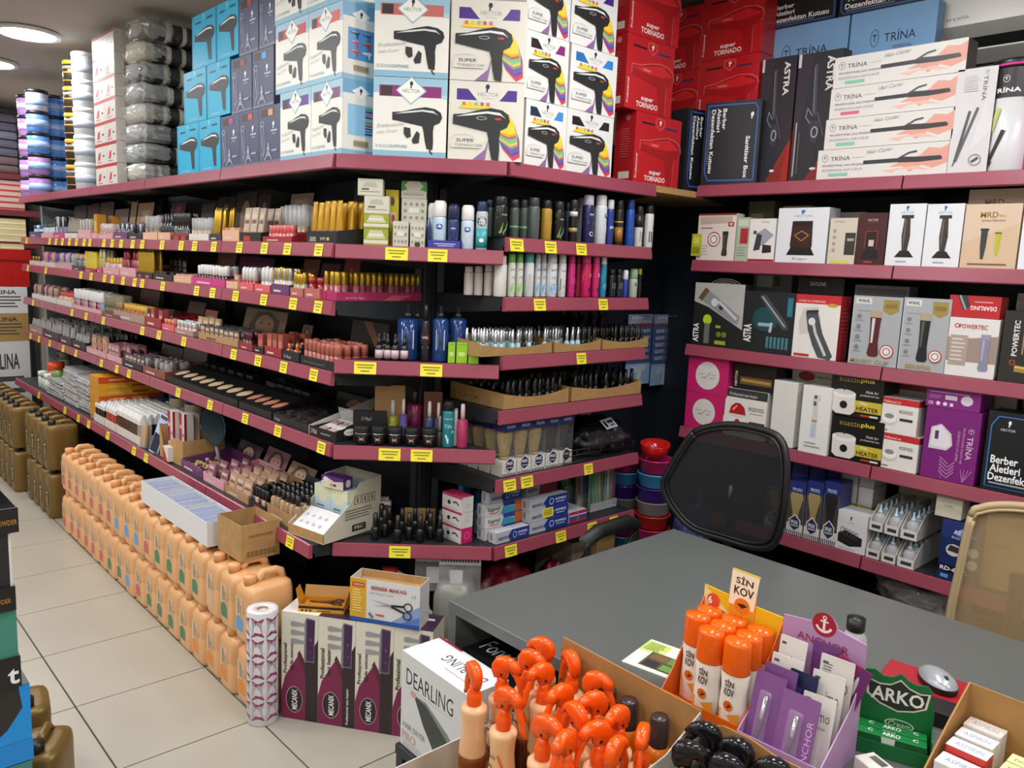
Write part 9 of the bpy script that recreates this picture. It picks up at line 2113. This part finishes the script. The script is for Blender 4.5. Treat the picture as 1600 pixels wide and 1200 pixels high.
paint(g, [('p',[(0.1,0.86),(0.28,0.82),(0.42,0.84),(0.54,0.93),(0.66,0.84),(0.8,0.8),(0.93,0.82),(0.9,0.6),(0.75,0.52),(0.54,0.47),(0.3,0.53),(0.12,0.64)],'e0d8c8'),('p',[(0.13,0.84),(0.28,0.8),(0.42,0.82),(0.54,0.905),(0.66,0.82),(0.8,0.78),(0.9,0.8),(0.87,0.61),(0.74,0.54),(0.54,0.49),(0.31,0.55),(0.15,0.655)],'1c2a22'),('t','ARKO',0.52,0.68,0.19,'f2eee6',0.68,0, True),('e',0.58,0.3,0.19,0.07,'d8e0d4'),('e',0.58,0.3,0.17,0.058,'0f6a34'),('t','Cream',0.58,0.3,0.07,'e4ece0',0.28,0, False, 0.3)], wG, hG + 0.058, lambda x, y, o: (x, 0.0555 - o, y))
obj('header_card', g.mesh('header', fix=False), gd)
gc = Matrix.Rotation(R(20),3,'Z')
for k in range(2):
  p = gc @ Vector((0.006,0.029 - 0.0255*k, 0))
  carton('cream_box','%s long green cream box in the green display' % ['rear','front'][k],'box',(-0.538 + p.x, 1.352 + p.y, zD + 0.0026), R(20),0.112,0.024,0.034,'0f7a3a', front=[('r',0,0,1,1,'0c5a2c'),('p',[(0.36,1),(0.56,1),(0.54,0.1),(0.4,0.1)],'d8dcd4'),('e',0.7,0.3,0.07,0.16,'c8d0c4')], top=[('t','ARKO',0.5,0.5,0.5,'f0f0e8',0.26,0, True),('t','C',0.2,0.6,0.4,'e8ece4', None, 0, True),('t','C',0.84,0.6,0.4,'e8ece4', None, 0, True)], group='green cream boxes')
carton('medicine_box','white box with barcode before the green display','box',(-0.505,1.29, zD), R(-24),0.09,0.04,0.03,'dcd8d0', top=[('r',0.12,0.5,0.45,0.85,'8a8680')] + [('r',0.14 + 0.04*i, 0.52,0.155 + 0.04*i, 0.83,'2a2a2a') for i in range(8)] + [('r',0.6,0.4,0.9,0.7,'a8c4dc')])
# ---- carton of small boxes at the right
oc3 = thing('open_carton','open brown carton of small medicine boxes at the right desk edge','carton',(-0.412,1.325, zD), R(-1))
obj('carton', G().box(0,0.3,0,0.18,0,0.003, K2).box(0,0.3,0.177,0.18,0.003,0.13, K2).prism([(0,0.003),(0.177,0.003),(0.177,0.13),(0.1,0.09),(0,0.03)],0,0.003, K2,'x').box(0.003,0.3,0,0.003,0.003,0.03, K2).mesh('carton'), oc3)
rc = Matrix.Rotation(R(-1),3,'Z')
def med(label, x, y, w, d, h, c, topc, txt, tc):
  p = rc @ Vector((x, y, 0))
  carton('medicine_box', label, 'box',(-0.412 + p.x, 1.325 + p.y, zD + 0.0036), R(-1), w, d, h, c, top=[('r',0,0,1,1, topc),('t', txt, 0.5,0.5,0.36, tc, 0.7)], front=[('r',0.05,0.1,0.95,0.9, c)], group='small medicine boxes')
med('white medicine box with grey print at the back left of the carton',0.012,0.135,0.058,0.036,0.07,'dcd4cc','d8ccc4','ASPIRIN','8a94a8')
med('white medicine box second from the back in the left row',0.012,0.098,0.058,0.034,0.065,'e0deda','e4e2e0','ASPIRIN','8a9ab8')
med('white medicine box with red edge in the middle of the left row',0.012,0.06,0.062,0.034,0.062,'c8302c','e4e2e0','ASPIRIN','8a9ab8')
med('white medicine box at the front of the left row',0.012,0.016,0.066,0.04,0.05,'e4e2de','e4e2e0','ASPIRIN','7a8ab0')
for k in range(4):
  med('%s yellow-green medicine box from the front in the right row' % ORD[k],0.088,0.01 + k * 0.034,0.058,0.031,0.05,'d4dca0','d8e0a4','DO\u011eAL','5a6a3a')
for k in range(3):
  med('%s white medicine box from the front in the far right row' % ORD[k],0.155,0.012 + k * 0.044,0.058,0.04,0.052,'dcdcdc','e0e0e0','-----','8a8a9a')
# ---- mouse, mat, papers
mp = ground(1462,1078, zD)
mat_ = carton('notebook','red notebook under the computer mouse','notebook',(mp.x - 0.09, mp.y - 0.08, zD), R(8),0.16,0.12,0.012,'a01c26')
def mouse_mesh(part):
  bm = bmesh.new()
  bmesh.ops.create_uvsphere(bm, u_segments=24, v_segments=16, radius=1)
  for v in bm.verts:
    x, y, z_ = v.co
    zz2 = max(z_, -0.25)
    w2_ = 1 - 0.12*y
    v.co = Vector((x * 0.031*w2_, y * 0.052,(zz2 + 0.25)*0.026*(1 - 0.1*y)))
  g = G()
  bm.verts.index_update()
  g.add([v.co[:] for v in bm.verts],[[v.index for v in f.verts] for f in bm.faces if (f.calc_center_median().z < 0.0125) == (part == 'side')], M('1a1b1e',0.4) if part == 'side' else M('a8adb2',0.28, metal=0.3), True)
  bm.free()
  return g.mesh('mouse', fix=False)
ms = spawn('computer_mouse',[('computer_mouse', mouse_mesh('top'))],'silver and black computer mouse lying on the red notebook','mouse',(mp.x + 0.0, mp.y + 0.0, zD + 0.0125), R(49))
obj('side_grip', mouse_mesh('side'), ms)
obj('wheel', G().prism([(-0.028 + 0.008*math.cos(a * math.pi / 6),0.024 + 0.008*math.sin(a * math.pi / 6)) for a in range(12)],-0.003,0.003, M('1a1a1c',0.4),'x').mesh('wheel'), ms)
carton('card_reader','black device beside the computer mouse','device',(mp.x + 0.03, mp.y - 0.15, zD), R(10),0.08,0.06,0.03,'16171a')
pp = carton('leaflet','green and white printed leaflet lying on the desk','leaflet',(-0.995,1.275, zD), R(10),0.125,0.135,0.0012,'d8dcd0', top=[('r',0,0,1,1,'dcdfd6'),('r',0,0.55,0.45,0.95,'c2d27a'),('r',0.25,0.1,0.95,0.62,'55503a'),('r',0.3,0.4,0.6,0.58,'7a5a3a'),('r',0.62,0.38,0.92,0.6,'5a8a3a'),('r',0.3,0.14,0.55,0.34,'3a3040'),('r',0.6,0.14,0.9,0.32,'6a9a4a')] + lines(0.05,0.4,0.88,5,0.06,'8a9a4a',0.02))
# ---- chairs
def mesh_fabric(name, col, hole, scale, cover):
  mt = bpy.data.materials.new(name)
  mt.use_nodes = True
  nt = mt.node_tree
  b = nt.nodes['Principled BSDF']
  b.inputs['Base Color'].default_value = (*rgb(col),1)
  b.inputs['Roughness'].default_value = 0.7
  tc = nt.nodes.new('ShaderNodeTexCoord')
  mpn = nt.nodes.new('ShaderNodeMapping')
  mpn.inputs['Rotation'].default_value = (0, R(45),0)
  nt.links.new(tc.outputs['Object'], mpn.inputs['Vector'])
  sep = nt.nodes.new('ShaderNodeSeparateXYZ')
  nt.links.new(mpn.outputs['Vector'], sep.inputs[0])
  outs = []
  for ax in ('X','Z'):
    m1 = nt.nodes.new('ShaderNodeMath'); m1.operation = 'MULTIPLY'; m1.inputs[1].default_value = scale
    nt.links.new(sep.outputs[ax], m1.inputs[0])
    m2 = nt.nodes.new('ShaderNodeMath'); m2.operation = 'FRACT'
    nt.links.new(m1.outputs[0], m2.inputs[0])
    m3 = nt.nodes.new('ShaderNodeMath'); m3.operation = 'LESS_THAN'; m3.inputs[1].default_value = hole
    nt.links.new(m2.outputs[0], m3.inputs[0])
    outs.append(m3)
  mu = nt.nodes.new('ShaderNodeMath'); mu.operation = 'MULTIPLY'
  nt.links.new(outs[0].outputs[0], mu.inputs[0]); nt.links.new(outs[1].outputs[0], mu.inputs[1])
  s_ = nt.nodes.new('ShaderNodeMath'); s_.operation = 'SUBTRACT'; s_.inputs[0].default_value = 1.0
  nt.links.new(mu.outputs[0], s_.inputs[1])
  nt.links.new(s_.outputs[0], b.inputs['Alpha'])
  return mt
def office_chair(label, cx, cy, outline_px, frame_m, fabric, Yb, turn=0.0, arms=True, bow=0.04):
  fr = Frame(0, Yb, 0)
  pts = [fr.hit(px, py) for px, py in outline_px]
  t = thing('office_chair', label, 'chair',(cx, cy, 0),0)
  loc = [(s_ - cx, Yb - cy, z_) for s_, z_ in pts]
  mx = sum(p[0] for p in loc)/len(loc)
  mz = sum(p[2] for p in loc)/len(loc)
  hw = max(abs(p[0] - mx) for p in loc)
  def bend(p):
    return (p[0], p[1] + bow * (1 - ((p[0] - mx)/hw) ** 2), p[2])
  # smooth closed outline
  n = len(loc)
  sm = []
  for i in range(n):
    p0_, p1_, p2_, p3_ = (Vector(loc[(i + k - 1) % n]) for k in range(4))
    for k in range(5):
      u = k / 5
      sm.append(0.5*((2*p1_) + (-p0_ + p2_)*u + (2*p0_ - 5*p1_ + 4*p2_ - p3_)*u * u + (-p0_ + 3*p1_ - 3*p2_ + p3_)*u ** 3))
  ring = [bend(p) for p in sm]
  fg = G().tube(ring + [ring[0]],0.0115, frame_m, 10)
  inner = [(mx + (p.x - mx)*0.93, p.y - 0.008, mz + (p.z - mz)*0.93) for p in sm]
  fg.tube([bend(p) for p in inner] + [bend(inner[0])],0.005, frame_m, 8)
  obj('back_frame', fg.mesh('frame'), t)
  vs, fs = [],[]
  K = 7
  N = len(sm)
  for k in range(1, K + 1):
    for p in sm:
      q = k / K
      vs.append(bend((mx + (p.x - mx)*q, p.y, mz + (p.z - mz)*q)))
  vs.append(bend((mx, loc[0][1], mz)))
  for k in range(K - 1):
    for i in range(N):
      fs.append((k * N + i, k * N + (i + 1) % N, (k + 1) * N + (i + 1) % N, (k + 1) * N + i))
  for i in range(N):
    fs.append((len(vs) - 1, i, (i + 1) % N))
  obj('back_mesh', G().add(vs, fs, fabric, True).mesh('back'), t)
  zb = min(p[2] for p in loc)
  pl = M('17181a',0.45)
  obj('back_support', G().tube([(mx, Yb - cy + 0.055, mz - 0.02),(mx, Yb - cy + 0.07, zb),(mx, Yb - cy + 0.02,0.44),(mx, Yb - cy - 0.1,0.42)],0.02, pl, 10).mesh('support'), t)
  obj('seat', G().box(mx - 0.24, mx + 0.24, Yb - cy - 0.46, Yb - cy - 0.02,0.43,0.50, M('1a1b1d',0.8),0.03).mesh('seat'), t)
  obj('gas_column', G().lathe([(0.03,0.1),(0.03,0.3),(0.022,0.3),(0.022,0.43)], M('2a2a2c',0.3),16, c=(mx, Yb - cy - 0.23)).mesh('column'), t)
  for k in range(5):
    a = R(90 + 72*k)
    c0 = Vector((mx, Yb - cy - 0.23,0.1))
    e = c0 + Vector((0.27*math.cos(a),0.27*math.sin(a),-0.03))
    lg = obj('leg', G().tube([c0, e],[0.024,0.016], pl, 8).mesh('leg'), t)
    obj('caster', G().prism([(e.y + 0.027*math.cos(b_ * math.pi / 8),0.0275 + 0.027*math.sin(b_ * math.pi / 8)) for b_ in range(16)], e.x - 0.02, e.x + 0.02, M('0f0f10',0.5),'x').mesh('caster'), lg)
  if arms:
    for sg in (-1,1):
      x = mx + sg * 0.30
      y0 = Yb - cy - 0.08
      obj('armrest', G().tube([(mx + sg * 0.22, y0 - 0.1,0.45),(x, y0 - 0.1,0.47),(x + sg * 0.01, y0 + 0.0,0.57),(x + sg * 0.01, y0 - 0.0,0.625),(x, y0 - 0.06,0.65),(x, y0 - 0.22,0.645),(x, y0 - 0.29,0.62),(x, y0 - 0.28,0.56),(x, y0 - 0.2,0.48),(mx + sg * 0.22, y0 - 0.18,0.45)],[0.018,0.022,0.024,0.026,0.028,0.028,0.026,0.022,0.02,0.018], M('1c1d1f',0.5),10).mesh('arm'), t)
  return t
blackmesh = mesh_fabric('black_chair_mesh','141517',0.27,330,0)
tanmesh = mesh_fabric('tan_chair_mesh','a58c66',0.5,250,0)
office_chair('black mesh office chair between the desk and the clipper shelves',-1.45,2.25,[(1078,677),(1100,668),(1135,665),(1180,672),(1212,684),(1226,712),(1227,765),(1221,815),(1205,852),(1170,858),(1120,845),(1075,828),(1048,795),(1036,758),(1046,730),(1062,700)], M('1d1e20',0.4), blackmesh, 2.42)
office_chair('beige mesh office chair at the right behind the desk',-0.44,2.25,[(1516,808),(1528,796),(1560,792),(1610,796),(1660,806),(1690,830),(1690,900),(1675,1000),(1650,1035),(1560,1020),(1490,985),(1483,965),(1498,890)], M('b09a74',0.5), tanmesh, 2.40, bow=0.03)
# ---- stack of display cartons at the left edge
SK = Frame(-2.02,0, math.pi / 2)
cols = {}
def stk(label, name, y0p, y1p, pxr, col, front, w=0.30, dep=0.26, tray=False):
  s1, zt1 = SK.hit(pxr, y0p)
  zb1 = SK.hit(pxr, y1p)[1]
  return s1, zb1, zt1
zz = 0.0006
seq = [('teal',1200,1178,52), ]
levels = [(1187,1152,52,'bright blue carton with black curve near the bottom of the left stack','1c88d8',[('p',[(0,0),(0,1),(0.75,1)],'2a2826')], False),
     (1150,1066,46,'black carton with blue curved edge in the left stack','282624',[('r',0,0,1,1,'2c2a27'),('p',[(1,1),(0.93,1),(0.95,0.6),(0.85,0.25),(0.7,0),(1,0)],'1c90e0')], False),
     (1064,1029,31,'open black display tray with one white letter in the left stack','201f1f',[('t','t',0.955,0.45,0.6,'f0f0f0', None, 0, True)], True),
     (1028,951,25,'teal rounded carton in the left stack','3f8272',[('r',0,0,1,1,'448a78'),('r',0,0.7,0.5,1,'9aa83a')], False),
     (950,921,23,'lower black display tray with orange lettering in the left stack','1f1e1d',[('t','BEARD STYLING POWDER',0.8,0.55,0.24,'c88a28',0.34)], True),
     (920,832,16,'black carton with white edge between the two black trays','2a2a2a',[('r',0.985,0,1,1,'dcdcd8')], False),
     (826,799,27,'upper open black display tray with orange lettering on the left stack','1f1e1d',[('t','BEARD STYLING POWDER',0.82,0.55,0.26,'c88a28',0.34)], True)]
z0 = SK.hit(52,1187)[1]
# supporting teal carton down to the floor
sA, zA = SK.hit(50,1187)
carton('display_carton','teal and yellow carton at the foot of the left stack','carton', SK.pt(sA - 0.33,0.0,0.0006), SK.ang, 0.33,0.28, zA - 0.002,'3a7a70', front=[('r',0,0,1,1,'3f7f78'),('r',0.2,0.88,0.9,0.94,'c8d028'),('r',0.5,0.8,0.98,0.86,'4ab8d8')])
zcur = zA
for y0p, y1p, pxr, label, col, art, tr in levels:
  s1, zt1 = SK.hit(pxr, y1p)
  h_ = zt1 - zcur - 0.0015
  if not tr:
    carton('display_carton', label, 'carton', SK.pt(s1 - 0.33,0.0, zcur + 0.0008), SK.ang, 0.33,0.26, h_, col, front=art, group='cartons of the left stack')
    zcur = zt1
  else:
    t = thing('display_tray', label, 'tray', SK.pt(s1 - 0.34,-0.008, zcur + 0.0008), SK.ang, 'trays of the left stack')
    mt = CARD(col)
    obj('tray', open_box(0.34,0.28, h_ + 0.012,0.003, mt).mesh('tray'), t)
    g = G(); paint(g, art, 0.34, h_, lambda x, y, o: (x, -o, y)); obj('printed_design', g.mesh('print', fix=False), t)
    # the next carton stands inside the tray
    zcur = zcur + 0.0045
gk = kind('goldc', gold_kind)
gp = ground(72,1150,0.27)
spawn('canister', gk, 'single gold canister with handle in front of the left carton stack','canister',(gp.x, gp.y - 0.01,0.0006), R(60), scale=1.0)
gp2 = ground(50,1105,0.27)
spawn('canister', gk, 'second gold canister half hidden behind the left carton stack','canister',(gp2.x - 0.08, gp2.y + 0.0,0.0006), R(80))
